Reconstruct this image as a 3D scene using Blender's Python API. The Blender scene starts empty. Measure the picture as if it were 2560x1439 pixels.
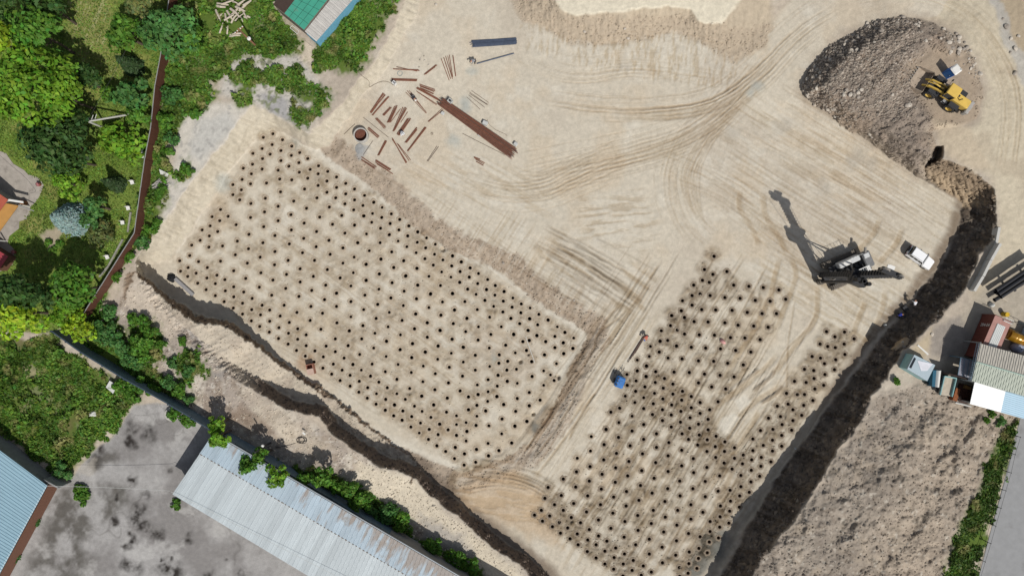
import bpy, bmesh, math, random
import numpy as np
from mathutils import Vector, Matrix, noise as mnoise

random.seed(11)
rng = np.random.default_rng(11)
SC = bpy.context.scene
COL = SC.collection

# ------------------------------------------------------------------ camera
H = 98.0            # flying height above the excavated floor (z = 0)
S = 17.3            # photo pixels per metre at z = 0
CX, CY = 1280.0, 719.5
cam = bpy.data.cameras.new('camera')
cam.sensor_width = 36.0
cam.lens = 36.0 * H / (2560.0 / S)
cam.clip_start = 0.5
cam.clip_end = 6000.0
cam_o = bpy.data.objects.new('camera', cam)
COL.objects.link(cam_o)
cam_o.location = (0, 0, H)
SC.camera = cam_o

# ------------------------------------------------------------------ light
SUN_EL = 52.0
sun_h = Vector((0.52, -0.85, 0)).normalized()          # horizontal direction towards the sun
sun_d = Vector((sun_h.x * math.cos(math.radians(SUN_EL)), sun_h.y * math.cos(math.radians(SUN_EL)), math.sin(math.radians(SUN_EL))))
wd = bpy.data.worlds.new('World')
SC.world = wd
wd.use_nodes = True
wn = wd.node_tree
sky = wn.nodes.new('ShaderNodeTexSky')
sky.sky_type = 'NISHITA'
sky.sun_disc = False
sky.sun_elevation = math.radians(SUN_EL)
sky.sun_rotation = math.atan2(sun_h.x, sun_h.y)
# sky light desaturated so shadow fill stays neutral; no real cloud behind it
sky_desat = wn.nodes.new('ShaderNodeHueSaturation')
sky_desat.inputs['Saturation'].default_value = 0.55
wn.links.new(sky.outputs[0], sky_desat.inputs['Color'])
wn.links.new(sky_desat.outputs[0], wn.nodes['Background'].inputs[0])
wn.nodes['Background'].inputs[1].default_value = 0.085
sl = bpy.data.lights.new('sun', 'SUN')
sl.energy = 4.0
sl.angle = math.radians(0.5)
sl.color = (1.0, 0.97, 0.92)
so = bpy.data.objects.new('sun', sl)
COL.objects.link(so)
so.rotation_euler = (-sun_d).to_track_quat('-Z', 'Y').to_euler()
SC.view_settings.view_transform = 'Standard'
SC.view_settings.look = 'None'
SC.view_settings.exposure = 0.0
SC.view_settings.gamma = 1.0
SC.cycles.max_bounces = 6

# ------------------------------------------------------------------ helpers
def W(px, py, z=0.0):
    k = (H - z) / H / S
    return Vector(((px - CX) * k, -(py - CY) * k, z))

def lin(c):
    c = c / 255.0
    return c / 12.92 if c <= 0.04045 else ((c + 0.055) / 1.055) ** 2.4

ALB = 0.80
def A(r, g, b, k=ALB):
    return (lin(r) * k, lin(g) * k, lin(b) * k)

MATS = {}
def mat(name, col, rough=0.8, metal=0.0, var=0.12, scale=3.0, bump=0.0, attr=None, spec=0.3, sheet=None, stain=None, alpha=None, emis=None):
    """procedural material: base colour broken up by noise, optional ribs (sheet = (scale, axis)) and stains"""
    if name in MATS:
        return MATS[name]
    m = bpy.data.materials.new(name)
    m.use_nodes = True
    nt = m.node_tree
    N, L = nt.nodes, nt.links
    b = N['Principled BSDF']
    b.inputs['Roughness'].default_value = rough
    b.inputs['Metallic'].default_value = metal
    b.inputs['Specular IOR Level'].default_value = spec
    tc = N.new('ShaderNodeTexCoord')
    nz = N.new('ShaderNodeTexNoise')
    nz.inputs['Scale'].default_value = scale
    nz.inputs['Detail'].default_value = 6
    L.new(tc.outputs['Object'], nz.inputs['Vector'])
    mr = N.new('ShaderNodeMapRange')
    mr.inputs['From Min'].default_value = 0.25
    mr.inputs['From Max'].default_value = 0.75
    mr.inputs['To Min'].default_value = 1 - var
    mr.inputs['To Max'].default_value = 1 + var
    L.new(nz.outputs['Fac'], mr.inputs['Value'])
    mx = N.new('ShaderNodeVectorMath')
    mx.operation = 'SCALE'
    if attr:
        at = N.new('ShaderNodeAttribute')
        at.attribute_name = attr
        L.new(at.outputs['Color'], mx.inputs[0])
    else:
        mx.inputs[0].default_value = col
    L.new(mr.outputs[0], mx.inputs['Scale'])
    out = mx.outputs[0]
    if stain:
        n2 = N.new('ShaderNodeTexNoise')
        n2.inputs['Scale'].default_value = stain[1]
        n2.inputs['Detail'].default_value = 8
        n2.inputs['Roughness'].default_value = 0.65
        L.new(tc.outputs['Object'], n2.inputs['Vector'])
        r2 = N.new('ShaderNodeMapRange')
        r2.inputs['From Min'].default_value = stain[2]
        r2.inputs['From Max'].default_value = stain[2] + 0.12
        r2.inputs['To Max'].default_value = stain[3]
        L.new(n2.outputs['Fac'], r2.inputs['Value'])
        mm = N.new('ShaderNodeMix')
        mm.data_type = 'RGBA'
        L.new(r2.outputs[0], mm.inputs['Factor'])
        L.new(out, mm.inputs['A'])
        mm.inputs['B'].default_value = (*stain[0], 1)
        out = mm.outputs['Result']
    L.new(out, b.inputs['Base Color'])
    hsrc = None
    if sheet:
        wv = N.new('ShaderNodeTexWave')
        wv.bands_direction = sheet[1]
        wv.inputs['Scale'].default_value = sheet[0]
        L.new(tc.outputs['Object'], wv.inputs['Vector'])
        hsrc = wv.outputs['Fac']
        bs = sheet[2]
    elif bump:
        hsrc = nz.outputs['Fac']
        bs = bump
    if hsrc:
        bp = N.new('ShaderNodeBump')
        bp.inputs['Strength'].default_value = bs
        bp.inputs['Distance'].default_value = 0.05
        L.new(hsrc, bp.inputs['Height'])
        L.new(bp.outputs['Normal'], b.inputs['Normal'])
    MATS[name] = m
    return m

def link(o, parent=None):
    COL.objects.link(o)
    if parent is not None:
        o.parent = parent
    return o

def tag(o, label=None, cat=None, group=None, kind=None):
    if label: o['label'] = label
    if cat: o['category'] = cat
    if group: o['group'] = group
    if kind: o['kind'] = kind
    return o

def thing(name, label, cat, loc=(0, 0, 0), rz=0.0, group=None):
    o = bpy.data.objects.new(name, None)
    o.empty_display_size = 0.3
    o.location = loc
    o.rotation_euler = (0, 0, rz)
    link(o)
    return tag(o, label, cat, group)

def copy_tree(o, parent=None):
    c = o.copy()
    COL.objects.link(c)
    if parent is not None:
        c.parent = parent
    for ch in list(o.children):
        copy_tree(ch, c)
    return c

class MB:
    """collects shapes and links them as ONE mesh object"""
    def __init__(s):
        s.v = []; s.f = []
    def add(s, vs, fs):
        n = len(s.v)
        s.v += [tuple(v) for v in vs]
        s.f += [tuple(i + n for i in f) for f in fs]
        return s
    def box(s, x0, x1, y0, y1, z0, z1, M=None, taper=(1, 1), shift=(0, 0)):
        cx, cy = (x0 + x1) / 2, (y0 + y1) / 2
        v = [Vector((x, y, z0)) for x, y in ((x0, y0), (x1, y0), (x1, y1), (x0, y1))]
        v += [Vector((cx + (x - cx) * taper[0] + shift[0], cy + (y - cy) * taper[1] + shift[1], z1)) for x, y in ((x0, y0), (x1, y0), (x1, y1), (x0, y1))]
        if M is not None: v = [M @ p for p in v]
        return s.add(v, [(3, 2, 1, 0), (4, 5, 6, 7), (0, 1, 5, 4), (1, 2, 6, 5), (2, 3, 7, 6), (3, 0, 4, 7)])
    def rbox(s, x0, x1, y0, y1, z0, z1, r=0.05, M=None, top=0.0):
        """box with chamfered vertical and top edges"""
        def ring(i, z):
            a, b, c, d = x0 + i, x1 - i, y0 + i, y1 - i
            q = r
            return [Vector(p) for p in ((a + q, c, z), (b - q, c, z), (b, c + q, z), (b, d - q, z), (b - q, d, z), (a + q, d, z), (a, d - q, z), (a, c + q, z))]
        rings = [ring(0, z0), ring(0, z1 - r), ring(r * 0.8 + top, z1)]
        v = [p for q in rings for p in q]
        if M is not None: v = [M @ p for p in v]
        f = [tuple(range(7, -1, -1)), tuple(range(16, 24))]
        for k in range(2):
            for i in range(8):
                j = (i + 1) % 8
                f.append((k * 8 + i, k * 8 + j, k * 8 + 8 + j, k * 8 + 8 + i))
        return s.add(v, f)
    def tube(s, pts, r, n=8, cap=True):
        """tube along points; r a number or one radius per point"""
        pts = [Vector(p) for p in pts]
        if not hasattr(r, '__len__'): r = [r] * len(pts)
        rings = []
        for i, p in enumerate(pts):
            d = (pts[min(i + 1, len(pts) - 1)] - pts[max(i - 1, 0)])
            if d.length < 1e-9: d = Vector((0, 0, 1))
            d.normalize()
            a = Vector((0, 0, 1)) if abs(d.z) < 0.9 else Vector((1, 0, 0))
            u = d.cross(a).normalized(); w = d.cross(u)
            rings.append([p + (u * math.cos(2 * math.pi * k / n) + w * math.sin(2 * math.pi * k / n)) * r[i] for k in range(n)])
        v = [p for q in rings for p in q]
        f = []
        for i in range(len(pts) - 1):
            for k in range(n):
                j = (k + 1) % n
                f.append((i * n + k, i * n + j, (i + 1) * n + j, (i + 1) * n + k))
        if cap:
            f.append(tuple(range(n - 1, -1, -1)))
            f.append(tuple(range((len(pts) - 1) * n, len(pts) * n)))
        return s.add(v, f)
    def lathe(s, prof, n=20, M=None, close=False):
        """profile (r, z) turned about z"""
        v = []; f = []
        for r, z in prof:
            v += [Vector((r * math.cos(2 * math.pi * k / n), r * math.sin(2 * math.pi * k / n), z)) for k in range(n)]
        m = len(prof)
        for i in range(m - 1 + (1 if close else 0)):
            i2 = (i + 1) % m
            for k in range(n):
                j = (k + 1) % n
                f.append((i * n + k, i * n + j, i2 * n + j, i2 * n + k))
        if not close:
            f.append(tuple(range(n - 1, -1, -1)))
            f.append(tuple(range((m - 1) * n, m * n)))
        if M is not None: v = [M @ p for p in v]
        return s.add(v, f)
    def prism(s, poly, z0, z1, M=None):
        """poly of (x, y) pulled from z0 to z1"""
        n = len(poly)
        v = [Vector((x, y, z0)) for x, y in poly] + [Vector((x, y, z1)) for x, y in poly]
        if M is not None: v = [M @ p for p in v]
        f = [tuple(range(n - 1, -1, -1)), tuple(range(n, 2 * n))]
        f += [(i, (i + 1) % n, n + (i + 1) % n, n + i) for i in range(n)]
        return s.add(v, f)
    def slab(s, quad, t):
        """four 3-D corners, thickened downwards by t"""
        q = [Vector(p) for p in quad]
        n = (q[1] - q[0]).cross(q[2] - q[0]).normalized()
        if n.z < 0: n = -n
        lo = [p - n * t for p in q]
        return s.add(q + lo, [(0, 1, 2, 3), (7, 6, 5, 4), (0, 4, 5, 1), (1, 5, 6, 2), (2, 6, 7, 3), (3, 7, 4, 0)])
    def build(s, name, material, parent=None, smooth=False, fix=True):
        me = bpy.data.meshes.new(name)
        me.from_pydata(s.v, [], s.f)
        if fix:
            bm = bmesh.new(); bm.from_mesh(me)
            bmesh.ops.recalc_face_normals(bm, faces=bm.faces)
            bm.to_mesh(me); bm.free()
        if material: me.materials.append(material)
        if smooth:
            me.polygons.foreach_set('use_smooth', [True] * len(me.polygons))
        me.update()
        return link(bpy.data.objects.new(name, me), parent)

def rotz(a): return Matrix.Rotation(a, 4, 'Z')
def RX(a): return Matrix.Rotation(a, 4, 'X')
def RY(a): return Matrix.Rotation(a, 4, 'Y')
def T(x, y, z): return Matrix.Translation((x, y, z))
def heading(p0, p1):
    """world angle of a direction given by two photo points"""
    return math.atan2(-(p1[1] - p0[1]), p1[0] - p0[0])

# ------------------------------------------------------------------ terrain, read off the photograph like a survey plan
def hsh(ix, iy, seed):
    h = (ix.astype(np.int64) * 374761393 + iy.astype(np.int64) * 668265263 + seed * 974634777) & 0xffffffff
    h = ((h ^ (h >> 13)) * 1274126177) & 0xffffffff
    return ((h ^ (h >> 16)) & 0xffff).astype(np.float32) / 65535.0

def vnoise(x, y, seed):
    ix = np.floor(x); iy = np.floor(y)
    fx = (x - ix).astype(np.float32); fy = (y - iy).astype(np.float32)
    fx = fx * fx * (3 - 2 * fx); fy = fy * fy * (3 - 2 * fy)
    a = hsh(ix, iy, seed); b = hsh(ix + 1, iy, seed); c = hsh(ix, iy + 1, seed); d = hsh(ix + 1, iy + 1, seed)
    return ((a * (1 - fx) + b * fx) * (1 - fy) + (c * (1 - fx) + d * fx) * fy) * 2 - 1

def fbm(x, y, scale, octv=4, seed=0, rough=0.5):
    r = 0; amp = 1.0; tot = 0; x = x / scale; y = y / scale
    for o in range(octv):
        r = r + amp * vnoise(x + 17.3 * o, y - 9.1 * o, seed + o * 31)
        tot += amp; amp *= rough; x = x * 2.03; y = y * 2.03
    return (r / tot).astype(np.float32)

def aniso(x, y, ang, sl, sw, octv=3, seed=0):
    """noise drawn out along a direction (angle in photo space, degrees)"""
    c, s = math.cos(math.radians(ang)), math.sin(math.radians(ang))
    return fbm((x * c + y * s) / sl, (-x * s + y * c) / sw, 1.0, octv, seed)

def sstep(a, b, v):
    t = np.clip((v - a) / (b - a), 0, 1)
    return t * t * (3 - 2 * t)

def segdist(X, Y, pts, closed=False, along=False):
    best = np.full(X.shape, 1e9, np.float32)
    sal = np.zeros(X.shape, np.float32) if along else None
    n = len(pts); acc = 0.0
    for i in range(n if closed else n - 1):
        ax, ay = pts[i]; bx, by = pts[(i + 1) % n]
        dx, dy = bx - ax, by - ay
        l2 = dx * dx + dy * dy + 1e-9
        t = np.clip(((X - ax) * dx + (Y - ay) * dy) / l2, 0, 1)
        d = (X - ax - t * dx) ** 2 + (Y - ay - t * dy) ** 2
        if along:
            m = d < best
            sal = np.where(m, acc + t * math.sqrt(l2), sal)
        best = np.minimum(best, d)
        acc += math.sqrt(l2)
    best = np.sqrt(best)
    return (best, sal) if along else best

def inside(X, Y, poly):
    r = np.zeros(X.shape, bool); n = len(poly)
    for i in range(n):
        ax, ay = poly[i]; bx, by = poly[(i + 1) % n]
        if ay == by: continue
        c = ((ay > Y) != (by > Y)) & (X < (bx - ax) * (Y - ay) / (by - ay) + ax)
        r ^= c
    return r

def sdist(X, Y, poly):
    d = segdist(X, Y, poly, True)
    return np.where(inside(X, Y, poly), -d, d)

def smooth_line(pts, k=6):
    """Catmull-Rom through the points"""
    P = [np.array(p, float) for p in pts]
    P = [2 * P[0] - P[1]] + P + [2 * P[-1] - P[-2]]
    out = []
    for i in range(1, len(P) - 2):
        for j in range(k):
            t = j / k
            a, b, c, d = P[i - 1], P[i], P[i + 1], P[i + 2]
            out.append(tuple(0.5 * (2 * b + (c - a) * t + (2 * a - 5 * b + 4 * c - d) * t * t + (3 * b - a - 3 * c + d) * t ** 3)))
    out.append(tuple(P[-2]))
    return out

STEP = 2.5
core_u = np.arange(-60, 2620.1, STEP); core_v = np.arange(-60, 1500.1, STEP)
ext = []
d = STEP; e = 0
while e < 9000:
    d *= 1.14; e += d; ext.append(e)
ext = np.array(ext)
U = np.concatenate([core_u[0] - ext[::-1], core_u, core_u[-1] + ext]).astype(np.float32)
V = np.concatenate([core_v[0] - ext[::-1], core_v, core_v[-1] + ext]).astype(np.float32)
GX, GY = np.meshgrid(U, V)
NV, NU = GX.shape

def win(x0, x1, y0, y1):
    i0 = np.searchsorted(U, x0); i1 = np.searchsorted(U, x1, 'right')
    j0 = np.searchsorted(V, y0); j1 = np.searchsorted(V, y1, 'right')
    return (slice(j0, max(j1, j0 + 1)), slice(i0, max(i1, i0 + 1)))
def winp(pts, m):
    xs = [p[0] for p in pts]; ys = [p[1] for p in pts]
    return win(min(xs) - m, max(xs) + m, min(ys) - m, max(ys) + m)

N_big = fbm(GX, GY, 180, 4, 3)
N_mid = fbm(GX, GY, 45, 4, 21)
N_fin = fbm(GX, GY, 11, 3, 55)
WX = GX + 7 * N_mid + 3 * N_fin
WY = GY + 7 * fbm(GX, GY, 40, 3, 77) + 3 * fbm(GX, GY, 12, 2, 78)

# the east crest is ragged: slumps and overhanging lumps
e_w = sstep(1900, 2100, GX + .3 * (900 - GY)) * sstep(600, 700, GY + (GX - 2300) * .3)
WXe = WX + e_w * (20 * fbm(GX, GY, 70, 4, 95, .6)); WYe = WY + e_w * (14 * fbm(GX, GY, 60, 4, 96, .6))

def idw(cp, p=3.0):
    num = 0; den = 0
    for x, y, z in cp:
        w = 1.0 / ((GX - x) ** 2 + (GY - y) ** 2 + 900.0) ** (p / 2)
        num = num + w * z; den = den + w
    return (num / den).astype(np.float32)

z_yard = idw([(900, 330, 1.0), (1050, 100, 1.6), (1200, 300, 1.1), (1500, 250, 1.3), (1500, 120, 1.6), (1300, 550, 1.0), (1400, 720, 1.0),
              (1600, 500, 1.0), (1600, 750, .9), (1500, 950, .7), (1350, 1150, .4), (1180, 1250, .3), (1900, 400, 1.1), (2200, 600, 1.1),
              (2330, 560, 1.1), (2150, 780, 1.0), (1800, 700, .9), (1900, 900, .7), (1700, 1100, .4), (1500, 1300, .2), (1700, 1400, .2),
              (2100, 860, .8), (1900, 1200, .5), (1930, 130, 1.8), (2100, 20, 2.8), (2300, -10, 3.8), (500, 700, .5), (900, 900, .3)])
z_up = idw([(550, 330, 3.5), (300, 300, 3.6), (0, 0, 3.6), (750, 150, 3.3), (900, 50, 3.2), (350, 720, 3.8), (0, 700, 3.8), (500, 880, 4.5), (300, 1000, 4),
            (600, 965, 4.9), (720, 1040, 5.2), (850, 1112, 5.0), (960, 1180, 4.6), (0, 1400, 4), (700, 1150, 4.2), (1000, 1250, 4), (1200, 1400, 4), (1300, -50, 3.4), (1600, -30, 3.5), (1850, 0, 3.2), (1930, 130, 1.8),
            (2100, 20, 2.8), (2300, -10, 3.8), (2500, 150, 4.6), (2480, 380, 5), (2500, 600, 5), (2400, 820, 5), (2250, 960, 5), (2450, 1000, 5),
            (2200, 1200, 5.9), (2040, 1260, 6.1), (1960, 1350, 6.0), (2130, 1120, 5.8), (2400, 1200, 5), (2520, 1200, 4.9), (2480, 1400, 4.9), (2560, 900, 5), (760, 320, 3.2)])

crest2 = [(520, 900), (591, 952), (650, 987), (715, 1022), (793, 1039), (832, 1084), (910, 1138), (949, 1166), (999, 1181), (1038, 1193), (1065, 1232), (1104, 1257), (1143, 1287), (1166, 1317), (1240, 1372), (1300, 1414), (1345, 1450), (1410, 1560)]
toe2 = [(x + 17, y - 28) for x, y in crest2]
toe = [(352, 660), (430, 655), (520, 520), (585, 415), (640, 350), (690, 328), (745, 352), (790, 374), (826, 366), (870, 300), (905, 240), (960, 180), (1000, 110),
       (1040, 40), (1065, -80), (1180, -2000), (1270, -600), (1285, 0), (1310, 50), (1373, 72), (1426, 108), (1505, 112), (1612, 95), (1690, 78), (1760, 110), (1811, 138), (1840, 152),
       (1890, 128), (1930, 70), (2060, -80), (2100, -400), (2390, -400), (2400, -60), (2340, 40), (2250, 45), (2150, 70), (2060, 130), (2020, 190), (2010, 240), (2060, 280), (2150, 340), (2240, 400),
       (2310, 455), (2355, 485), (2398, 516), (2386, 582), (2346, 652), (2266, 748), (2206, 818), (2166, 860), (2106, 952), (2020, 1074), (1924, 1211), (1848, 1323), (1780, 1445), (1728, 1526), (1690, 1800),
       (1560, 1700)] + toe2[::-1] + [(450, 800), (385, 730)]
crest = [(338, 655), (400, 560), (455, 488), (540, 375), (590, 305), (633, 257), (690, 287), (742, 325), (775, 333), (800, 312), (850, 262), (905, 190), (950, 140),
         (990, 60), (1012, 0), (1030, -80), (1100, -2000), (1330, -600), (1345, -80), (1394, 0), (1405, 21), (1442, 32), (1480, 35), (1543, 27), (1575, 24), (1665, 16), (1731, 22), (1750, 50), (1800, 62),
         (1843, 0), (1900, -60), (2040, -200), (2060, -600), (2420, -600), (2440, -60), (2360, 60), (2250, 95), (2150, 130), (2100, 180), (2070, 235), (2110, 262), (2200, 310), (2290, 370),
         (2330, 400), (2362, 394), (2440, 428), (2488, 472), (2493, 580), (2446, 650), (2420, 725), (2330, 815), (2270, 872), (2205, 967), (2130, 1087), (2052, 1202),
         (1990, 1292), (1900, 1407), (1840, 1520), (1760, 1800), (1500, 1900)] + crest2[::-1] + [(425, 812), (355, 735)]
c1 = [(338, 684), (376, 718), (416, 756), (453, 778), (476, 802), (520, 808), (556, 814), (593, 837), (631, 860), (653, 876), (676, 894), (725, 930), (760, 954), (832, 1002), (905, 1060), (975, 1106), (1040, 1154)]
o1 = [6, 14, 19, 21, 22, 19, 17, 16, 14, 14, 13, 12, 11, 10, 9, 7, 5]
toe1 = [(x + .53 * o, y - .85 * o) for (x, y), o in zip(c1, o1)] + [(1000, 1300), (600, 1200), (250, 900), (250, 700)]
crest1 = c1 + [(990, 1310), (600, 1210), (240, 910)]
left_pit = [(380, 640), (640, 335), (690, 318), (765, 340), (830, 402), (900, 450), (960, 495), (1062, 592), (1130, 630), (1195, 655), (1270, 690), (1330, 745), (1400, 790), (1470, 835), (1440, 880), (1408, 960),
            (1375, 1030), (1325, 1105), (1250, 1148), (1160, 1180), (1110, 1165), (900, 1070), (400, 760)]

dT = sdist(WX, WY, toe); dC = sdist(WXe, WYe, crest)
tU = np.clip(dT / (np.abs(dT) + np.abs(dC) + 1e-3), 0, 1)
tU = np.where(dC > 0, 1, np.where(dT < 0, 0, tU)).astype(np.float32)
BX = WX + 6 * fbm(GX, GY, 9, 2, 91); BY = WY + 6 * fbm(GX, GY, 9, 2, 92)
d1 = sdist(BX, BY, toe1); e1 = sdist(BX, BY, crest1)
t1 = np.clip(-d1 / (np.abs(d1) + np.abs(e1) + 1e-3), 0, 1)
t1 = np.where(e1 < 0, 1, np.where(d1 > 0, 0, t1)).astype(np.float32)
z_bench = idw([(330, 680, 3.8), (380, 700, 3.8), (480, 800, 4.7), (560, 850, 4.2), (640, 905, 2.6), (720, 960, 1.5), (850, 1050, .8), (960, 1108, .4), (1060, 1156, .2)], 4)
dL = sdist(WX, WY, left_pit)
tL = sstep(-2, 46, dL)
zlow = tL * z_yard
zlow = zlow * (1 - t1) + np.maximum(z_bench, zlow) * t1
steep = sstep(2250, 2330, GX + .5 * (GY - 560)) * sstep(420, 520, GY) 
steep = np.clip(steep, 0, 1)
tUs = tU * (0.75 + 0.25 * tU) * (1 - steep) + tU ** 1.7 * steep
Z = zlow * (1 - tUs) + z_up * tUs
bank = 4 * tU * (1 - tU)                                   # 1 half way up a slope
low = 1 - sstep(0.0, 0.12, tU)

# rubble heap in the north-east
heap = [(2008, 240), (2000, 215), (2020, 178), (2060, 128), (2105, 92), (2150, 66), (2200, 48), (2258, 40), (2320, 52), (2372, 76), (2412, 112), (2440, 150), (2452, 200), (2462, 240), (2440, 300),
        (2400, 320), (2330, 330), (2352, 372), (2345, 400), (2312, 420), (2318, 452), (2290, 442), (2240, 402), (2150, 342), (2060, 282)]
dH = sdist(WX, WY, heap)
hin = np.clip(-dH, 0, 200)
NW = sstep(2350, 2180, GX) * sstep(330, 180, GY)
hz = np.minimum(hin * 0.052, 1.5 + 1.2 * NW)
Hm = sstep(2, -6, dH).astype(np.float32)
N_rock = fbm(GX, GY, 16, 4, 141, 0.62)
N_rid = aniso(GX, GY, -35, 90, 22, 3, 151)
flat_l = sstep(20, -20, sdist(GX, GY, [(2270, 165), (2330, 120), (2420, 130), (2450, 220), (2450, 320), (2340, 310)]))
Zh = Z + hz * (1 - 0.75 * flat_l) + Hm * (1 - 0.8 * flat_l) * (0.30 * N_rock + 0.32 * N_rid) * sstep(0, 40, hin)
Z = Z * (1 - Hm) + Zh * Hm

# ---------------------------------------------------------------- soil colours
def full(c): return np.ones(GX.shape + (3,), np.float32) * np.array(c, np.float32)
SAND = A(203, 193, 175); SAND2 = A(180, 166, 149); PALE = A(214, 207, 192); DIRT = A(166, 149, 128); GREY = A(196, 189, 180)
DARK = A(120, 104, 90); GRAV = A(140, 127, 115); TAN = A(188, 173, 151)
C = full(A(188, 175, 158))
def paint(m, col, a=1.0):
    m = (m * a)[..., None]
    C[:] = C * (1 - m) + np.array(col, np.float32) * m
def mulc(m, k):
    C[:] = C * (1 - m[..., None] * (1 - np.array(k, np.float32)))
def region(poly, feather=8, warp=1.0, jag=0.0):
    sl = winp(poly, 60 + feather)
    d = sdist(GX[sl] + warp * (WX - GX)[sl], GY[sl] + warp * (WY - GY)[sl], poly)
    if jag: d = d + jag * N_fin[sl]
    m = np.zeros(GX.shape, np.float32)
    m[sl] = sstep(feather, -feather, d)
    return m
def blob(x, y, r, f=0.5, warp=1.5):
    sl = win(x - r * 2 - 20, x + r * 2 + 20, y - r * 2 - 20, y + r * 2 + 20)
    d = np.hypot(GX[sl] - x + warp * (WX - GX)[sl], GY[sl] - y + warp * (WY - GY)[sl])
    m = np.zeros(GX.shape, np.float32)
    m[sl] = sstep(r * (1 + f), r * (1 - f), d)
    return m

# upper ground
paint(sstep(-0.2, 0.5, N_big), A(172, 160, 146), 0.6)
paint(sstep(0.1, 0.5, N_mid), A(202, 192, 176), 0.5)
E_lot = region([(2200, 985), (2330, 960), (2560, 1040), (2547, 1050), (2500, 1090), (2470, 1140), (2440, 1250), (2390, 1330), (2340, 1500), (1800, 1700), (1860, 1430), (2000, 1290), (2130, 1090)], 14)
paint(E_lot, A(158, 147, 134))
Er = sstep(2180, 2420, GX + .45 * (GY - 1100))
paint(E_lot * Er, A(176, 161, 143), .8)
paint(E_lot * sstep(-.05, 0.35, fbm(GX, GY, 110, 4, 205, .6)) * (1 - .6 * Er), A(136, 126, 115), .85)
paint(E_lot * sstep(0.1, 0.5, fbm(GX, GY, 40, 4, 206, .6)), A(172, 158, 140), 0.6)
ecr = fbm(GX, GY, 80, 4, 214, .55)
paint(E_lot * sstep(0.3, 0.5, fbm(GX, GY, 26, 4, 213, .6)), A(92, 86, 78), 0.7)
paint(E_lot * sstep(0.36, 0.5, fbm(GX, GY, 9, 3, 212, .6)), A(200, 192, 178), 0.55)
paint(E_lot * sstep(0.1, 0.4, fbm(GX, GY, 12, 4, 216, .7)), A(128, 116, 103), 0.55)
NE_road = region([(1930, 60), (2050, -60), (2420, -60), (2560, 80), (2600, 500), (2560, 800), (2440, 800), (2430, 720), (2500, 560), (2480, 440), (2400, 400), (2350, 340), (2440, 310), (2470, 200), (2400, 90), (2260, 34), (2150, 55), (2040, 125), (1990, 210), (1920, 180)], 16)
paint(NE_road, A(203, 191, 168))
paint(NE_road * sstep(0, .5, fbm(GX, GY, 60, 4, 207)), A(186, 172, 150), 0.7)
paint(region([(2480, -60), (2620, -60), (2620, 170), (2545, 140), (2500, 60)], 8), A(176, 160, 136))
paint(region([(2470, -40), (2490, -40), (2545, 120), (2600, 220), (2560, 215), (2510, 110)], 6, 1.5), A(182, 178, 170), .8)
paint(region([(2440, 740), (2560, 640), (2620, 900), (2440, 980), (2360, 960), (2380, 820)], 16), A(176, 166, 150))
paint(region([(2325, 820), (2400, 790), (2450, 860), (2420, 900), (2330, 890)], 10), A(150, 142, 134), .8)
paint(region([(2270, 880), (2330, 820), (2320, 880), (2300, 940)], 8), A(196, 180, 152), .8)
# south-west strip
SW = region([(225, 800), (300, 740), (360, 690), (430, 760), (590, 950), (720, 1022), (910, 1140), (1040, 1195), (1170, 1320), (1345, 1450), (1420, 1600), (1150, 1600), (1150, 1430), (900, 1280), (540, 1075), (300, 930)], 12)
paint(SW, A(172, 160, 148))
paint(SW * sstep(0.0, .35, fbm(GX, GY, 60, 4, 208, .6)), A(206, 196, 180), .85)
paint(SW * sstep(0.1, .5, fbm(GX, GY, 45, 4, 209)), A(158, 152, 146), .75)
paint(SW * sstep(0.05, .4, fbm(GX, GY, 26, 4, 214)), A(150, 134, 118), .6)
paint(SW * sstep(0.32, .5, fbm(GX, GY, 8, 3, 215, .6)), A(214, 206, 194), .7)
paint(SW * sstep(0.32, .5, fbm(GX, GY, 12, 3, 216, .6)), A(112, 100, 90), .6)
paint(region([(900, 1150), (1000, 1185), (1040, 1200), (1170, 1325), (1340, 1450), (1280, 1500), (1180, 1410), (1060, 1320), (960, 1260), (890, 1210)], 14, 1.5), A(218, 206, 184), .85)
paint(region([(1050, 1290), (1150, 1340), (1190, 1400), (1120, 1390), (1060, 1340)], 14, 2), A(165, 160, 155), .7)
paint(region([(290, 720), (380, 700), (470, 810), (420, 850), (340, 800)], 18, 1.5), A(208, 194, 176), .8)
paint(region([(600, 960), (760, 1060), (850, 1130), (780, 1140), (640, 1060)], 20, 2), A(200, 186, 166), .6)
paint(region([(600, 1010), (660, 1060), (700, 1110), (620, 1080), (560, 1040)], 10, 2), A(140, 122, 106), .7)
# west grey shelf and north clearing
paint(region([(440, 300), (520, 260), (560, 255), (633, 257), (540, 375), (455, 490), (400, 560), (410, 470), (440, 400)], 12, 1.4), A(205, 198, 186))
paint(region([(500, 300), (570, 280), (590, 310), (500, 400), (470, 390)], 14, 2), A(190, 188, 182), .7)
paint(region([(540, 230), (580, 150), (640, 135), (760, 140), (800, 200), (830, 240), (770, 330), (690, 285), (633, 257)], 14, 1.6), A(196, 190, 180))
paint(region([(650, 240), (720, 250), (760, 325), (690, 285)], 10, 2), A(160, 158, 158), .8)
paint(region([(745, 95), (770, 100), (800, 130), (790, 170), (750, 150)], 10), A(206, 192, 172))
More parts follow.
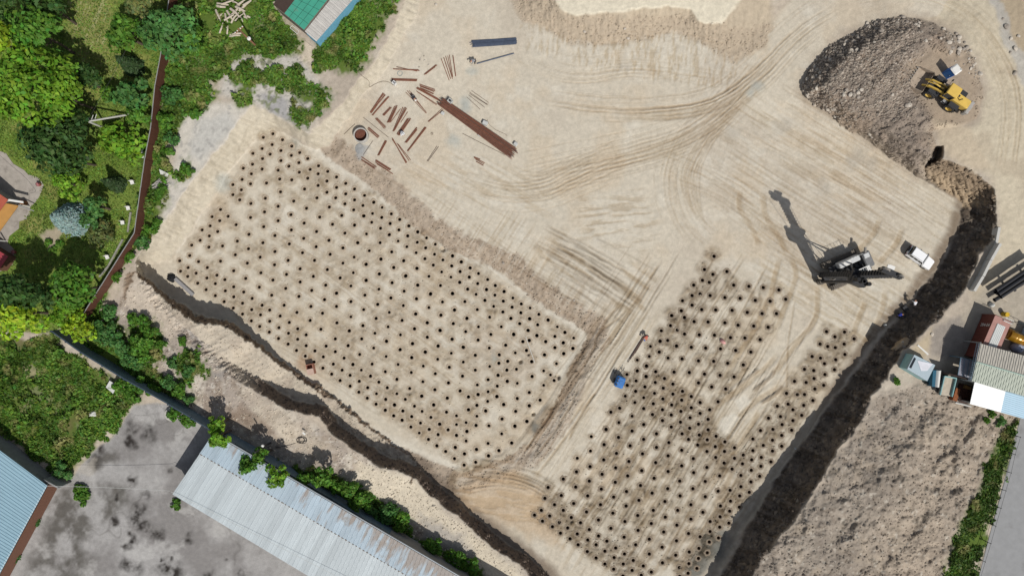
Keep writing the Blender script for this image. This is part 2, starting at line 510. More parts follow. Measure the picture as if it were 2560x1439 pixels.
# greenery soils
lawn = region([(-3000, -3000), (430, -3000), (424, 0), (408, 130), (388, 213), (378, 320), (352, 480), (338, 585), (298, 645), (205, 792), (135, 830), (-3000, 760)], 5, 0.3)
gl = fbm(GX, GY, 50, 4, 301)
paint(lawn, A(116, 134, 62))
paint(lawn * sstep(-.1, .4, gl), A(98, 128, 46), .8)
paint(lawn * sstep(.05, .45, fbm(GX, GY, 40, 4, 302)), A(142, 140, 80), .7)
paint(region([(165, -20), (260, -20), (290, 60), (300, 150), (340, 200), (290, 210), (200, 160), (165, 90)], 14), A(140, 140, 84), .8)
mow = sstep(.28, .42, aniso(GX, GY, 112, 60, 5, 2, 305)) * region([(150, 0), (260, -20), (300, 120), (280, 180), (180, 150)], 20)
paint(mow, A(176, 172, 128), .7)
mow2 = sstep(.3, .45, aniso(GX, GY, 5, 60, 5, 2, 306)) * region([(90, 620), (260, 600), (300, 600), (250, 680), (130, 650)], 14)
paint(mow2, A(160, 152, 104), .6)
mow3 = sstep(.3, .45, aniso(GX, GY, 118, 60, 5, 2, 307)) * region([(60, 540), (130, 530), (130, 590), (60, 620)], 14)
paint(mow3, A(160, 152, 104), .6)
paint(region([(105, 585), (150, 560), (165, 580), (140, 615), (120, 625)], 6, 1.5), A(176, 162, 142), .9)
WEED = [
 [(425, -3000), (690, -3000), (690, 10), (700, 60), (745, 90), (750, 130), (690, 150), (640, 130), (590, 150), (570, 190), (520, 210), (540, 250), (490, 290), (440, 270), (400, 260), (412, 130)],
 [(800, 90), (900, -80), (960, -3000), (1030, -3000), (1010, -60), (985, 40), (945, 85), (925, 130), (885, 185), (845, 186), (800, 170), (785, 130)],
 [(398, 260), (470, 270), (440, 330), (415, 380), (430, 430), (400, 520), (390, 570), (350, 605), (325, 645), (285, 690), (262, 740), (230, 790), (212, 785), (345, 590), (375, 330)],
 [(440, 445), (455, 400), (475, 395), (480, 430), (455, 450)],
 [(215, 795), (275, 765), (300, 800), (310, 845), (400, 930), (480, 1000), (430, 1000), (300, 930), (200, 870)],
 [(-3000, 830), (135, 840), (205, 890), (300, 960), (350, 985), (320, 1020), (300, 1075), (225, 1120), (180, 1180), (150, 1195), (0, 1075), (-3000, 900)],
 [(2548, 1048), (2505, 1085), (2475, 1130), (2462, 1180), (2445, 1250), (2405, 1310), (2375, 1400), (2330, 1560), (2436, 1460), (2450, 1400), (2500, 1220)],
 [(690, 1150), (800, 1178), (880, 1215), (960, 1255), (1010, 1290), (1040, 1345), (1120, 1400), (1200, 1425), (1240, 1500), (1160, 1440), (1000, 1350), (900, 1290), (700, 1180)],
 [(300, 790), (360, 790), (400, 840), (420, 900), (350, 900)], [(430, 900), (500, 870), (520, 930), (470, 960)]]
for (x, y, r) in [(690, 200, 26), (625, 195, 30), (610, 235, 26), (745, 190, 20), (770, 230, 32), (800, 240, 26), (770, 280, 30), (765, 308, 15), (500, 230, 30), (705, 230, 10), (590, 195, 16), (735, 215, 18)]:
    WEED.append([(x + r * 1.1 * math.cos(a), y + r * math.sin(a)) for a in np.linspace(0, 2 * math.pi, 11)[:-1]])
weed = np.zeros(GX.shape, np.float32)
for w in WEED:
    weed = np.maximum(weed, region(w, 16, 2.2, 12))
gap = fbm(GX, GY, 38, 4, 640, .6)
weed = np.clip(weed * 1.25 - sstep(.05, .42, gap) * (.95 - .5 * sstep(.6, 1, weed)), 0, 1)
paint(weed, A(92, 112, 48))
paint(weed * sstep(0, .5, N_mid), A(66, 92, 30), .7)
lotweed = region(WEED[5], 10, 1.5)
paint(lotweed * sstep(.18, .5, fbm(GX, GY, 30, 4, 309)), A(150, 140, 104), .75)
paint(region([(-50, 895), (60, 900), (110, 940), (40, 960), (-50, 930)], 16, 2), A(176, 164, 132), .6)
clear_ = region([(540, 230), (580, 150), (640, 135), (760, 140), (800, 200), (830, 240), (770, 330), (690, 285), (633, 257)], 14, 1.6)
paint(clear_ * sstep(.16, .4, fbm(GX, GY, 12, 3, 650, .6)), A(112, 120, 78), .75)
paint(clear_ * sstep(.25, .45, fbm(GX, GY, 6, 2, 651)), A(120, 118, 112), .7)
shelf = region([(440, 300), (520, 260), (560, 255), (633, 257), (540, 375), (455, 490), (400, 560), (410, 470), (440, 400)], 12, 1.4)
paint(shelf * sstep(.2, .45, fbm(GX, GY, 14, 3, 652, .6)), A(168, 164, 158), .7)
brn_l = lotweed * sstep(.1, .4, fbm(GX, GY, 60, 4, 653))
paint(brn_l, A(112, 96, 70), .6)
# excavated sand
lowm = low.astype(np.float32) * (1 - Hm)
paint(lowm, SAND)
paint(lowm * sstep(-.1, .5, N_big), SAND2, .35)
paint(lowm * sstep(.15, .5, N_mid), PALE, .45)
paint(lowm * sstep(.1, .5, fbm(GX, GY, 90, 4, 310)), A(200, 184, 160), .5)
stepm = sstep(-4, 2, dL + 5 * N_fin) * sstep(60, 46, dL + 10 * N_fin) * lowm * sstep(740, 800, GX)
paint(stepm, A(172, 156, 138), .9)
paint(stepm * sstep(.1, .4, N_rock), A(150, 134, 116), .7)
Z += stepm * (0.16 * N_rock + 0.09 * N_fin)
paint(lowm * sstep(-26, -6, dL) * sstep(4, -4, dL + 5 * N_fin) * sstep(740, 800, GX), PALE, .75)
# banks
Wm = region([(300, 700), (440, 690), (700, 330), (760, 350), (840, 400), (1060, 60), (1060, -100), (980, -100), (930, 100), (770, 280), (640, 230), (380, 540)], 12)
bk = sstep(0.02, 0.12, tU) * sstep(1.0, 0.93, tU) * (1 - Hm)
paint(np.maximum(bk, 0) * Wm, A(196, 186, 167))
rib = aniso(GX, GY, 22, 30, 5, 3, 320)
Z += Wm * bk * 0.16 * rib
mulc(Wm * bk * sstep(.1, .5, rib), (.9, .89, .87))
Nb = region([(1280, -100), (1940, -100), (1920, 160), (1290, 130)], 10)
nb = Nb * sstep(-70, -8, -sdist(WX, WY, [(1290, 40), (1373, 74), (1426, 112), (1505, 115), (1612, 97), (1690, 80), (1760, 112), (1811, 140), (1840, 155), (1905, 125), (1930, 60), (1960, -100), (1290, -100)]) - 60)
paint(Nb * (1 - lowm) * sstep(1.0, .95, tU), TAN)
brn = region([(1240, -60), (1300, 46), (1373, 78), (1430, 118), (1505, 117), (1612, 100), (1690, 84), (1760, 118), (1811, 145), (1840, 160), (1912, 120), (1935, 60), (1860, 70), (1800, 66), (1750, 52), (1730, 40), (1480, 42), (1400, 30), (1370, -60)], 7, 1.3, 4)
paint(brn, A(182, 166, 145), .85)
Z += brn * (.14 * N_rock)
paint(Nb * sstep(.9, 1.0, tU), A(222, 212, 190))
Z += Nb * bk * .12 * aniso(GX, GY, 88, 30, 5, 2, 321)
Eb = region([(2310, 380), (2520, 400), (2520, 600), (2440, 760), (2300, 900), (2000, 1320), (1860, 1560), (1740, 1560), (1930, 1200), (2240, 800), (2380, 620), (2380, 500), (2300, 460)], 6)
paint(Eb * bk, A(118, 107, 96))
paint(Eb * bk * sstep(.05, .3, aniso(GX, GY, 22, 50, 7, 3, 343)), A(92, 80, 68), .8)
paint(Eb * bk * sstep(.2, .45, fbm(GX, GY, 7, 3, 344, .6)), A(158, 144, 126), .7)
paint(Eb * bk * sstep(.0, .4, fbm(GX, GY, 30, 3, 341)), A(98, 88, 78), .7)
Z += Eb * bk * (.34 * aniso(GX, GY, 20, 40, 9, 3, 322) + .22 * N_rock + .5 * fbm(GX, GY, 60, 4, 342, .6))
NEb = region([(2300, 430), (2330, 390), (2500, 380), (2500, 500), (2410, 520)], 5)
paint(NEb * bk, A(172, 152, 126))
paint(NEb * bk * sstep(.3, .8, tU), A(140, 122, 102), .8)
Z += NEb * bk * .35 * aniso(GX, GY, 70, 30, 7, 2, 323)
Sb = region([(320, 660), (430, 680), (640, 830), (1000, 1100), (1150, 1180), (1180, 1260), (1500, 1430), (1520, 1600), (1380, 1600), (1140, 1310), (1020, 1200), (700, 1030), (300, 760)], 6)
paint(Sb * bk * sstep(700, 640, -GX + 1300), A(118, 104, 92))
foot = sstep(34, 8, segdist(WX, WY, toe2)) * lowm * sstep(620, 760, GX)  # darker soil strip, painted to even out the shadow under the wall
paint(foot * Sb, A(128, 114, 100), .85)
efoot = sstep(26, 4, segdist(WX, WY, [(2398, 516), (2386, 582), (2346, 652), (2266, 748), (2206, 818), (2166, 860), (2106, 952), (2020, 1074), (1924, 1211), (1848, 1323), (1780, 1445), (1728, 1526)])) * lowm  # debris tone painted dark over the sand, extending the bank's shadow band
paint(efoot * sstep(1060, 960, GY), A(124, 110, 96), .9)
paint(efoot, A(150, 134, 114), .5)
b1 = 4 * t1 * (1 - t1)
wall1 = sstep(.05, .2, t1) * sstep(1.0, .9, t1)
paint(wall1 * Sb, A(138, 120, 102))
bench = sstep(.9, 1, t1) * lowm
paint(bench, A(194, 182, 164), .9)
paint(bench * sstep(0, .4, N_mid), A(172, 158, 142), .6)
ribS = aniso(GX, GY, 155, 30, 6, 3, 324)
Z += Sb * (bk * .45 + wall1 * .3) * ribS * sstep(600, 560, GY * 0 + 0) if False else Sb * (bk * .40 + wall1 * .3) * ribS
Z += bench * (.16 * N_rock + .10 * ribS)
Z += (Sb * bk + wall1 * Sb) * .22 * N_rock
# east spoil lot lumps
eh = E_lot * (1 - bk)
Z += eh * (0.9 * fbm(GX, GY, 120, 5, 330, .5) + .45 * np.clip(fbm(GX, GY, 60, 3, 333) * 3, -.6, .6) + .22 * fbm(GX, GY, 24, 5, 334, .68) + .10 * N_fin + .06 * vnoise(GX / 5, GY / 5, 335))
Z += SW * (1 - bk) * (.12 * fbm(GX, GY, 40, 4, 331)) * sstep(.95, 1.0, tU)
Z += sstep(.5, 1, tU) * (1 - Hm) * .05 * N_fin
# heap colours
paint(sstep(24, -14, dH + 16 * N_mid + 8 * N_fin) * (1 - Hm), A(172, 158, 141), .8)
paint(Hm, A(148, 135, 122))
paint(Hm * sstep(-26, -2, dH + 12 * N_mid), A(174, 160, 142), .75)
paint(Hm * sstep(-.1, .3, N_rid + .5 * NW - .2), A(124, 113, 103), .8)
paint(Hm * sstep(0, .5, fbm(GX, GY, 50, 4, 341)), A(168, 148, 128), .5)
paint(Hm * flat_l, A(178, 160, 138), .7)
paint(region([(2330, 300), (2420, 320), (2480, 420), (2440, 430), (2370, 390), (2345, 345)], 10), A(196, 180, 156), .8)
pit_bite = region([(2322, 398), (2340, 365), (2356, 366), (2356, 392), (2335, 410), (2315, 418)], 4, .5)
Z -= pit_bite * 2.2
paint(pit_bite, A(110, 98, 86), .8)  # recess also painted darker, adding to its own shade

# ---------------------------------------------------------------- wheel tracks, scrapes and ruts
def track(pts, w=5.0, depth=.05, mul=(.86, .83, .79), berm=.5, smoothk=6, patch=.35, tread=0.0, edge=True):
    P = smooth_line(pts, smoothk) if smoothk else pts
    sl = winp(P, w * 3 + 6)
    X = GX[sl] + .25 * (WX - GX)[sl]; Y = GY[sl] + .25 * (WY - GY)[sl]
    dd, al = segdist(X, Y, P, False, True)
    m = sstep(w, w * .45, dd)
    br = np.clip(.6 + 1.3 * fbm(GX[sl], GY[sl], 34, 3, 400 + int(pts[0][0]) % 50), 0, 1) * patch + (1 - patch)
    L = al.max() + 1e-3
    fade = sstep(0, .12, al / L) * sstep(1, .88, al / L)
    m = m * fade * br
    Z[sl] -= depth * m
    Z[sl] += depth * berm * np.exp(-((dd - w * 1.25) / (w * .45)) ** 2) * fade * br
    if tread: Z[sl] += tread * m * np.sin(al * 2 * math.pi / 7.0)
    C[sl] = C[sl] * (1 - m[..., None] * (1 - np.array(mul, np.float32)))

def pair(pts, gap, **k):
    P = np.array(pts, float)
    t = np.gradient(P, axis=0); n = np.stack([-t[:, 1], t[:, 0]], 1)
    n /= np.linalg.norm(n, axis=1)[:, None] + 1e-9
    track([tuple(p) for p in P + n * gap / 2], **k)
    track([tuple(p) for p in P - n * gap / 2], **k)

# blade scrapes: long fine lines in the smoothed yard
def scrape(poly, ang, sl_, sw_, thr, mul, seed, dz=.02, feather=30):
    m0 = region(poly, feather, 2)
    b = m0 > .01
    ys, xs = np.where(b)
    if len(ys) == 0: return
    s = (slice(ys.min(), ys.max() + 1), slice(xs.min(), xs.max() + 1))
    a = aniso(GX[s], GY[s], ang, sl_, sw_, 3, seed)
    m = sstep(thr, thr + .16, a) * m0[s] * lowm[s]
    C[s] *= 1 - m[..., None] * (1 - np.array(mul, np.float32))
    Z[s] -= dz * m
    m2 = sstep(thr, thr + .2, -a) * m0[s] * lowm[s]
    C[s] = C[s] * (1 - .4 * m2[..., None]) + .4 * m2[..., None] * np.array(PALE, np.float32)
scrape([(1820, 250), (2010, 250), (2310, 460), (2390, 520), (2330, 660), (2200, 800), (2100, 830), (1900, 600), (1780, 420)], 32, 130, 4.5, .16, (.84, .81, .77), 501)
scrape([(1880, 240), (2250, 430), (2380, 520), (2200, 620), (1880, 420)], 30, 60, 14, .2, (.92, .90, .87), 502, .01)
scrape([(1080, 500), (1300, 540), (1560, 760), (1480, 800), (1300, 700), (1150, 620)], 122, 70, 4, .18, (.86, .83, .79), 503)
scrape([(1330, 600), (1420, 580), (1640, 700), (1600, 790), (1500, 760)], 36, 90, 9, .05, (.80, .75, .68), 504, .05, 16)
scrape([(1440, 490), (1600, 480), (1650, 560), (1600, 620), (1460, 600)], 175, 50, 7, .1, (.82, .78, .73), 505, .03)
scrape([(1470, 800), (1600, 760), (1640, 800), (1420, 1120), (1300, 1180), (1240, 1160), (1380, 1040)], 122, 120, 6, .1, (.86, .83, .78), 506, .03)
scrape([(1130, 1190), (1260, 1150), (1340, 1180), (1400, 1330), (1200, 1290), (1140, 1250)], 8, 60, 9, .05, (.84, .78, .70), 507, .05, 12)
scrape([(1320, 1180), (1700, 1000), (1950, 1080), (1860, 1300), (1740, 1440), (1440, 1440), (1330, 1300)], 122, 110, 8, .14, (.86, .83, .79), 508, .03)
scrape([(1860, 640), (2100, 640), (2240, 700), (2300, 760), (2150, 860), (1980, 780)], 32, 60, 5, .14, (.88, .85, .80), 509, .02)
scrape([(1300, 60), (1700, 80), (1860, 160), (1820, 220), (1500, 180), (1320, 130)], 95, 26, 6, .10, (.87, .83, .77), 510, .04, 12)
scrape([(900, 430), (1150, 380), (1300, 420), (1400, 540), (1150, 520)], 30, 80, 7, .15, (.9, .87, .83), 511, .02)
scrape([(450, 650), (760, 380), (1400, 820), (1130, 1150)], 35, 60, 12, .2, (.93, .91, .88), 512, .015)

rut = dict(w=2.8, depth=.035, mul=(.88, .85, .81))
soft = dict(w=3.2, depth=.025, mul=(.92, .90, .87))
for i in range(7):                                                    # trucks sweeping in from the north-east road
    o = i * 9 + random.uniform(-3, 3)
    track([(2060 + o * .2, 20 + o), (1985 + o * .4, 75 + o), (1900 + o * .6, 160 + o * .9), (1850 + o * .3, 215 + o * .8), (1760 + o, 260 + o * .5), (1640, 280 + o * .35), (1540, 275 + o * .4)], **(rut if i % 2 else soft))
for i in range(6):
    o = i * 11 + random.uniform(-3, 3)
    track([(1895 + o * .6, 170 + o * .5), (1850 + o * .5, 230 + o * .4), (1800 + o * .4, 280 + o * .6), (1730 + o * .5, 330 + o * .6), (1620 + o, 375 + o * .3), (1530, 395 + o * .4)], **soft)
for i in range(7):
    o = i * 10 + random.uniform(-3, 3)
    track([(1840 + o * .3, 240 + o * .3), (1770 + o * .6, 320), (1715 + o * .75, 400), (1700 + o * .8, 450), (1720 + o * .5, 510), (1760 + o * .2, 560 + o * .3)], **(rut if i % 3 == 0 else soft))
for i in range(5):
    o = i * 12
    track([(1180, 455 + o * .5), (1280, 472 + o * .55), (1360, 465 + o * .7), (1430, 430 + o * .8), (1500, 395 + o * .8)], **soft)
for i in range(5):
    o = i * 9
    track([(1290, 425 + o), (1350, 428 + o * 1.1), (1420, 400 + o), (1500, 380 + o * .4)], **soft)
pair([(1640, 370), (1760, 430), (1900, 540), (1985, 620)], 16, **soft)
for p in ([(1660, 640), (1610, 720), (1540, 820), (1480, 900), (1400, 1010)], [(1640, 690), (1590, 760), (1520, 860), (1440, 960)], [(1625, 660), (1560, 750), (1500, 815)], [(1600, 740), (1540, 800), (1500, 830), (1480, 880)],
          [(1400, 990), (1360, 1060), (1310, 1130)], [(1450, 960), (1400, 1060), (1330, 1150)], [(1480, 1010), (1440, 1060), (1420, 1100)], [(1490, 980), (1450, 1030)], [(1560, 860), (1490, 980), (1400, 1110), (1330, 1200)]):
    track(p, w=4, depth=.06, mul=(.78, .73, .67))
tr_r = random.Random(77)
def family(pts, spread, count, w=(1.5, 2.8), mul=(.87, .96), depth=(.015, .04)):
    P = np.array(smooth_line(pts, 8), float)
    t = np.gradient(P, axis=0); nn = np.stack([-t[:, 1], t[:, 0]], 1); nn /= np.linalg.norm(nn, axis=1)[:, None] + 1e-9
    for _ in range(count):
        o = tr_r.gauss(0, spread * .5); o2 = o * tr_r.uniform(.5, 1.5) + tr_r.gauss(0, spread * .12)
        a = tr_r.uniform(0, .55); b = min(1, a + tr_r.uniform(.3, .9)); n = len(P)
        i0, i1 = int(a * n), max(int(b * n), int(a * n) + 6)
        u = np.linspace(0, 1, n)[:, None]
        Q = (P + nn * (o * (1 - u) + o2 * u))[i0:i1]
        k = tr_r.uniform(*mul)
        wd_ = tr_r.uniform(*w)
        for g in ((0, 10) if tr_r.random() < .55 else (0,)):
            track([tuple(q) for q in Q + nn[i0:i1][:len(Q)] * g], w=wd_, depth=tr_r.uniform(*depth), mul=(k, k * .975, k * .945), smoothk=0, patch=.5)
family([(2110, 0), (1990, 80), (1890, 175), (1780, 250), (1640, 275), (1500, 275), (1360, 255)], 46, 26)
family([(1960, 100), (1870, 210), (1790, 290), (1690, 350), (1560, 390), (1430, 420), (1300, 450)], 56, 26)
family([(1910, 150), (1800, 280), (1730, 370), (1700, 450), (1720, 540), (1780, 610)], 60, 22)
family([(1100, 420), (1250, 468), (1350, 465), (1450, 425), (1580, 365)], 60, 22)
family([(1660, 640), (1570, 780), (1490, 900), (1410, 1020), (1320, 1150)], 60, 34, mul=(.74, .92), depth=(.02, .06))
family([(2080, 10), (2250, -15), (2400, 35), (2490, 140), (2530, 260), (2515, 430)], 46, 18)
family([(1640, 410), (1790, 470), (1920, 560), (2040, 660), (2200, 800)], 60, 18)
family([(1860, 270), (2050, 370), (2230, 480), (2360, 570)], 90, 30)
family([(1900, 640), (1800, 800), (1680, 1000), (1560, 1200), (1460, 1370)], 190, 44, mul=(.70, .90), depth=(.02, .06))
family([(2060, 800), (1960, 960), (1850, 1120), (1740, 1300), (1660, 1430)], 120, 26, mul=(.72, .90), depth=(.02, .06))
family([(1010, 470), (1180, 590), (1330, 700), (1480, 780)], 50, 20)
family([(560, 560), (800, 720), (1050, 900), (1250, 1050)], 220, 40, mul=(.86, .95))
family([(1320, 600), (1440, 660), (1600, 760)], 60, 26, w=(2, 5), mul=(.72, .88), depth=(.03, .07))
family([(1250, 90), (1420, 170), (1600, 160), (1830, 190)], 60, 16)
family([(1150, 1200), (1240, 1190), (1330, 1210), (1400, 1260)], 40, 18, w=(2, 4), mul=(.72, .88), depth=(.03, .07))
tr = dict(w=9, depth=.05, mul=(.80, .74, .66), tread=.022, berm=.8)
for p in ([(2130, 640), (2180, 590), (2200, 545)], [(2195, 660), (2240, 610), (2258, 565)], [(2165, 750), (2145, 800), (2120, 870)], [(2215, 720), (2200, 790), (2150, 870)],
          [(1850, 470), (1850, 520), (1880, 570), (1900, 620)], [(1905, 480), (1915, 540), (1945, 590), (1970, 640)], [(2040, 700), (2044, 740), (2036, 800), (1990, 860), (1930, 940)],
          [(1950, 640), (1935, 700), (1930, 760), (1960, 800)], [(1975, 640), (1990, 690), (1965, 760), (1940, 830)], [(1930, 720), (1900, 800), (1850, 880), (1800, 960)],
          [(1950, 880), (1880, 950), (1800, 1010), (1760, 1060)], [(1960, 960), (1880, 1010), (1830, 1070), (1780, 1160)], [(1900, 1020), (1870, 1080), (1820, 1160)], [(1870, 900), (1850, 940), (1790, 990)]):
    track(p, **tr)
for p in ([(1990, 740), (1970, 860), (1968, 990)], [(2020, 820), (1960, 880), (1930, 950)], [(1810, 600), (1760, 690), (1700, 800), (1640, 900), (1560, 1020)], [(1870, 630), (1800, 740), (1760, 800), (1690, 930), (1620, 1030)],
          [(1930, 640), (1860, 770), (1780, 900), (1720, 1000), (1650, 1120)], [(1720, 1130), (1640, 1250), (1580, 1340)], [(1650, 1040), (1570, 1160), (1500, 1270), (1440, 1360)], [(1800, 1150), (1700, 1320), (1650, 1420)], [(1760, 1080), (1680, 1200), (1600, 1340), (1560, 1410)],
          [(1860, 1180), (1770, 1300), (1690, 1430)], [(1440, 1330), (1480, 1270), (1540, 1190)]):
    track(p, w=3.4, depth=.05, mul=(.76, .72, .67))
for p in ([(1880, 980), (1930, 940), (1935, 920)], [(1840, 970), (1890, 930), (1900, 920)], [(1900, 1010), (1940, 985), (1960, 960)]):
    track(p, w=6, depth=-.10, mul=(.62, .57, .52))
paint(region([(1836, 1000), (1860, 985), (1878, 1005), (1850, 1030)], 4, .5), PALE, .8)
paint(region([(1800, 1050), (1835, 1032), (1850, 1045), (1812, 1095), (1785, 1085)], 5, .5), PALE, .8)
# churned earth round the left field's east end and the ramp toe
for p, w, mul in (([(1480, 830), (1445, 900), (1415, 960), (1385, 1010), (1350, 1060), (1310, 1110), (1250, 1148), (1170, 1170)], 20, (.76, .71, .65)), ([(1390, 1010), (1360, 1050), (1320, 1090)], 22, (.72, .67, .62)), ([(1235, 1150), (1180, 1172), (1140, 1185), (1128, 1215), (1140, 1245)], 16, (.78, .72, .63))):
    track(p, w=w, depth=-.12, mul=mul, patch=.6)
paint(region([(1150, 1200), (1290, 1165), (1360, 1240), (1400, 1370), (1230, 1300), (1150, 1260)], 20, 2), A(190, 164, 132), .6)
paint(region([(640, 850), (770, 930), (800, 950), (760, 925), (690, 880)], 5, .5), A(170, 140, 112), .5)
paint(blob(760, 905, 22), A(168, 134, 100), .6)
for (x, y, r) in ((1800, 1345, 22), (1775, 1370, 26), (1755, 1400, 26), (1740, 1425, 20), (1795, 1375, 18), (1765, 1345, 12), (1340, 1065, 12)):
    paint(blob(x, y, r, .7, 2), A(112, 112, 106), .8)
for (x, y, r) in ((1182, 178, 12), (1166, 262, 10), (1160, 258, 14), (1130, 355, 16), (560, 462, 20), (735, 360, 14), (1890, 215, 14), (1875, 235, 10), (1240, 900, 12)):
    paint(blob(x, y, r, .8, 1.5), A(176, 178, 170), .7)
paint(region([(905, 360), (895, 372), (890, 388), (900, 400), (912, 390), (925, 365)], 5, .6), A(160, 160, 158), .8)
for (x, y) in ((2150, 390), (2180, 410), (2130, 410), (1560, 165), (1830, 330), (1960, 310), (2060, 470)):
    paint(blob(x, y, 16, .8, 2), A(180, 172, 158), .6)

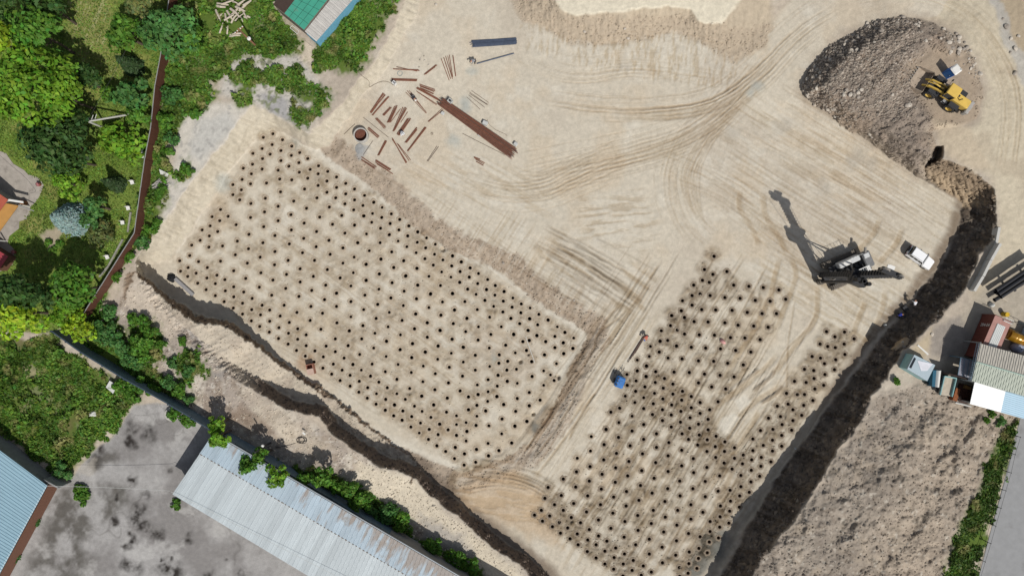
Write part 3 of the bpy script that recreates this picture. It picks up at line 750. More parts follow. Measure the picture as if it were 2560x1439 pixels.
# ---------------------------------------------------------------- the drilled field: hole positions and the spoil round each
HC = '0ch0i30cj0it0d10j60d20ik0d60hq0db0h00dm0iy0dq0jn0ds0i50dw0go0e10fy0eb0k30ed0ja0ee0ik0ei0h50ej0gd0el0fo0eq0f10ey0jo0ey0ki0f20j30f40g20f90fb0fb0ej0fb0i40fg0h20fk0kx0fm0je0fn0k60fu0f00g60di0g60ct0g70ld0g80is0g80jw0g80kl0gc0ho0ge0fl0gh0gq0gn0dv0gr0d60gt0cg0gu0l10gu0ls0gw0bo0gx0k90h20jb0h60i90h90h90ha0g90he0cr0he0f30hf0e40hg0c20hg0m90hh0lh0hi0kp0hj0be0hk0an0i00jx0i10mn0i20hu0i30lu0i40ix0i70l60i70bq0i70ab0i80b00i90gu0ia09j0ib0fq0id0ep0if0dr0ii0cp0ip0n10iq0li0iq0ma0ir0ap0iv0kh0iw0a10iy0jf0iy09a0j20id0j30hg0j30gc0jb0bt0jb0eb0jb0fb0jc0nh0jd0mq0jf0cf0jg0lx0jh0db0ji0ag0ji0b50jm09p0jq0l60ju0k00jw0j10k00i20k00nv0k10n40k20bj0k30gx0k30md0k70ew0k80as0k80fy0k90a50k90ch0ke0dy0kl0ob0km0lo0ko0mt0ko0nj0kr0kk0kr0ba0ks0by0kt0al0ku0jk0ku0in0l00hj0l30gj0l40fh0l50d40l70op0l90nz0l90n80la0eg0ld0b00ld0cd0lj0br0lj0m80ll0l90ln0k50lr0j60lt0p40lu0i20lv0oc0ly0h40lz0g20m00dq0m30c20m30cv0m40bi0m70f20ma0mu0me0lq0mf0pj0mg0or0mj0ks0mm0js0mn0o00mp0dc0mp0ck0mq0ip0mr0bw0mu0go0mv0ed0mx0hn0n10py0n30fk0n50p90na0ni0na0oe0nb0dq0nd0ca0nd0l90nd0d00nd0kc0ne0me0nm0ja0nm0qe0nq0ey0nr0po0nt0h70nt0i90nw0ou0ny0e50ny0g60o00dg0o00cq0o60nz0o90my0ob0q10ob0qs0od0kx0od0lz0od0ju0oi0pa0oj0ix0ok0ek0ol0hu0om0fm0om0dv0om0d40ou0gu0ox0r70oy0qg0oz0ol0p30po0p40ni0p70ml0p70e90p90ez0p90lh0pb0dk0pc0kh0pf0ic0pf0jg0pg0g80pi0rm0pj0qw0pn0he0pq0q30pt0ff0pu0p90pv0et0py0e10py0o50q10n40q40s10q40m30q50rb0q80l40qb0k20qb0qi0qc0j00qe0gu0qf0fu0qg0hz0qi0f30qj0ee0qr0ps0qr0sg0qs0rp0qt0oq0qu0no0qw0qw0qy0mo0r10ga0r10lo0r30fi0r50ko0r60eu0r70hh0r80jm0rc0su0rc0ik0re0s30rk0rb0rk0qb0rn0gq0rn0pa0rp0fy0rr0f80rs0o90rt0n80rx0m80rx0t50rz0si0s00l70s10i30s20k70s50rp0s60j50s90h40sb0gd0se0fo0sg0qy0sj0tm0sk0pu0sl0ot0sl0sw0sn0nu0ss0mt0ss0s60sv0ls0sw0hj0sx0kq0sy0im0sz0gt0t00g30t00js0t40u10t70tc0ta0rh0tb0sj0td0qh0te0pe0ti0hy0tj0of0tk0h70tm0gi0to0me0to0ne0tr0uh0ts0j60ts0lc0tt0ts0tw0ke0tx0sy0u30ie0u40s30u60hn0u70r10u80gy0u80px0uc0ux0ue0ox0uf0u50uf0o00uj0tf0uk0mx0ul0jt0um0lv0uo0iv0uq0ky0ur0i10uy0vb0v00sl0v20rm0v40tt0v50qk0v70ph0vb0j80vc0oi0vd0ig0ve0nj0vf0kd0vf0hr0vh0mg0vk0li0vk0vt0vm0v10vp0u70vp0tg0vp0su0vx0jl0vy0r40vy0iu0w10i60w40q30w60p40w60o30w80w90w90vh0wa0kx0wc0n00wd0ul0wd0tb0wf0m30wf0tx0wh0k20wj0sf0wj0rj0wl0j80wn0il0x00po0x00on0x10w20x20kf0x20ti0x30v60x40s40x40sv0x50lh0x50qp0x60jo0x70nl0x70rd0x80iz0x80mo0xo0ku0xq0si0xs0k30xv0je0xv0ru0xw0ur0xw0r60xw0qc0xx0vm0xy0tj0xz0o50y00m00y00pf0y30n70ya0l90yd0kh0ye0jt0yi0ri0yj0qs0yl0q10yn0p70yn0v90yo0om0yt0mo0yu0u30yv0t20yx0ln0yy0kw0yz0s20z00k80z40ny0z70po0z80qg0z90p20zh0m30zj0uq0zk0lb0zm0ko0zo0n70zr0tk0zs0oh0zt0sj0zv0pm0zx0ql0zx0rn1030mg1060lp1070l310b0np10k0ob10l0t810o0mx10r0nm10r0r810r0s510s0m410t0ld10x0p310y0q41140zq11a0na11c0mj11f0lt11i0rr11l0ze11o10511r0pq11r0qq11t0om11u0yk11w0np1220m71220xt1260zs1280q012d10j12h0qe12i0z012j0nc12j0o412n0p812p0mo12u10812x10z12z0yd1340ns1340x81340ze1350oj1380n213f10m13l11d13o0zw13s0o613u0ng13u0yx13z0xs1410wq1430vs14311114511s14b10914q0zi14s12914t0ye14t11g14x10q14x0xd14z0wd1500va1520ua15e12p15e11s15k11615k10215p0z015r0xx15t0ww15x0vw15y0uu1601281601341630ts16511j16f0sl16f10n16k0zl16m0yh16m13h16n12o16q0xg16r12016r0wg16t0vg16y0uc16z0tb1710sb17913y17a13417c11917d12f17e10617f0rh17h0z317i0y317j0pz17k0qq17l0x017o0w017r0ux17w13k17w0tw17w0sv17z12v1830rx18511s1850r51860qf1890pq1890oz18a0zr18b10s18d0yp18h0xo18j13w18k0wn18m0vh18o13918p0sc18p0uh18p0rl18p0tg18s0qu18v0q418w0pe19311e1930oq19312f1960o119810b19813o19a0y719b0sr19d0s019d0ze19f0x619g0ra19i0qj19j0w319j0ps19l0u319l0v119s0of19u0no19x0my19z11y1a01311a00t61a00sf1a10ro1a20qx1a310w1a50q91a60ys1a70zv1ad0xw1ad0nm1ae0wp1ae0ou1ae0vm1ag0up1ak0ml1am0ss1am0tm1an0lw1an0s31aq0rc1aq0qn1at0pt1ax12i1az0o01az11i1b010f1b10mw1b20ze1b613d1b713z1b70xd1b80ye1b90ta1ba0sj1bb0lk1bc0v81bc0wb1bc0rr1bd0ow1bd0u31be0kv1be0r51bj0n61bj0m11bs13r1bt1101bt0uh1bu1331bv12a1bv0pu1bw0tp1bx0sz1bz0z01bz1001c00o31c00ri1c00sa1c20ki1c20l61c40xw1c50vt1c60ws1c60js1c70mb1ce13f1cg0uv1ci12q1ci0tf1ci0p11ci0qk1cj1211ck0n81ck0u61cm1181cm0ke1cm0rx1cm0so1cq0lh1cs0jg1ct0zj1cx0ip1cx0py1cz0xe1cz0yg1d00o51d30wf1d30vb1d40ui1d412c1d60tt1d60mc1d60t31d911l1d90jl1da0sf1db0ki1db1061db10v1df0qu1di0j11dk0p21dl0hs1dm0n91do0uz1dp0vq1dp0li1dq0u91dv0y21dv0rv1dw11b1dz0x01dz10k1e00q11e00zu1e10z31e10o71ea0w41eb0vb1ec0me1ec0kn1ec0un1ee0qz1eh0iu1ej0p71em10a1eo0zg1ep0y01eq0nf1eq0yr1eu0lj1eu0wj1ey0js1ez0q51f00v21f00vs1f30ob1f90mk1fc0z61fd0ye1fe0kp1fg0wz1fg0xr1fk0w61fm0vk1fm0pb1fq0ng1fw0lo1g00jv1g10y51g50of1g50xf1g60wm1g70vw1ga0ug1ga0v91gc0mm1gg0ku1gr0x11gs0nk1gt0tv1gu0wc1gv0vq1gx0lr1h00jy1h00uw1hc0mp1hd0t01hh0kw1hj0w11hn0uj1hn0va1ho0ts1hx0lr1hz0s61i30k41i70sw1ia0uy1ia0u71ib0tg1ik0kr1im0ra1iq0s11iz0tu1j20t61j20sf1j60qg1jd0rd1jo0st1jt0s41jv0pm1jv0rd1jz0qj1ke0oq1kg0rs1ki0pp1kj0q91kl0qz1ky0nv1kz0ou1l70qq1l90p81la0pz1le0n01lh0o11ly0pn1lz0nd1m00o41m10oy1mm0nv1mn0n11mo0ol1nb0ni'
B36 = '0123456789abcdefghijklmnopqrstuvwxyz'
def d36(s): return B36.index(s[0]) * 1296 + B36.index(s[1]) * 36 + B36.index(s[2])
HOLES = [(d36(HC[i:i + 3]), d36(HC[i + 3:i + 6])) for i in range(0, len(HC), 6)]
SHALLOW = [(1107, 623, 6.5), (1301, 903, 5), (1394, 943, 6.5), (1333, 1034, 4.5), (1321, 885, 3)]
hz_ = []
hr = np.random.default_rng(5)
for (x, y) in HOLES:
    right = x > 1480 or (x > 1320 and y > 1150)
    ox, oy = hr.normal(0, 3, 2)
    R = hr.uniform(15, 25) * (1.0 if right else .9)
    sl = win(x - 45, x + 45, y - 45, y + 45)
    X, Y = GX[sl], GY[sl]
    wv = 6 * N_mid[sl] + 5 * N_fin[sl]
    dd = np.hypot(X - x - ox, (Y - y - oy + 2)) + wv
    m = sstep(R * 1.2, R * .55, dd) * hr.uniform(.6, 1.0) * np.clip(.85 + 1.1 * N_fin[sl], .2, 1.35)
    k = (.62, .58, .53) if right else (.74, .70, .65)
    C[sl] *= 1 - m[..., None] * (1 - np.array(k, np.float32))
    Z[sl] += m * (.05 + (.20 if right else .13) * N_fin[sl])
    dc = np.hypot(X - x, Y - y)
    z0 = float(np.mean(Z[sl][dc < 12]))
    f = sstep(17, 10, dc)
    Z[sl] = Z[sl] * (1 - f) + (z0 - .03) * f
    hz_.append(z0)
for (x, y, r) in SHALLOW:
    sl = win(x - 20, x + 20, y - 20, y + 20)
    dc = np.hypot(GX[sl] - x, GY[sl] - y)
    Z[sl] -= .55 * sstep(r + 1.5, r - 1.5, dc)
keep_out = np.zeros((NV - 1, NU - 1), bool)
qx = (GX[:-1, :-1] + GX[1:, 1:]) / 2; qy = (GY[:-1, :-1] + GY[1:, 1:]) / 2
for (x, y) in HOLES:
    sl = win(x - 12, x + 12, y - 12, y + 12)
    sl = (slice(sl[0].start, min(sl[0].stop, NV - 1)), slice(sl[1].start, min(sl[1].stop, NU - 1)))
    keep_out[sl] |= np.hypot(qx[sl] - x, qy[sl] - y) < 6.4

# ---------------------------------------------------------------- level pads and flat strips
def flatten(poly, z, feather=10):
    sl = winp(poly, feather + 10)
    m = sstep(feather, -2, sdist(GX[sl], GY[sl], poly))
    Z[sl] = Z[sl] * (1 - m) + z * m
flatten([(2268, 172), (2330, 140), (2420, 250), (2440, 300), (2340, 296), (2285, 230)], float(Z[np.searchsorted(V, 241), np.searchsorted(U, 2352)]), 18)
ROAD = [(2551, 1036), (2700, 1036), (2700, 1500), (2700, 2600), (2140, 2600), (2428, 1500), (2446, 1430), (2480, 1300), (2515, 1175)]
flatten(ROAD, 4.86, 14)
LOT = [(335, 1012), (372, 1008), (430, 1012), (540, 1088), (1250, 1530), (1900, 2400), (-700, 2400), (-300, 1440), (15, 1428), (150, 1205), (185, 1188), (232, 1130), (292, 1085)]
flatten(LOT, 3.98, 24)
TERR = [(-300, 300), (0, 378), (60, 425), (109, 462), (96, 495), (19, 608), (36, 622), (34, 650), (8, 672), (-300, 760)]
flatten(TERR, 3.72, 10)

def groundz(px, py):
    i = np.clip(np.searchsorted(U, px) - 1, 0, NU - 2); j = np.clip(np.searchsorted(V, py) - 1, 0, NV - 2)
    fx = (px - U[i]) / (U[i + 1] - U[i]); fy = (py - V[j]) / (V[j + 1] - V[j])
    return float((Z[j, i] * (1 - fx) + Z[j, i + 1] * fx) * (1 - fy) + (Z[j + 1, i] * (1 - fx) + Z[j + 1, i + 1] * fx) * fy)
def G(px, py, dz=0.0):
    """point on the ground seen at a photo position"""
    z = groundz(px, py)
    return W(px, py, z) + Vector((0, 0, dz))
def at_z(px, py, dz):
    """ground point, plus height: where the photo sees the TOP of something dz tall at (px, py)"""
    z = groundz(px, py) + dz
    return W(px, py, z)
def zw(x, y):
    """ground height under a world point"""
    z = 2.0
    for _ in range(4):
        k = (H - z) / H / S
        z = groundz(x / k + CX, -y / k + CY)
    return z

# ---------------------------------------------------------------- ground mesh
k_ = (H - Z) / H / S
co = np.stack([(GX - CX) * k_, -(GY - CY) * k_, Z], -1).astype(np.float32)
ground_m = mat('soil', (1, 1, 1), rough=.95, var=.12, scale=1.7, attr='soil', spec=.15)
def ground_detail(m):
    nt = m.node_tree; N, L = nt.nodes, nt.links
    b = N['Principled BSDF']
    tc = [n for n in N if n.type == 'TEX_COORD'][0]
    hs = []
    for sc, st in ((3.0, .5), (11.0, .35)):
        n = N.new('ShaderNodeTexNoise'); n.inputs['Scale'].default_value = sc; n.inputs['Detail'].default_value = 5; n.inputs['Roughness'].default_value = .6
        L.new(tc.outputs['Object'], n.inputs['Vector']); hs.append(n.outputs['Fac'])
    ad = N.new('ShaderNodeMath'); ad.operation = 'ADD'
    L.new(hs[0], ad.inputs[0]); L.new(hs[1], ad.inputs[1])
    bp = N.new('ShaderNodeBump'); bp.inputs['Strength'].default_value = .55; bp.inputs['Distance'].default_value = .06
    L.new(ad.outputs[0], bp.inputs['Height']); L.new(bp.outputs['Normal'], b.inputs['Normal'])
    # fine grit
    src = b.inputs['Base Color'].links[0].from_socket
    mr = N.new('ShaderNodeMapRange'); mr.inputs['From Min'].default_value = .3; mr.inputs['From Max'].default_value = .7; mr.inputs['To Min'].default_value = .86; mr.inputs['To Max'].default_value = 1.13
    L.new(hs[1], mr.inputs['Value'])
    sc_ = N.new('ShaderNodeVectorMath'); sc_.operation = 'SCALE'
    L.new(src, sc_.inputs[0]); L.new(mr.outputs[0], sc_.inputs['Scale'])
    L.new(sc_.outputs[0], b.inputs['Base Color'])
ground_detail(ground_m)
idx = np.arange(NV * NU).reshape(NV, NU)
quads = np.stack([idx[1:, :-1], idx[1:, 1:], idx[:-1, 1:], idx[:-1, :-1]], -1)
Hq = Hm[:-1, :-1] > .5
def grid_object(name, mask, material, kind='structure', dz=0.0):
    q = quads[mask]
    used, inv = np.unique(q.ravel(), return_inverse=True)
    vv = co.reshape(-1, 3)[used].copy(); vv[:, 2] += dz
    cc = C.reshape(-1, 3)[used]
    me = bpy.data.meshes.new(name)
    me.vertices.add(len(used)); me.vertices.foreach_set('co', vv.ravel())
    n = len(q)
    me.loops.add(n * 4); me.loops.foreach_set('vertex_index', inv.astype(np.int32))
    me.polygons.add(n); me.polygons.foreach_set('loop_start', np.arange(0, n * 4, 4, dtype=np.int32)); me.polygons.foreach_set('loop_total', np.full(n, 4, np.int32))
    me.polygons.foreach_set('use_smooth', np.ones(n, bool))
    me.update(calc_edges=True); me.validate()
    a = me.color_attributes.new('soil', 'FLOAT_COLOR', 'POINT')
    a.data.foreach_set('color', np.concatenate([cc, np.ones((len(cc), 1))], 1).astype(np.float32).ravel())
    me.materials.append(material)
    o = link(bpy.data.objects.new(name, me))
    tag(o, kind=kind)
    return o
grit = vnoise(GX / 4.1, GY / 4.1, 901) * .6 + vnoise(GX / 2.6, GY / 2.6, 902) * .5
C *= 1 + .055 * grit[..., None]
blot = fbm(GX, GY, 20, 3, 903)
C *= 1 + .05 * blot[..., None] * lowm[..., None]
# worn concrete yard, painted as soil colour too
LM = region(LOT, 5, .6)
paint(LM, A(166, 163, 160))
paint(LM * sstep(-.1, .4, fbm(GX, GY, 120, 5, 910, .6)), A(134, 130, 127), .85)
paint(LM * sstep(.12, .42, fbm(GX, GY, 55, 5, 911, .62)), A(184, 181, 177), .65)
dk_ = np.maximum(region([(150, 1205), (260, 1215), (322, 1215), (330, 1270), (250, 1310), (215, 1360), (225, 1470), (60, 1500), (70, 1400), (110, 1320)], 26, 3.5), .9 * region([(200, 1130), (260, 1080), (300, 1110), (290, 1160), (230, 1180)], 14, 3))
paint(LM * dk_ * sstep(-.5, .2, fbm(GX, GY, 40, 4, 912, .6)), A(90, 86, 80), .9)
sp = np.zeros(GX.shape, np.float32)
for (x, y, r) in ((372, 1080, 20), (335, 1075, 14), (330, 1105, 12), (352, 1275, 16), (345, 1300, 22), (365, 1315, 20), (395, 1330, 18), (290, 1300, 10), (330, 1345, 10), (320, 1360, 12), (475, 1345, 12), (400, 1385, 6), (430, 1395, 5), (320, 1410, 20), (345, 1425, 18), (415, 1420, 24), (440, 1430, 20), (365, 1235, 12), (330, 1205, 14), (290, 1245, 8), (525, 1430, 10), (420, 1172, 8), (560, 1400, 6), (600, 1440, 10), (250, 1130, 14), (240, 1150, 16)):
    sp = np.maximum(sp, blob(x, y, r, .6, 2.2))
paint(LM * sp * np.clip(.7 + N_fin, 0, 1), A(54, 50, 47), 1.0)
paint(LM * region([(170, 1000), (260, 1090), (240, 1200), (180, 1210)], 10, 3) * sstep(0, .3, N_mid), A(190, 182, 170), .5)
crk = sstep(.025, .0, np.abs(fbm(GX, GY, 90, 3, 915))) * sstep(-.1, .2, fbm(GX, GY, 60, 2, 916))
paint(LM * crk, A(104, 100, 96), .5)
np.clip(C, .01, .9, out=C)
LQ = (LM[:-1, :-1] > .5)
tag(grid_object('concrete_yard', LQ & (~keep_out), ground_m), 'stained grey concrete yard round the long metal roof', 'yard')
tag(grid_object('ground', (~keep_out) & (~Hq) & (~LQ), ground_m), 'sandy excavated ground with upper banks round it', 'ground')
tag(grid_object('rubble_heap', Hq & (~keep_out), ground_m), 'grey brown heap of rubble and soil at the yard corner', 'rubble heap')

# ------------------------------------------------------------------ bored pile holes
collar_l = mat('spoil_pale', A(172, 157, 137), rough=.95, var=.2, scale=6, bump=.5)
collar_r = mat('spoil_dark', A(140, 126, 109), rough=.95, var=.22, scale=6, bump=.6)
shaft_m = mat('hole_soil', A(96, 78, 60), rough=1, var=.2, scale=4)
def hole_mesh(seed, m, k=1.0):
    r = random.Random(seed); n = 18
    rad = [[], [], [], [], []]; v = []; f = []
    prof = [(.60, -.05), (.46, .01), (.32, .045), (.228, .015), (.215, -.5), (.21, -3.0)]
    jit = [1 + r.uniform(-.2, .2) for _ in range(n)]
    for q, (R, z) in enumerate(prof):
        for i in range(n):
            a = 2 * math.pi * i / n
            R2 = R * k * (jit[i] if q == 0 else (1 + (jit[i] - 1) * .6) if q == 1 else (1 + (jit[i] - 1) * .3) if q == 2 else 1)
            v.append((R2 * math.cos(a), R2 * math.sin(a), z + (r.uniform(-.02, .03) if 0 < q < 3 else 0)))
    for q in range(len(prof) - 1):
        for i in range(n):
            j = (i + 1) % n
            f.append((q * n + i, q * n + j, (q + 1) * n + j, (q + 1) * n + i))
    f.append(tuple(range((len(prof) - 1) * n, len(prof) * n)))
    me = bpy.data.meshes.new('pile_hole')
    me.from_pydata(v, [], f)
    me.materials.append(m); me.materials.append(shaft_m)
    for i, p in enumerate(me.polygons):
        p.material_index = 0 if i < 3 * n else 1
        p.use_smooth = True
    me.update()
    return me
HM_L = [hole_mesh(i, collar_l) for i in range(4)]
HM_R = [hole_mesh(i + 9, collar_r, 1.04) for i in range(4)]
order = sorted(range(len(HOLES)), key=lambda i: (HOLES[i][0] - CX) ** 2 + (HOLES[i][1] - CY) ** 2)
rest_v = []; rest_f = []; rest_mi = []
for rank, i in enumerate(order):
    x, y = HOLES[i]
    right = x > 1480 or (x > 1320 and y > 1150)
    me = random.choice(HM_R if right else HM_L)
    p = W(x, y, hz_[i] - .03)
    a = random.uniform(0, 6.28)
    if rank < 300:
        o = link(bpy.data.objects.new('pile_hole', me))
        o.location = p; o.rotation_euler = (0, 0, a); q_ = random.uniform(.86, 1.14); o.scale = (q_, q_ * random.uniform(.93, 1.07), 1)
        tag(o, 'round dark bored pile hole with low spoil rim in the sandy pit floor', 'pile hole', 'bored pile holes in the excavated floor')
    else:
        n0 = len(rest_v); c, s = math.cos(a), math.sin(a)
        rest_v += [(p.x + q.co.x * c - q.co.y * s, p.y + q.co.x * s + q.co.y * c, p.z + q.co.z) for q in me.vertices]
        for q in me.polygons:
            rest_f.append(tuple(k + n0 for k in q.vertices)); rest_mi.append(q.material_index + (2 if right else 0))
me = bpy.data.meshes.new('pile_holes_far')
me.from_pydata(rest_v, [], rest_f)
for m in (collar_l, shaft_m, collar_r, shaft_m): me.materials.append(m)
me.polygons.foreach_set('material_index', rest_mi)
me.polygons.foreach_set('use_smooth', [True] * len(me.polygons))
me.update()
tag(link(bpy.data.objects.new('pile_holes', me)), 'many more bored pile holes farther out over the pit floor', 'pile holes', 'bored pile holes in the excavated floor', 'stuff')

# ------------------------------------------------------------------ vegetation
def leaf_material(name, rough=.6, trans=.25):
    m = bpy.data.materials.new(name); m.use_nodes = True
    nt = m.node_tree; N, L = nt.nodes, nt.links
    b = N['Principled BSDF']; out = N['Material Output']
    at = N.new('ShaderNodeAttribute'); at.attribute_name = 'tint'
    b.inputs['Roughness'].default_value = rough; b.inputs['Specular IOR Level'].default_value = .25
    L.new(at.outputs['Color'], b.inputs['Base Color'])
    tl = N.new('ShaderNodeBsdfTranslucent'); L.new(at.outputs['Color'], tl.inputs['Color'])
    mx = N.new('ShaderNodeMixShader'); mx.inputs[0].default_value = trans
    L.new(b.outputs[0], mx.inputs[1]); L.new(tl.outputs[0], mx.inputs[2]); L.new(mx.outputs[0], out.inputs['Surface'])
    return m
leaf_m = leaf_material('leaf', trans=.33)
bark_m = mat('bark', A(96, 84, 72), rough=.95, var=.25, scale=5, bump=.4)

def leaf_cloud(P, Nn, size, col, aspect=1.7, var=.22, hue=.10, r=None):
    """rhombic leaf faces at points P with normals Nn; returns verts, per-vertex colour"""
    r = r or rng
    n = len(P)
    Nn = Nn / (np.linalg.norm(Nn, axis=1)[:, None] + 1e-9)
    t = r.normal(size=(n, 3)); t -= (t * Nn).sum(1)[:, None] * Nn; t /= np.linalg.norm(t, axis=1)[:, None] + 1e-9
    b = np.cross(Nn, t)
    s = (size * r.uniform(.65, 1.35, n))[:, None]
    q = np.stack([P - t * s * aspect / 2, P - b * s / 2 + Nn * s * .06, P + t * s * aspect / 2, P + b * s / 2 + Nn * s * .06], 1)
    k = np.clip(1 + var * r.normal(size=n), .45, 1.7)[:, None]
    c = np.array(col)[None, :] * k
    c[:, 0] *= 1 + hue * r.normal(size=n) * 1.6; c[:, 2] *= 1 + hue * r.normal(size=n)
    c = np.clip(c, .004, .8)
    return q.reshape(-1, 3), np.repeat(c, 4, 0)

def leaf_object(name, V_, C_, parent=None, m=None):
    n = len(V_) // 4
    me = bpy.data.meshes.new(name)
    me.vertices.add(n * 4); me.vertices.foreach_set('co', V_.astype(np.float32).ravel())
    me.loops.add(n * 4); me.loops.foreach_set('vertex_index', np.arange(n * 4, dtype=np.int32))
    me.polygons.add(n); me.polygons.foreach_set('loop_start', np.arange(0, n * 4, 4, dtype=np.int32)); me.polygons.foreach_set('loop_total', np.full(n, 4, np.int32))
    me.update(calc_edges=True)
    a = me.color_attributes.new('tint', 'FLOAT_COLOR', 'POINT')
    a.data.foreach_set('color', np.concatenate([C_, np.ones((len(C_), 1))], 1).astype(np.float32).ravel())
    me.materials.append(m or leaf_m)
    return link(bpy.data.objects.new(name, me), parent)

def crown_points(R, hgt, n, clumps, r, flat=.8, up=.35):
    """clumps of foliage spread through an uneven dome; returns points and outward normals"""
    cs = []
    for _ in range(clumps):
        a = r.uniform(0, 2 * math.pi); u = r.uniform(-.35, 1.0)
        rr = math.sqrt(max(0, 1 - min(1, abs(u)) ** 2)) * r.uniform(.55, .95)
        cs.append((R * rr * math.cos(a), R * rr * math.sin(a), hgt * .5 * u * .8, R * r.uniform(.26, .44)))
    cs.append((0, 0, hgt * .25, R * .5))
    w = np.array([c[3] ** 2 for c in cs]); w /= w.sum()
    pick = r.choice(len(cs), n, p=w)
    cc = np.array(cs)[pick]
    d = r.normal(size=(n, 3)); d[:, 2] = np.abs(d[:, 2]) * 1.0 - .35
    d /= np.linalg.norm(d, axis=1)[:, None]
    sh = r.uniform(.72, 1.08, n)[:, None]
    P = cc[:, :3] + d * cc[:, 3:4] * sh * np.array([1, 1, flat])
    Nn = d + r.normal(size=(n, 3)) * .55; Nn[:, 2] += up
    # tone differs clump by clump (young and old growth)
    return P, Nn, pick

def make_tree(px, py, rpx, h, col, label, cat='tree', name='tree', dens=1.0, leaf=.36, group=None, trunk=.16, clumps=None, squash=.8, base=None):
    z0 = groundz(px, py) if base is None else base
    zc = z0 + h * .72
    c = W(px, py, zc)
    # ground under the crown (the crown itself is what the photo shows at px, py)
    z0 = zw(c.x, c.y) if base is None else base
    R = rpx / S * (H - zc) / H
    t = thing(name, label, cat, (c.x, c.y, z0), random.uniform(0, 6.28), group)
    r = np.random.default_rng(int(px * 7 + py * 13) % 99991)
    n = int(dens * 52 * R * R / leaf / leaf * .36 + 60)
    n = min(n, 9000)
    ch = min(h * .85, R * 2 * squash)
    P, Nn, pick = crown_points(R, ch, n, clumps or int(9 + R * 3.2), r)
    P[:, 2] += h - ch * .56
    P[:, 2] = np.maximum(P[:, 2], .12)
    V_, C_ = leaf_cloud(P, Nn, leaf, col, r=r)
    tone = np.random.default_rng(int(px)).uniform(.78, 1.2, 200)[pick]
    C_ *= np.repeat(tone, 4)[:, None]
    mb = MB()
    th = h - ch * .35
    mb.tube([(0, 0, -.2), (.03 * h, .0, th * .4), (0, .02 * h, th * .75), (0, 0, th)], [trunk * 1.25, trunk, trunk * .7, trunk * .3], 7)
    for k in range(5):
        a = k * 1.257 + r.uniform(-.3, .3); z1 = th * r.uniform(.45, .75)
        mb.tube([(0, 0, z1), (math.cos(a) * R * .3, math.sin(a) * R * .3, z1 + ch * .12), (math.cos(a) * R * .62, math.sin(a) * R * .62, z1 + ch * .26)], [trunk * .5, trunk * .33, trunk * .12], 5)
    mb.build('trunk', bark_m, t)
    leaf_object('crown', V_, C_, t)
    return t

def make_conifer(px, py, rpx, h, col, label, name='spruce', leaf=.22, group=None, dens=1.0):
    z0 = groundz(px, py); c = W(px, py, z0 + h * .35); z0 = zw(c.x, c.y)
    R = rpx / S * (H - z0 - h * .3) / H
    t = thing(name, label, 'conifer', (c.x, c.y, z0), random.uniform(0, 6.28), group)
    r = np.random.default_rng(int(px * 3 + py))
    tiers = int(h / .42) + 3
    PP = []; NN = []
    for k in range(tiers):
        f = k / (tiers - 1)
        zt = .3 + f * (h - .35); rt = R * (1 - f) ** .8 + .06
        nb = max(5, int(6 + 16 * rt / max(R, .1)))
        a0 = r.uniform(0, 6.28)
        for b in range(nb):
            a = a0 + 2 * math.pi * b / nb + r.uniform(-.12, .12); L = rt * r.uniform(.78, 1.08)
            m = max(3, int(dens * L / leaf * 4.2))
            s = np.sqrt(r.uniform(.08, 1, m)) * L
            w = (s * .16 + .05) * r.normal(size=m)
            x = np.cos(a) * s - np.sin(a) * w; y = np.sin(a) * s + np.cos(a) * w
            PP.append(np.stack([x, y, zt - .22 * s + .10 * s * s / max(L, .2) + r.normal(size=m) * .03], 1))
            nn = np.stack([np.cos(a) * .5 + r.normal(size=m) * .4, np.sin(a) * .5 + r.normal(size=m) * .4, np.full(m, 1.0)], 1)
            NN.append(nn)
    P = np.concatenate(PP); Nn = np.concatenate(NN)
    V_, C_ = leaf_cloud(P, Nn, leaf, col, 2.0, .25, .06, r)
    MB().tube([(0, 0, -.2), (0, 0, h * .5), (0, 0, h)], [.14, .08, .02], 6).build('trunk', bark_m, t)
    leaf_object('crown', V_, C_, t)
    return t

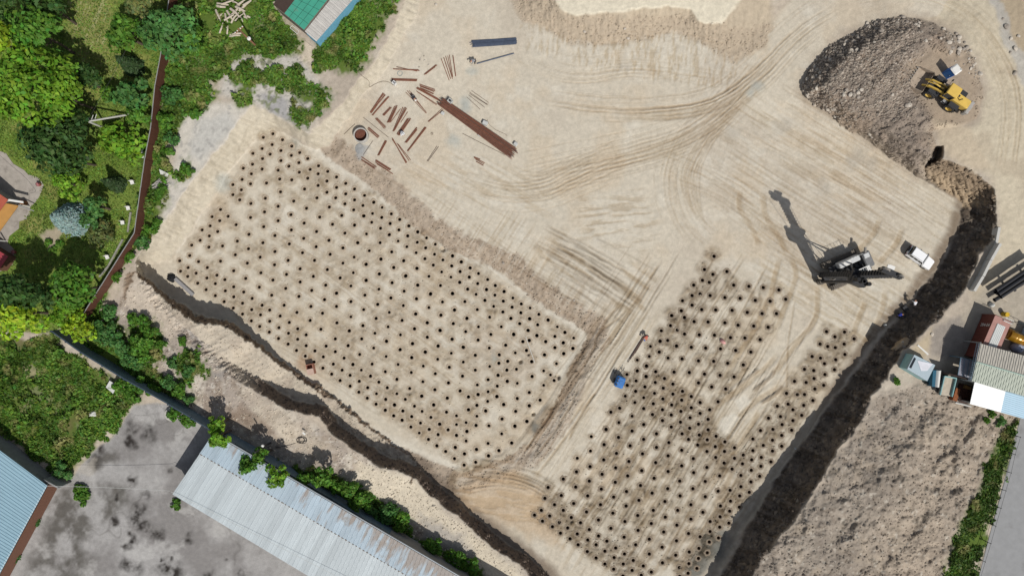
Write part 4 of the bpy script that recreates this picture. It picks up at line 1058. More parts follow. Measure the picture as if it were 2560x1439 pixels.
GB = A(112, 152, 44, .95); GM = A(88, 130, 44, .9); GD = A(66, 96, 44, .85); GY_ = A(146, 174, 44, .95); GO = A(110, 122, 70, .9); GX_ = A(84, 128, 64, .85)
TREES = [
 (95, 85, 62, 10, GM, 'big mid green tree at the left edge above the brightest crown'), (70, 215, 92, 12, GB, 'largest bright green tree crown at the left edge of the garden'),
 (150, 235, 55, 10, GB, 'bright green tree against the right side of the largest crown'), (25, 120, 46, 11, GY_, 'yellow green tree top at the upper left edge'),
 (110, 12, 44, 9, GD, 'dark green tree at the top beside the mown strip'), (18, 22, 34, 8, GD, 'dark tree in the upper left corner'), (215, 200, 36, 6, GD, 'dark green tree between the mown strip and the bright crown'),
 (325, 232, 42, 5.5, GX_, 'round fresh green tree by the brown fence below the dark small conifer'), (272, 240, 22, 4, GM, 'small green tree left of the round fresh green one'),
 (312, 82, 46, 6, GM, 'green tree right of the mown strip'), (415, 78, 66, 7, GX_, 'broad green tree leaning over the brown fence'), (470, 95, 36, 5, GM, 'green tree crown on the yard side of the broad fence tree'),
 (350, 16, 36, 6, GO, 'grey green tree at the top edge left of the fence'), (130, 345, 84, 9, GD, 'wide dark tree with bare twigs above the stone terrace'), (180, 395, 40, 7, GD, 'dark tree below the wide dark one'),
 (300, 352, 52, 4, GB, 'loose light green tree below the leaning pole'), (345, 290, 28, 4, GM, 'shaded green tree between pole and fence'), (165, 458, 34, 3.2, GB, 'bright round bush on the lawn right of the terrace'),
 (240, 516, 27, 4.5, GX_, 'green tree right of the blue spruce'), (222, 548, 22, 3.5, GX_, 'small green tree touching the blue spruce'), (250, 585, 30, 2.2, GO, 'low olive shrub on the lawn under the blue spruce'),
 (187, 716, 60, 8, GM, 'tall dome shaped green tree by the lower fence bend'), (45, 787, 56, 8, GY_, 'bright yellow green tree at the left edge below the shadowed garden'), (62, 728, 46, 9, GD, 'dark tree behind the bright yellow green one'),
 (112, 740, 34, 8, GD, 'dark tree between the dome shaped and the yellow green trees'), (155, 786, 28, 5, GB, 'light green small tree below the dome shaped one'), (195, 822, 40, 4, GY_, 'light green tree where the two fences meet'),
 (20, 720, 34, 8, GD, 'dark tree at the left edge beside the red roof'),
 (553, 1088, 27, 5, GB, 'small bright tree at the top corner of the long roof'), (548, 1056, 20, 4, GB, 'small bright tree just outside the wall by the long roof corner'), (626, 1162, 23, 5.5, GM, 'round green tree overhanging the long roof'),
 (692, 1184, 27, 5.5, GB, 'bright tree overhanging the long roof below the lamp pole'), (655, 1140, 20, 5, GM, 'green tree around the foot of the lamp pole'), (805, 1192, 26, 4, GM, 'green tree past the wall middle way along the long roof'), (758, 1198, 22, 3.6, GM, 'dark green bush at the wall left of the middle tree'),
]
for (x, y, r_, h_, c_, lb) in TREES:
    make_tree(x, y, r_, h_, c_, lb, leaf=.40 if r_ > 40 else .30)
make_conifer(167, 546, 44, 5.0, A(158, 184, 180, .8), 'round blue grey spruce on the lawn', 'blue_spruce', leaf=.16, dens=1.3)
make_conifer(322, 160, 25, 4.5, A(62, 86, 48, .8), 'small dark conifer on the lawn near the fence top', leaf=.2)
make_conifer(283, 458, 20, 4.0, A(62, 84, 46, .8), 'small dark conifer below the light loose tree', leaf=.2)
SHRUBS = [(362, 806, 21, 1.2), (345, 872, 34, 1.6), (375, 830, 22, 1.2), (328, 905, 26, 1.5), (402, 862, 15, .9), (455, 852, 12, .8), (300, 858, 24, 1.6), (262, 830, 28, 1.8), (272, 778, 20, 1.2), (330, 800, 16, .9), (430, 905, 14, .8), (470, 925, 16, .8),
          (298, 960, 18, 1.2), (420, 960, 20, 1.2), (448, 975, 18, 1.0), (470, 1000, 14, .8), (345, 962, 22, 1.4), (380, 975, 20, 1.2), (325, 985, 20, 1.4), (440, 1035, 20, 1.0), (470, 1050, 18, 1.0), (460, 418, 16, .9), (472, 430, 12, .8),
          (372, 575, 18, 1.0), (392, 560, 14, .9), (355, 605, 20, 1.0), (325, 640, 16, 1.0), (290, 690, 15, 1.0), (402, 478, 18, .9), (430, 350, 20, 1.2), (412, 300, 22, 1.4), (432, 240, 26, 1.4), (420, 380, 16, 1.0), (490, 285, 14, .8),
          (870, 1222, 26, 2.2), (900, 1252, 30, 2.2), (845, 1215, 20, 1.6), (965, 1282, 30, 1.4), (1005, 1310, 30, 1.2), (1085, 1370, 26, 1.6), (1140, 1400, 28, 1.6), (1185, 1420, 26, 1.6), (930, 1275, 18, 1.2),
          (2242, 954, 9, .7), (2480, 1035, 10, .4), (2500, 1052, 12, .4), (2466, 1048, 8, .3), (88, 1298, 16, .7), (36, 1392, 14, .7), (150, 1182, 24, 1.2), (205, 1240, 26, .7), (440, 1262, 12, .5), (175, 440, 16, 1.0), (148, 610, 10, .5), (120, 608, 9, .5), (130, 625, 9, .5)]
kinds = ['dark green broad leaved weed clump on the grey bank by the lower fences', 'green bush beside the concrete wall and the long roof', 'green weed clump along the brown fence', 'low green plant at the east sheds', 'low bush on the grey concrete yard', 'green plant in the garden bed']
for (x, y, r_, h_) in SHRUBS:
    if x > 2000: k = 3
    elif x > 800: k = 1
    elif y > 1100 or (x > 430 and y > 1025): k = 4
    elif x < 180 and y < 640: k = 5
    elif y > 770: k = 0
    else: k = 2
    make_tree(x, y, r_, h_, GM if (x + y) % 3 else GX_, kinds[k], 'shrub', 'shrub', leaf=.26, group=kinds[k], trunk=.05, clumps=8, squash=.35, dens=1.0)

def scatter(mask, n, seed):
    """photo positions spread over a ground mask (by ground area of the grid)"""
    r = np.random.default_rng(seed)
    js, is_ = np.where(mask > .35)
    ok = (U[is_] > -90) & (U[is_] < 2650) & (V[js] > -90) & (V[js] < 1530)
    js, is_ = js[ok], is_[ok]
    w = mask[js, is_]; w = w / w.sum()
    k = r.choice(len(js), n, p=w)
    j, i = js[k], is_[k]
    return co[j, i] + np.concatenate([r.uniform(-.08, .08, (n, 2)), np.zeros((n, 1))], 1), i, j, r

wm = weed * np.clip(.75 + 1.1 * N_mid, .05, 1.3) * (1 - LM)
P, ii, jj, r_ = scatter(wm, 60000, 5)
tall = np.clip(.45 + 1.1 * fbm(GX, GY, 30, 3, 613), 0, 1)[jj, ii]
vrg = (U[ii] > 2300)
P[:, 2] += (.06 + .75 * tall ** 1.6 * np.where(vrg, .3, 1)) * r_.uniform(.15, 1.1, len(P))
Nn = r_.normal(size=P.shape) * .65; Nn[:, 2] += .9
size_ = .20 + .16 * tall
V_, C_ = leaf_cloud(P, Nn, size_, A(96, 130, 48, .82), 1.7, .26, .12, r_)
tn = fbm(GX, GY, 34, 4, 611)[jj, ii]
C_ *= np.repeat(np.clip(1 + .7 * tn, .45, 1.7) * np.where(vrg, .62, 1), 4)[:, None]
dry = np.clip(fbm(GX, GY, 22, 3, 614)[jj, ii] * 2.2 - .45, 0, 1) * .8
C_ = C_ * (1 - np.repeat(dry, 4)[:, None]) + np.repeat(dry, 4)[:, None] * np.array(A(168, 160, 104, .85))
tag(leaf_object('weeds', V_, C_), 'thick green weeds covering the uncut ground', 'weeds', None, 'stuff')
lm = lawn * np.clip(.8 + .6 * gl, .2, 1.3)
lm = lm * (1 - region(TERR, 6)) * (1 - region([(105, 585), (150, 560), (165, 580), (140, 615), (120, 625)], 6))
P, ii, jj, r_ = scatter(lm, 42000, 6)
P[:, 2] += r_.uniform(.02, .12, len(P))
Nn = r_.normal(size=P.shape) * .6; Nn[:, 2] += .8
V_, C_ = leaf_cloud(P, Nn, .13, A(118, 142, 62, .9), 2.2, .3, .1, r_)
C_ *= np.repeat(np.clip(1 + .5 * fbm(GX, GY, 30, 3, 612)[jj, ii], .5, 1.6), 4)[:, None]
tag(leaf_object('lawn_grass', V_, C_), 'short garden grass west of the brown fence', 'grass', None, 'stuff')

# ------------------------------------------------------------------ road, concrete yard, terrace
def sheet(name, poly, z, material, label, t=.0, n=None):
    pts = [W(x, y, z) for x, y in poly]
    if n:                                                            # irregular edge
        out = []
        for i, p in enumerate(pts):
            q = pts[(i + 1) % len(pts)]
            L = (q - p).length; k = max(1, int(L / n)) if L < 80 else 1
            nrm = Vector((-(q - p).y, (q - p).x, 0)).normalized()
            for j in range(k):
                out.append(p.lerp(q, j / k) + nrm * random.uniform(-.35, .35) * (1 if j else 0))
        pts = out
    me = bpy.data.meshes.new(name)
    me.from_pydata([tuple(p) for p in pts], [], [tuple(range(len(pts)))])
    bm = bmesh.new(); bm.from_mesh(me)
    bmesh.ops.triangulate(bm, faces=bm.faces)
    for f in bm.faces:
        if f.normal.z < 0: f.normal_flip()
    bm.to_mesh(me); bm.free()
    me.materials.append(material)
    return tag(link(bpy.data.objects.new(name, me)), label, None, None, 'structure')
asph = mat('asphalt', A(150, 150, 150), rough=.9, var=.08, scale=1.2, stain=(A(120, 118, 116), .25, .55, .5), bump=.15)
sheet('road', [(2552, 1040), (2700, 1040), (2700, 1500), (2700, 2600), (2150, 2600), (2432, 1500), (2450, 1430), (2484, 1300), (2518, 1175)], 4.9, asph, 'grey asphalt road along the right edge')
terr_m = mat('terrace_stone', A(168, 160, 150), rough=.9, var=.16, scale=1.6, stain=(A(128, 120, 112), .9, .55, .6), bump=.2)
sheet('terrace', [(-300, 300), (0, 378), (60, 425), (109, 462), (96, 495), (19, 606), (34, 622), (47, 632), (34, 662), (12, 672), (-300, 760)], 3.78, terr_m, 'worn stone terrace round the house at the left edge', n=.8)

# ------------------------------------------------------------------ walls and fences
brown_f = mat('fence_brown', A(98, 62, 50), rough=.55, var=.10, scale=2, spec=.4, sheet=(2.2, 'X', .6))
post_grey = mat('post_grey', A(150, 150, 148), rough=.6)
def fence_run(root, p0, p1, h, m, post_m, step=2.5, t=.05, panel='panel', post='post', pw=.07, cap=None):
    a = G(*p0); b = G(*p1)
    # the photo shows the top edge: pull it back to the ground below
    a = at_z(p0[0], p0[1], h); b = at_z(p1[0], p1[1], h)
    za = zw(a.x, a.y); zb = zw(b.x, b.y)
    n = max(1, int(round((b - a).length / step)))
    ang = math.atan2(b.y - a.y, b.x - a.x)
    for i in range(n):
        q0 = a.lerp(b, i / n); q1 = a.lerp(b, (i + 1) / n)
        zq = (za + (zb - za) * i / n); L = (q1 - q0).length
        o = MB().box(0, L - .02, -t / 2, t / 2, -.3, h + random.uniform(-.02, .02)).build(panel, m, root)
        o.location = (q0.x - root.location.x, q0.y - root.location.y, zq - root.location.z); o.rotation_euler = (0, 0, ang)
        if post:
            o = MB().box(-pw / 2, pw / 2, -t / 2 - pw, -t / 2 - .003, -.3, h + .08).build(post, post_m, root)
            o.location = (q0.x - root.location.x, q0.y - root.location.y, zq - root.location.z); o.rotation_euler = (0, 0, ang)
        if cap:
            o = MB().box(0, L - .02, -t / 2 - .03, t / 2 + .03, h + .03, h + .07).build('cap_rail', cap, root)
            o.location = (q0.x - root.location.x, q0.y - root.location.y, zq - root.location.z); o.rotation_euler = (0, 0, ang)
bf = thing('metal_fence', 'tall brown corrugated metal fence between garden and construction site', 'fence', G(380, 300))
for a, b in zip([(432, -60), (415, 50), (403, 132), (388, 213), (377, 317), (362, 397), (352, 470), (335, 583), (297, 643)], [(415, 50), (403, 132), (388, 213), (377, 317), (362, 397), (352, 470), (335, 583), (297, 643), (205, 790)]):
    fence_run(bf, a, b, 2.1, brown_f, post_grey, cap=post_grey)
bluef = mat('fence_blue_grey', A(104, 122, 134), rough=.7, var=.14, scale=1.5, stain=(A(140, 145, 146), 1.2, .55, .6))
blued = mat('fence_cap_dark', A(58, 72, 84), rough=.6)
wf = thing('panel_wall', 'blue grey concrete panel wall running past the long roofed building', 'wall', G(400, 1000))
for a, b in zip([(128, 826), (202, 880), (311, 946), (423, 1008), (540, 1078), (690, 1166), (830, 1248), (975, 1334)], [(202, 880), (311, 946), (423, 1008), (540, 1078), (690, 1166), (830, 1248), (975, 1334), (1170, 1448)]):
    fence_run(wf, a, b, 2.5, bluef, blued, step=3.2, t=.12, cap=blued, pw=.14)
gedge = mat('garden_edging', A(150, 148, 136), rough=.9, var=.2, scale=2)
ge = thing('low_garden_kerb', 'low pale garden kerb inside the brown fence bend', 'kerb', G(290, 640))
for a, b in (((326, 530), (318, 580)), ((306, 598), (270, 665)), ((270, 665), (247, 692))):
    fence_run(ge, a, b, .25, gedge, None, step=2.5, t=.22, panel='kerb_block', post=None)
# wire fence along the road: eight posts, two wires
wfz = thing('wire_fence', 'row of thin leaning steel posts with wires along the road verge', 'fence', G(2490, 1270))
steel_d = mat('steel_dark', A(52, 52, 54), rough=.5, var=.1)
pp = [(2530, 1086), (2517, 1129), (2507, 1174), (2494, 1218), (2482, 1261), (2469, 1305), (2457, 1348), (2443, 1393), (2428, 1445)]
bases = [G(*p) for p in pp]
for b in bases:
    o = MB().tube([(0, 0, -.3), (.02, 0, .95), (.22, -.04, 1.35)], .06, 6).build('post', steel_d, wfz); o.location = b - wfz.location
for z, dx in ((.5, .02), (.9, .02), (1.3, .2)):
    MB().tube([b - wfz.location + Vector((dx, 0, z)) for b in bases], .02, 4).build('wire', steel_d, wfz)

# ------------------------------------------------------------------ buildings
class Frame:
    """local frame with its X along an edge of the roof, so sheet ribs follow the roof"""
    def __init__(s, p0, p1, z):
        a = W(*p0, z); b = W(*p1, z)
        s.ang = math.atan2(b.y - a.y, b.x - a.x)
        s.o = Vector((a.x, a.y, zw(a.x, a.y)))
        s.M = Matrix.Translation(s.o) @ rotz(s.ang); s.I = s.M.inverted()
    def L(s, px, py, z): return s.I @ W(px, py, z)
    def root(s, name, label, cat, group=None): return thing(name, label, cat, s.o, s.ang, group)

def quad_prism(fr, quad_px, z, zb, inset=.15):
    q = [fr.L(x, y, z) for x, y in quad_px]
    c = sum(q, Vector()) / 4
    q = [(p.x + (c.x - p.x) * inset / max(.5, (p - c).length), p.y + (c.y - p.y) * inset / max(.5, (p - c).length)) for p in q]
    return q

def ribbed(mb, q, n, w=.07, h=.05, inset=0.0):
    """raised ribs running from edge q0-q1 to edge q3-q2"""
    q = [Vector(p) for p in q]
    nrm = (q[1] - q[0]).cross(q[3] - q[0]).normalized()
    if nrm.z < 0: nrm = -nrm
    e = (q[1] - q[0]).normalized()
    for k in range(n):
        t = (k + .5) / n
        a = q[0].lerp(q[1], t); b = q[3].lerp(q[2], t)
        lo = [a - e * w, a + e * w, b + e * w, b - e * w]
        hi = [a - e * w * .5 + nrm * h, a + e * w * .5 + nrm * h, b + e * w * .5 + nrm * h, b - e * w * .5 + nrm * h]
        mb.add(lo + hi, [(4, 5, 6, 7), (0, 4, 7, 3), (1, 2, 6, 5), (0, 1, 5, 4), (3, 7, 6, 2)])
    return mb
# long metal-roofed warehouse
roof_w = mat('roof_pale_blue', A(196, 205, 208, .74), rough=.45, metal=.0, var=.05, scale=.35, spec=.5, sheet=(2.6, 'X', .35), stain=(A(150, 158, 160), .35, .62, .5))
roof_w2 = mat('roof_pale_blue_stained', A(178, 196, 208, .72), rough=.45, var=.06, scale=.4, spec=.5, sheet=(2.6, 'X', .35), stain=(A(140, 126, 112), .30, .56, .85))
wall_cream = mat('wall_plaster', A(150, 146, 140), rough=.9, var=.12, scale=1)
fr = Frame((532, 1084), (1182, 1461), 8.3)
wh = fr.root('warehouse', 'long building with pale blue ribbed metal roof below the concrete wall', 'warehouse')
Nq, Eq, Sq, Wq = fr.L(532, 1084, 8.5), fr.L(1310, 1536, 8.5), fr.L(1260, 1734, 8.1), fr.L(430, 1235, 8.1)
r1 = Nq.lerp(Wq, .325); r2 = Eq.lerp(Sq, .325)
ribbed(MB().slab([Nq, Eq, r2, r1], .08), [Nq, Eq, r2, r1], 90, .05, .03).build('upper_roof_sheet', roof_w2, wh)
dz = Vector((0, 0, -.10))
ribbed(MB().slab([r1 + dz, r2 + dz, Sq + dz, Wq + dz], .08), [r1 + dz, r2 + dz, Sq + dz, Wq + dz], 90, .05, .03).build('lower_roof_sheet', roof_w, wh)
def streaks(m):
    nt = m.node_tree; N, L = nt.nodes, nt.links; b = N['Principled BSDF']
    src = b.inputs['Base Color'].links[0].from_socket
    tc = [n for n in N if n.type == 'TEX_COORD'][0]
    sx = N.new('ShaderNodeSeparateXYZ'); L.new(tc.outputs['Object'], sx.inputs[0])
    mp = N.new('ShaderNodeMapping'); mp.inputs['Scale'].default_value = (1.5, .28, 1); L.new(tc.outputs['Object'], mp.inputs['Vector'])
    n = N.new('ShaderNodeTexNoise'); n.inputs['Scale'].default_value = 1.0; n.inputs['Detail'].default_value = 7; L.new(mp.outputs[0], n.inputs['Vector'])
    gx = N.new('ShaderNodeMapRange'); gx.inputs['From Min'].default_value = 7; gx.inputs['From Max'].default_value = 34; gx.inputs['To Min'].default_value = -.10; gx.inputs['To Max'].default_value = .16; L.new(sx.outputs['X'], gx.inputs['Value'])
    gy = N.new('ShaderNodeMapRange'); gy.inputs['From Min'].default_value = -3.6; gy.inputs['From Max'].default_value = 0; gy.inputs['To Min'].default_value = -.16; gy.inputs['To Max'].default_value = .08; L.new(sx.outputs['Y'], gy.inputs['Value'])
    a1 = N.new('ShaderNodeMath'); a1.operation = 'ADD'; L.new(n.outputs['Fac'], a1.inputs[0]); L.new(gx.outputs[0], a1.inputs[1])
    a2 = N.new('ShaderNodeMath'); a2.operation = 'ADD'; L.new(a1.outputs[0], a2.inputs[0]); L.new(gy.outputs[0], a2.inputs[1])
    r = N.new('ShaderNodeMapRange'); r.inputs['From Min'].default_value = .52; r.inputs['From Max'].default_value = .66; r.inputs['To Max'].default_value = .85; L.new(a2.outputs[0], r.inputs['Value'])
    mm = N.new('ShaderNodeMix'); mm.data_type = 'RGBA'; L.new(r.outputs[0], mm.inputs['Factor']); L.new(src, mm.inputs['A']); mm.inputs['B'].default_value = (*A(140, 124, 110), 1)
    L.new(mm.outputs['Result'], b.inputs['Base Color'])
def panels(m, step):
    nt = m.node_tree; N, L = nt.nodes, nt.links; b = N['Principled BSDF']
    src = b.inputs['Base Color'].links[0].from_socket
    tc = [n for n in N if n.type == 'TEX_COORD'][0]
    sx = N.new('ShaderNodeSeparateXYZ'); L.new(tc.outputs['Object'], sx.inputs[0])
    dv_ = N.new('ShaderNodeMath'); dv_.operation = 'DIVIDE'; dv_.inputs[1].default_value = step; L.new(sx.outputs['X'], dv_.inputs[0])
    fl = N.new('ShaderNodeMath'); fl.operation = 'FLOOR'; L.new(dv_.outputs[0], fl.inputs[0])
    wn_ = N.new('ShaderNodeTexWhiteNoise'); wn_.noise_dimensions = '1D'; L.new(fl.outputs[0], wn_.inputs['W'])
    mr = N.new('ShaderNodeMapRange'); mr.inputs['To Min'].default_value = .86; mr.inputs['To Max'].default_value = 1.05; L.new(wn_.outputs['Value'], mr.inputs['Value'])
    sc = N.new('ShaderNodeVectorMath'); sc.operation = 'SCALE'; L.new(src, sc.inputs[0]); L.new(mr.outputs[0], sc.inputs['Scale'])
    L.new(sc.outputs[0], b.inputs['Base Color'])
panels(roof_w, 1.05); panels(roof_w2, 1.05)
streaks(roof_w2)
rust = mat('rust_bolts', A(120, 104, 92), rough=.9, var=.3, scale=3)
mb = MB()
for i in range(90):
    p = r1.lerp(r2, (i + .5) / 90); mb.box(p.x - .16, p.x + random.uniform(.0, .18), p.y - .06, p.y + random.uniform(.0, .05), p.z + .004, p.z + .05)
mb.build('lap_seam', rust, wh)
gut = mat('gutter_grey', A(176, 182, 186), rough=.5, metal=.3)
MB().tube([Nq + Vector((0, .12, -.08)), Eq + Vector((0, .12, -.08))], .09, 6).build('gutter', gut, wh)
q = [(p.x, p.y) for p in (Nq, Eq, Sq, Wq)]
c = (sum(p[0] for p in q) / 4, sum(p[1] for p in q) / 4)
ins = [(x + (.35 if x < c[0] else -.35), y + (.35 if y < c[1] else -.35)) for x, y in q]
MB().prism(ins, -.4, Wq.z - .2).build('wall', wall_cream, wh)

# blue-roofed building in the lower left
roof_b = mat('roof_blue', A(142, 178, 194, .76), rough=.5, var=.05, scale=.5, spec=.5, sheet=(1.9, 'Y', .7))
wall_b = mat('wall_grey_block', A(140, 140, 138), rough=.9, var=.15, scale=1.2, stain=(A(110, 108, 104), .8, .55, .6))
brown_w = mat('wall_brown', A(112, 78, 62), rough=.85, var=.15)
fr = Frame((118, 1213), (5, 1421), 7.1)
bb = fr.root('blue_roof_building', 'building with ribbed light blue roof in the lower left corner', 'building')
A0, B0, C0, D0 = fr.L(118, 1213, 7.1), fr.L(-70, 1560, 7.0), fr.L(-620, 1300, 8.6), fr.L(-330, 880, 8.6)
ribbed(MB().slab([A0, B0, C0, D0], .07), [A0, B0, C0, D0], 52, .10, .06).build('roof', roof_b, bb)
MB().slab([A0 + Vector((0, 0, .012)), A0.lerp(B0, 1) + Vector((0, 0, .012)), A0.lerp(B0, 1) + (C0 - B0).normalized() * .12 + Vector((0, 0, .02)), A0 + (D0 - A0).normalized() * .12 + Vector((0, 0, .02))], .1).build('verge_trim', mat('trim_pale', A(196, 208, 212), rough=.5), bb)
wl = [(p.x, p.y) for p in (A0 * .985 + (C0 * .015), B0, C0, D0 + (B0 - D0) * .01)]
MB().prism(wl, -.4, 2.85).build('wall', wall_b, bb)
MB().slab([A0 + Vector((0, .02, -.3)), B0 + Vector((0, .02, -.3)), B0 + Vector((0, .02, -3.0)) , A0 + Vector((0, .02, -3.0))], .05).build('brown_cladding', brown_w, bb)
MB().box(-.3, -.1, -1.0, 1.3, -.4, 2.7).build('end_pier', wall_b, bb)

# shed with green and white roof at the top edge
green_r = mat('roof_green', A(52, 140, 118, .8), rough=.7, var=.10, scale=1.2, stain=(A(118, 92, 78), .45, .54, .85))
brown_r = mat('roof_brown_old', A(92, 74, 66), rough=.8, var=.15, scale=2)
white_r = mat('roof_white_slate', A(198, 194, 188), rough=.8, var=.10, scale=1.5, sheet=(1.7, 'X', 1.0), stain=(A(150, 146, 140), 1.0, .58, .5))
fr = Frame((760, 74), (818, 0), 6.4)
sh = fr.root('shed', 'old shed with green roof and white corrugated lean-to at the top edge', 'shed')
e0, e1 = fr.L(760, 75, 6.3), fr.L(873, -70, 6.3)
g0, g1 = fr.L(711, 34, 7.9), fr.L(794, -75, 7.9)
d0, d1 = fr.L(683, 12, 6.5), fr.L(750, -80, 6.5)
MB().slab([e0, e1, g1, g0], .06).build('green_roof', green_r, sh)
MB().slab([g0, g1, d1, d0], .06).build('brown_roof', brown_r, sh)
seam = mat('roof_seam', A(40, 96, 84), rough=.8, var=.2)
mb = MB()
for k in (.25, .5, .75):
    a, b = e0.lerp(g0, k), e1.lerp(g1, k); mb.tube([a + Vector((0, 0, .03)), b + Vector((0, 0, .03))], .025, 4)
for k in (.1, .22, .34, .46, .58, .7, .82, .94):
    a, b = e0.lerp(e1, k), g0.lerp(g1, k); mb.tube([a + Vector((0, 0, .03)), b + Vector((0, 0, .03))], .02, 4)
mb.build('roof_seams', seam, sh)
f0, f1, f2, f3 = fr.L(762, 79, 6.0), fr.L(791, 104, 5.5), fr.L(920, -44, 5.5), fr.L(885, -75, 6.0)
ribbed(MB().slab([f0, f1, f2, f3], .05), [f0, f3, f2, f1], 34, .09, .07).build('lean_to_roof', white_r, sh)
bluew = mat('shed_blue_paint', A(108, 166, 190), rough=.8, var=.15, scale=2)
zf = fr.o.z
w0 = [(p.x, p.y) for p in (d0 * .97 + e0 * .03, e0, e1, d1)]
MB().prism(w0, -.3, 5.95 - zf).build('wall', mat('shed_wall', A(120, 110, 100), rough=.9, var=.2), sh)
ww = [(p.x, p.y) for p in (f0, f0.lerp(f1, .95), f3.lerp(f2, .95), f3)]
MB().prism([(x, y) for x, y in ww], -.3, 5.2 - zf).build('blue_wall', bluew, sh)
g_w = W(783, 108, 3.6); 
MB().box(-.9, .9, -.04, .04, 0, .05, fr.I @ T(*W(770, 108, zw(*W(770, 108, 3.4).xy) + .02)) @ rotz(heading((762, 96), (785, 114)))).build('door_step', mat('step_wood', A(176, 164, 150), var=.2), sh)

# house at the left edge
red_r = mat('roof_red', A(178, 92, 72), rough=.6, var=.08, scale=2, sheet=(1.9, 'X', .9))
red_r2 = mat('roof_crimson', A(164, 66, 74), rough=.6, var=.08, scale=2, sheet=(1.9, 'X', .9))
tan_f = mat('porch_tan', A(178, 132, 72), rough=.85, var=.12, scale=1.2, stain=(A(140, 104, 62), .7, .5, .5))
white_p = mat('white_paint', A(228, 226, 220), rough=.5, var=.05)
fr = Frame((19, 499), (0, 526), 6.6)
ho = fr.root('house', 'house with orange red ribbed roof at the left edge over the terrace', 'house')
MB().slab([fr.L(20, 499, 6.6), fr.L(-4, 532, 6.6), fr.L(-150, 446, 8.4), fr.L(-120, 404, 8.4)], .08).build('roof', red_r, ho)
MB().slab([fr.L(-120, 404, 8.39), fr.L(-150, 446, 8.39), fr.L(-260, 380, 6.9), fr.L(-230, 338, 6.9)], .08).build('far_roof', red_r, ho)
wl = [(p.x, p.y) for p in (fr.L(14, 497, 6.4), fr.L(-6, 526, 6.4), fr.L(-240, 380, 6.4), fr.L(-222, 350, 6.4))]
MB().prism(wl, -.3, 6.3 - fr.o.z).build('wall', wall_cream, ho)
MB().slab([fr.L(15, 508, 6.0), fr.L(46, 514, 5.7), fr.L(-20, 605, 5.7), fr.L(-50, 592, 6.0)], .12).build('porch_roof', tan_f, ho)
MB().slab([fr.L(20, 497, 6.3), fr.L(58, 503, 6.0), fr.L(58, 508, 6.0), fr.L(19, 502, 6.3)], .18).build('porch_beam', white_p, ho)
o = MB().tube([fr.L(46, 513, 5.75), fr.L(85, 527, 5.3)], .07, 6).build('downpipe', post_grey, ho)
for x, y in ((50, 512), (-10, 600)):
    p = fr.L(x, y, 5.6); MB().box(p.x - .07, p.x + .07, p.y - .07, p.y + .07, -.2, p.z).build('porch_post', white_p, ho)
fr = Frame((20, 641), (0, 668), 6.2)
an = fr.root('annex', 'small outbuilding with crimson ribbed roof at the left edge', 'outbuilding')
MB().slab([fr.L(20, 641, 6.0), fr.L(-8, 682, 6.0), fr.L(-130, 610, 6.9), fr.L(-100, 566, 6.9)], .07).build('roof', red_r2, an)
wl = [(p.x, p.y) for p in (fr.L(15, 641, 5.8), fr.L(-8, 676, 5.8), fr.L(-120, 610, 5.8), fr.L(-98, 572, 5.8))]
MB().prism(wl, -.3, 5.75 - fr.o.z).build('wall', brown_w, an)

# ---- east sheds
cont_m = mat('container_brown', A(112, 60, 50), rough=.7, var=.10, scale=2, sheet=(1.6, 'Y', .7))
cont_top = mat('container_top', A(176, 134, 124), rough=.85, var=.12, scale=2.0, sheet=(1.6, 'Y', .25), stain=(A(200, 178, 168), .9, .58, .6))
fr = Frame((2488, 786), (2530, 804), 7.55)
ct = fr.root('shipping_container', 'brown shipping container with white handwritten number on its side', 'container')
z0c = fr.o.z
P0, P1, P2, P3 = [fr.L(x, y, 7.55) for x, y in ((2488, 786), (2530, 804), (2500, 917), (2458, 899))]
wid = P1.x; ln = -(P2.y + P3.y) / 2
hc = 7.55 - z0c
MB().rbox(0, wid, -ln, 0, .12, hc - .004, .04).build('body', cont_m, ct)
MB().box(.04, wid - .04, -ln + .04, -.04, hc - .003, hc + .012).build('roof', cont_top, ct)
for x in (0, wid - .12):
    for y in (-.12, -ln):
        MB().box(x - .01, x + .13, y - .01, y + .13, 0, hc + .02).build('corner_post', cont_m, ct)
for s in (.27, .73):
    MB().box(wid * s - .4, wid * s + .4, .003, .05, .2, hc - .1).build('door', mat('container_door', A(86, 46, 40), rough=.7, var=.1), ct)
cu = bpy.data.curves.new('number', 'FONT'); cu.body = '204-04'; cu.size = .62; cu.extrude = .004; cu.resolution_u = 3
tmp = bpy.data.objects.new('number', cu); COL.objects.link(tmp)
bpy.context.view_layer.update()
tme = bpy.data.meshes.new_from_object(tmp)
bpy.data.objects.remove(tmp)
tme.materials.clear(); tme.materials.append(white_p)
to = link(bpy.data.objects.new('number', tme), ct)
# runs up the side wall, as in the photo: baseline vertical, letter tops towards the far end
to.matrix_local = Matrix(((0, 0, -1, -.012), (0, 1, 0, -1.75), (1, 0, 0, .62), (0, 0, 0, 1)))
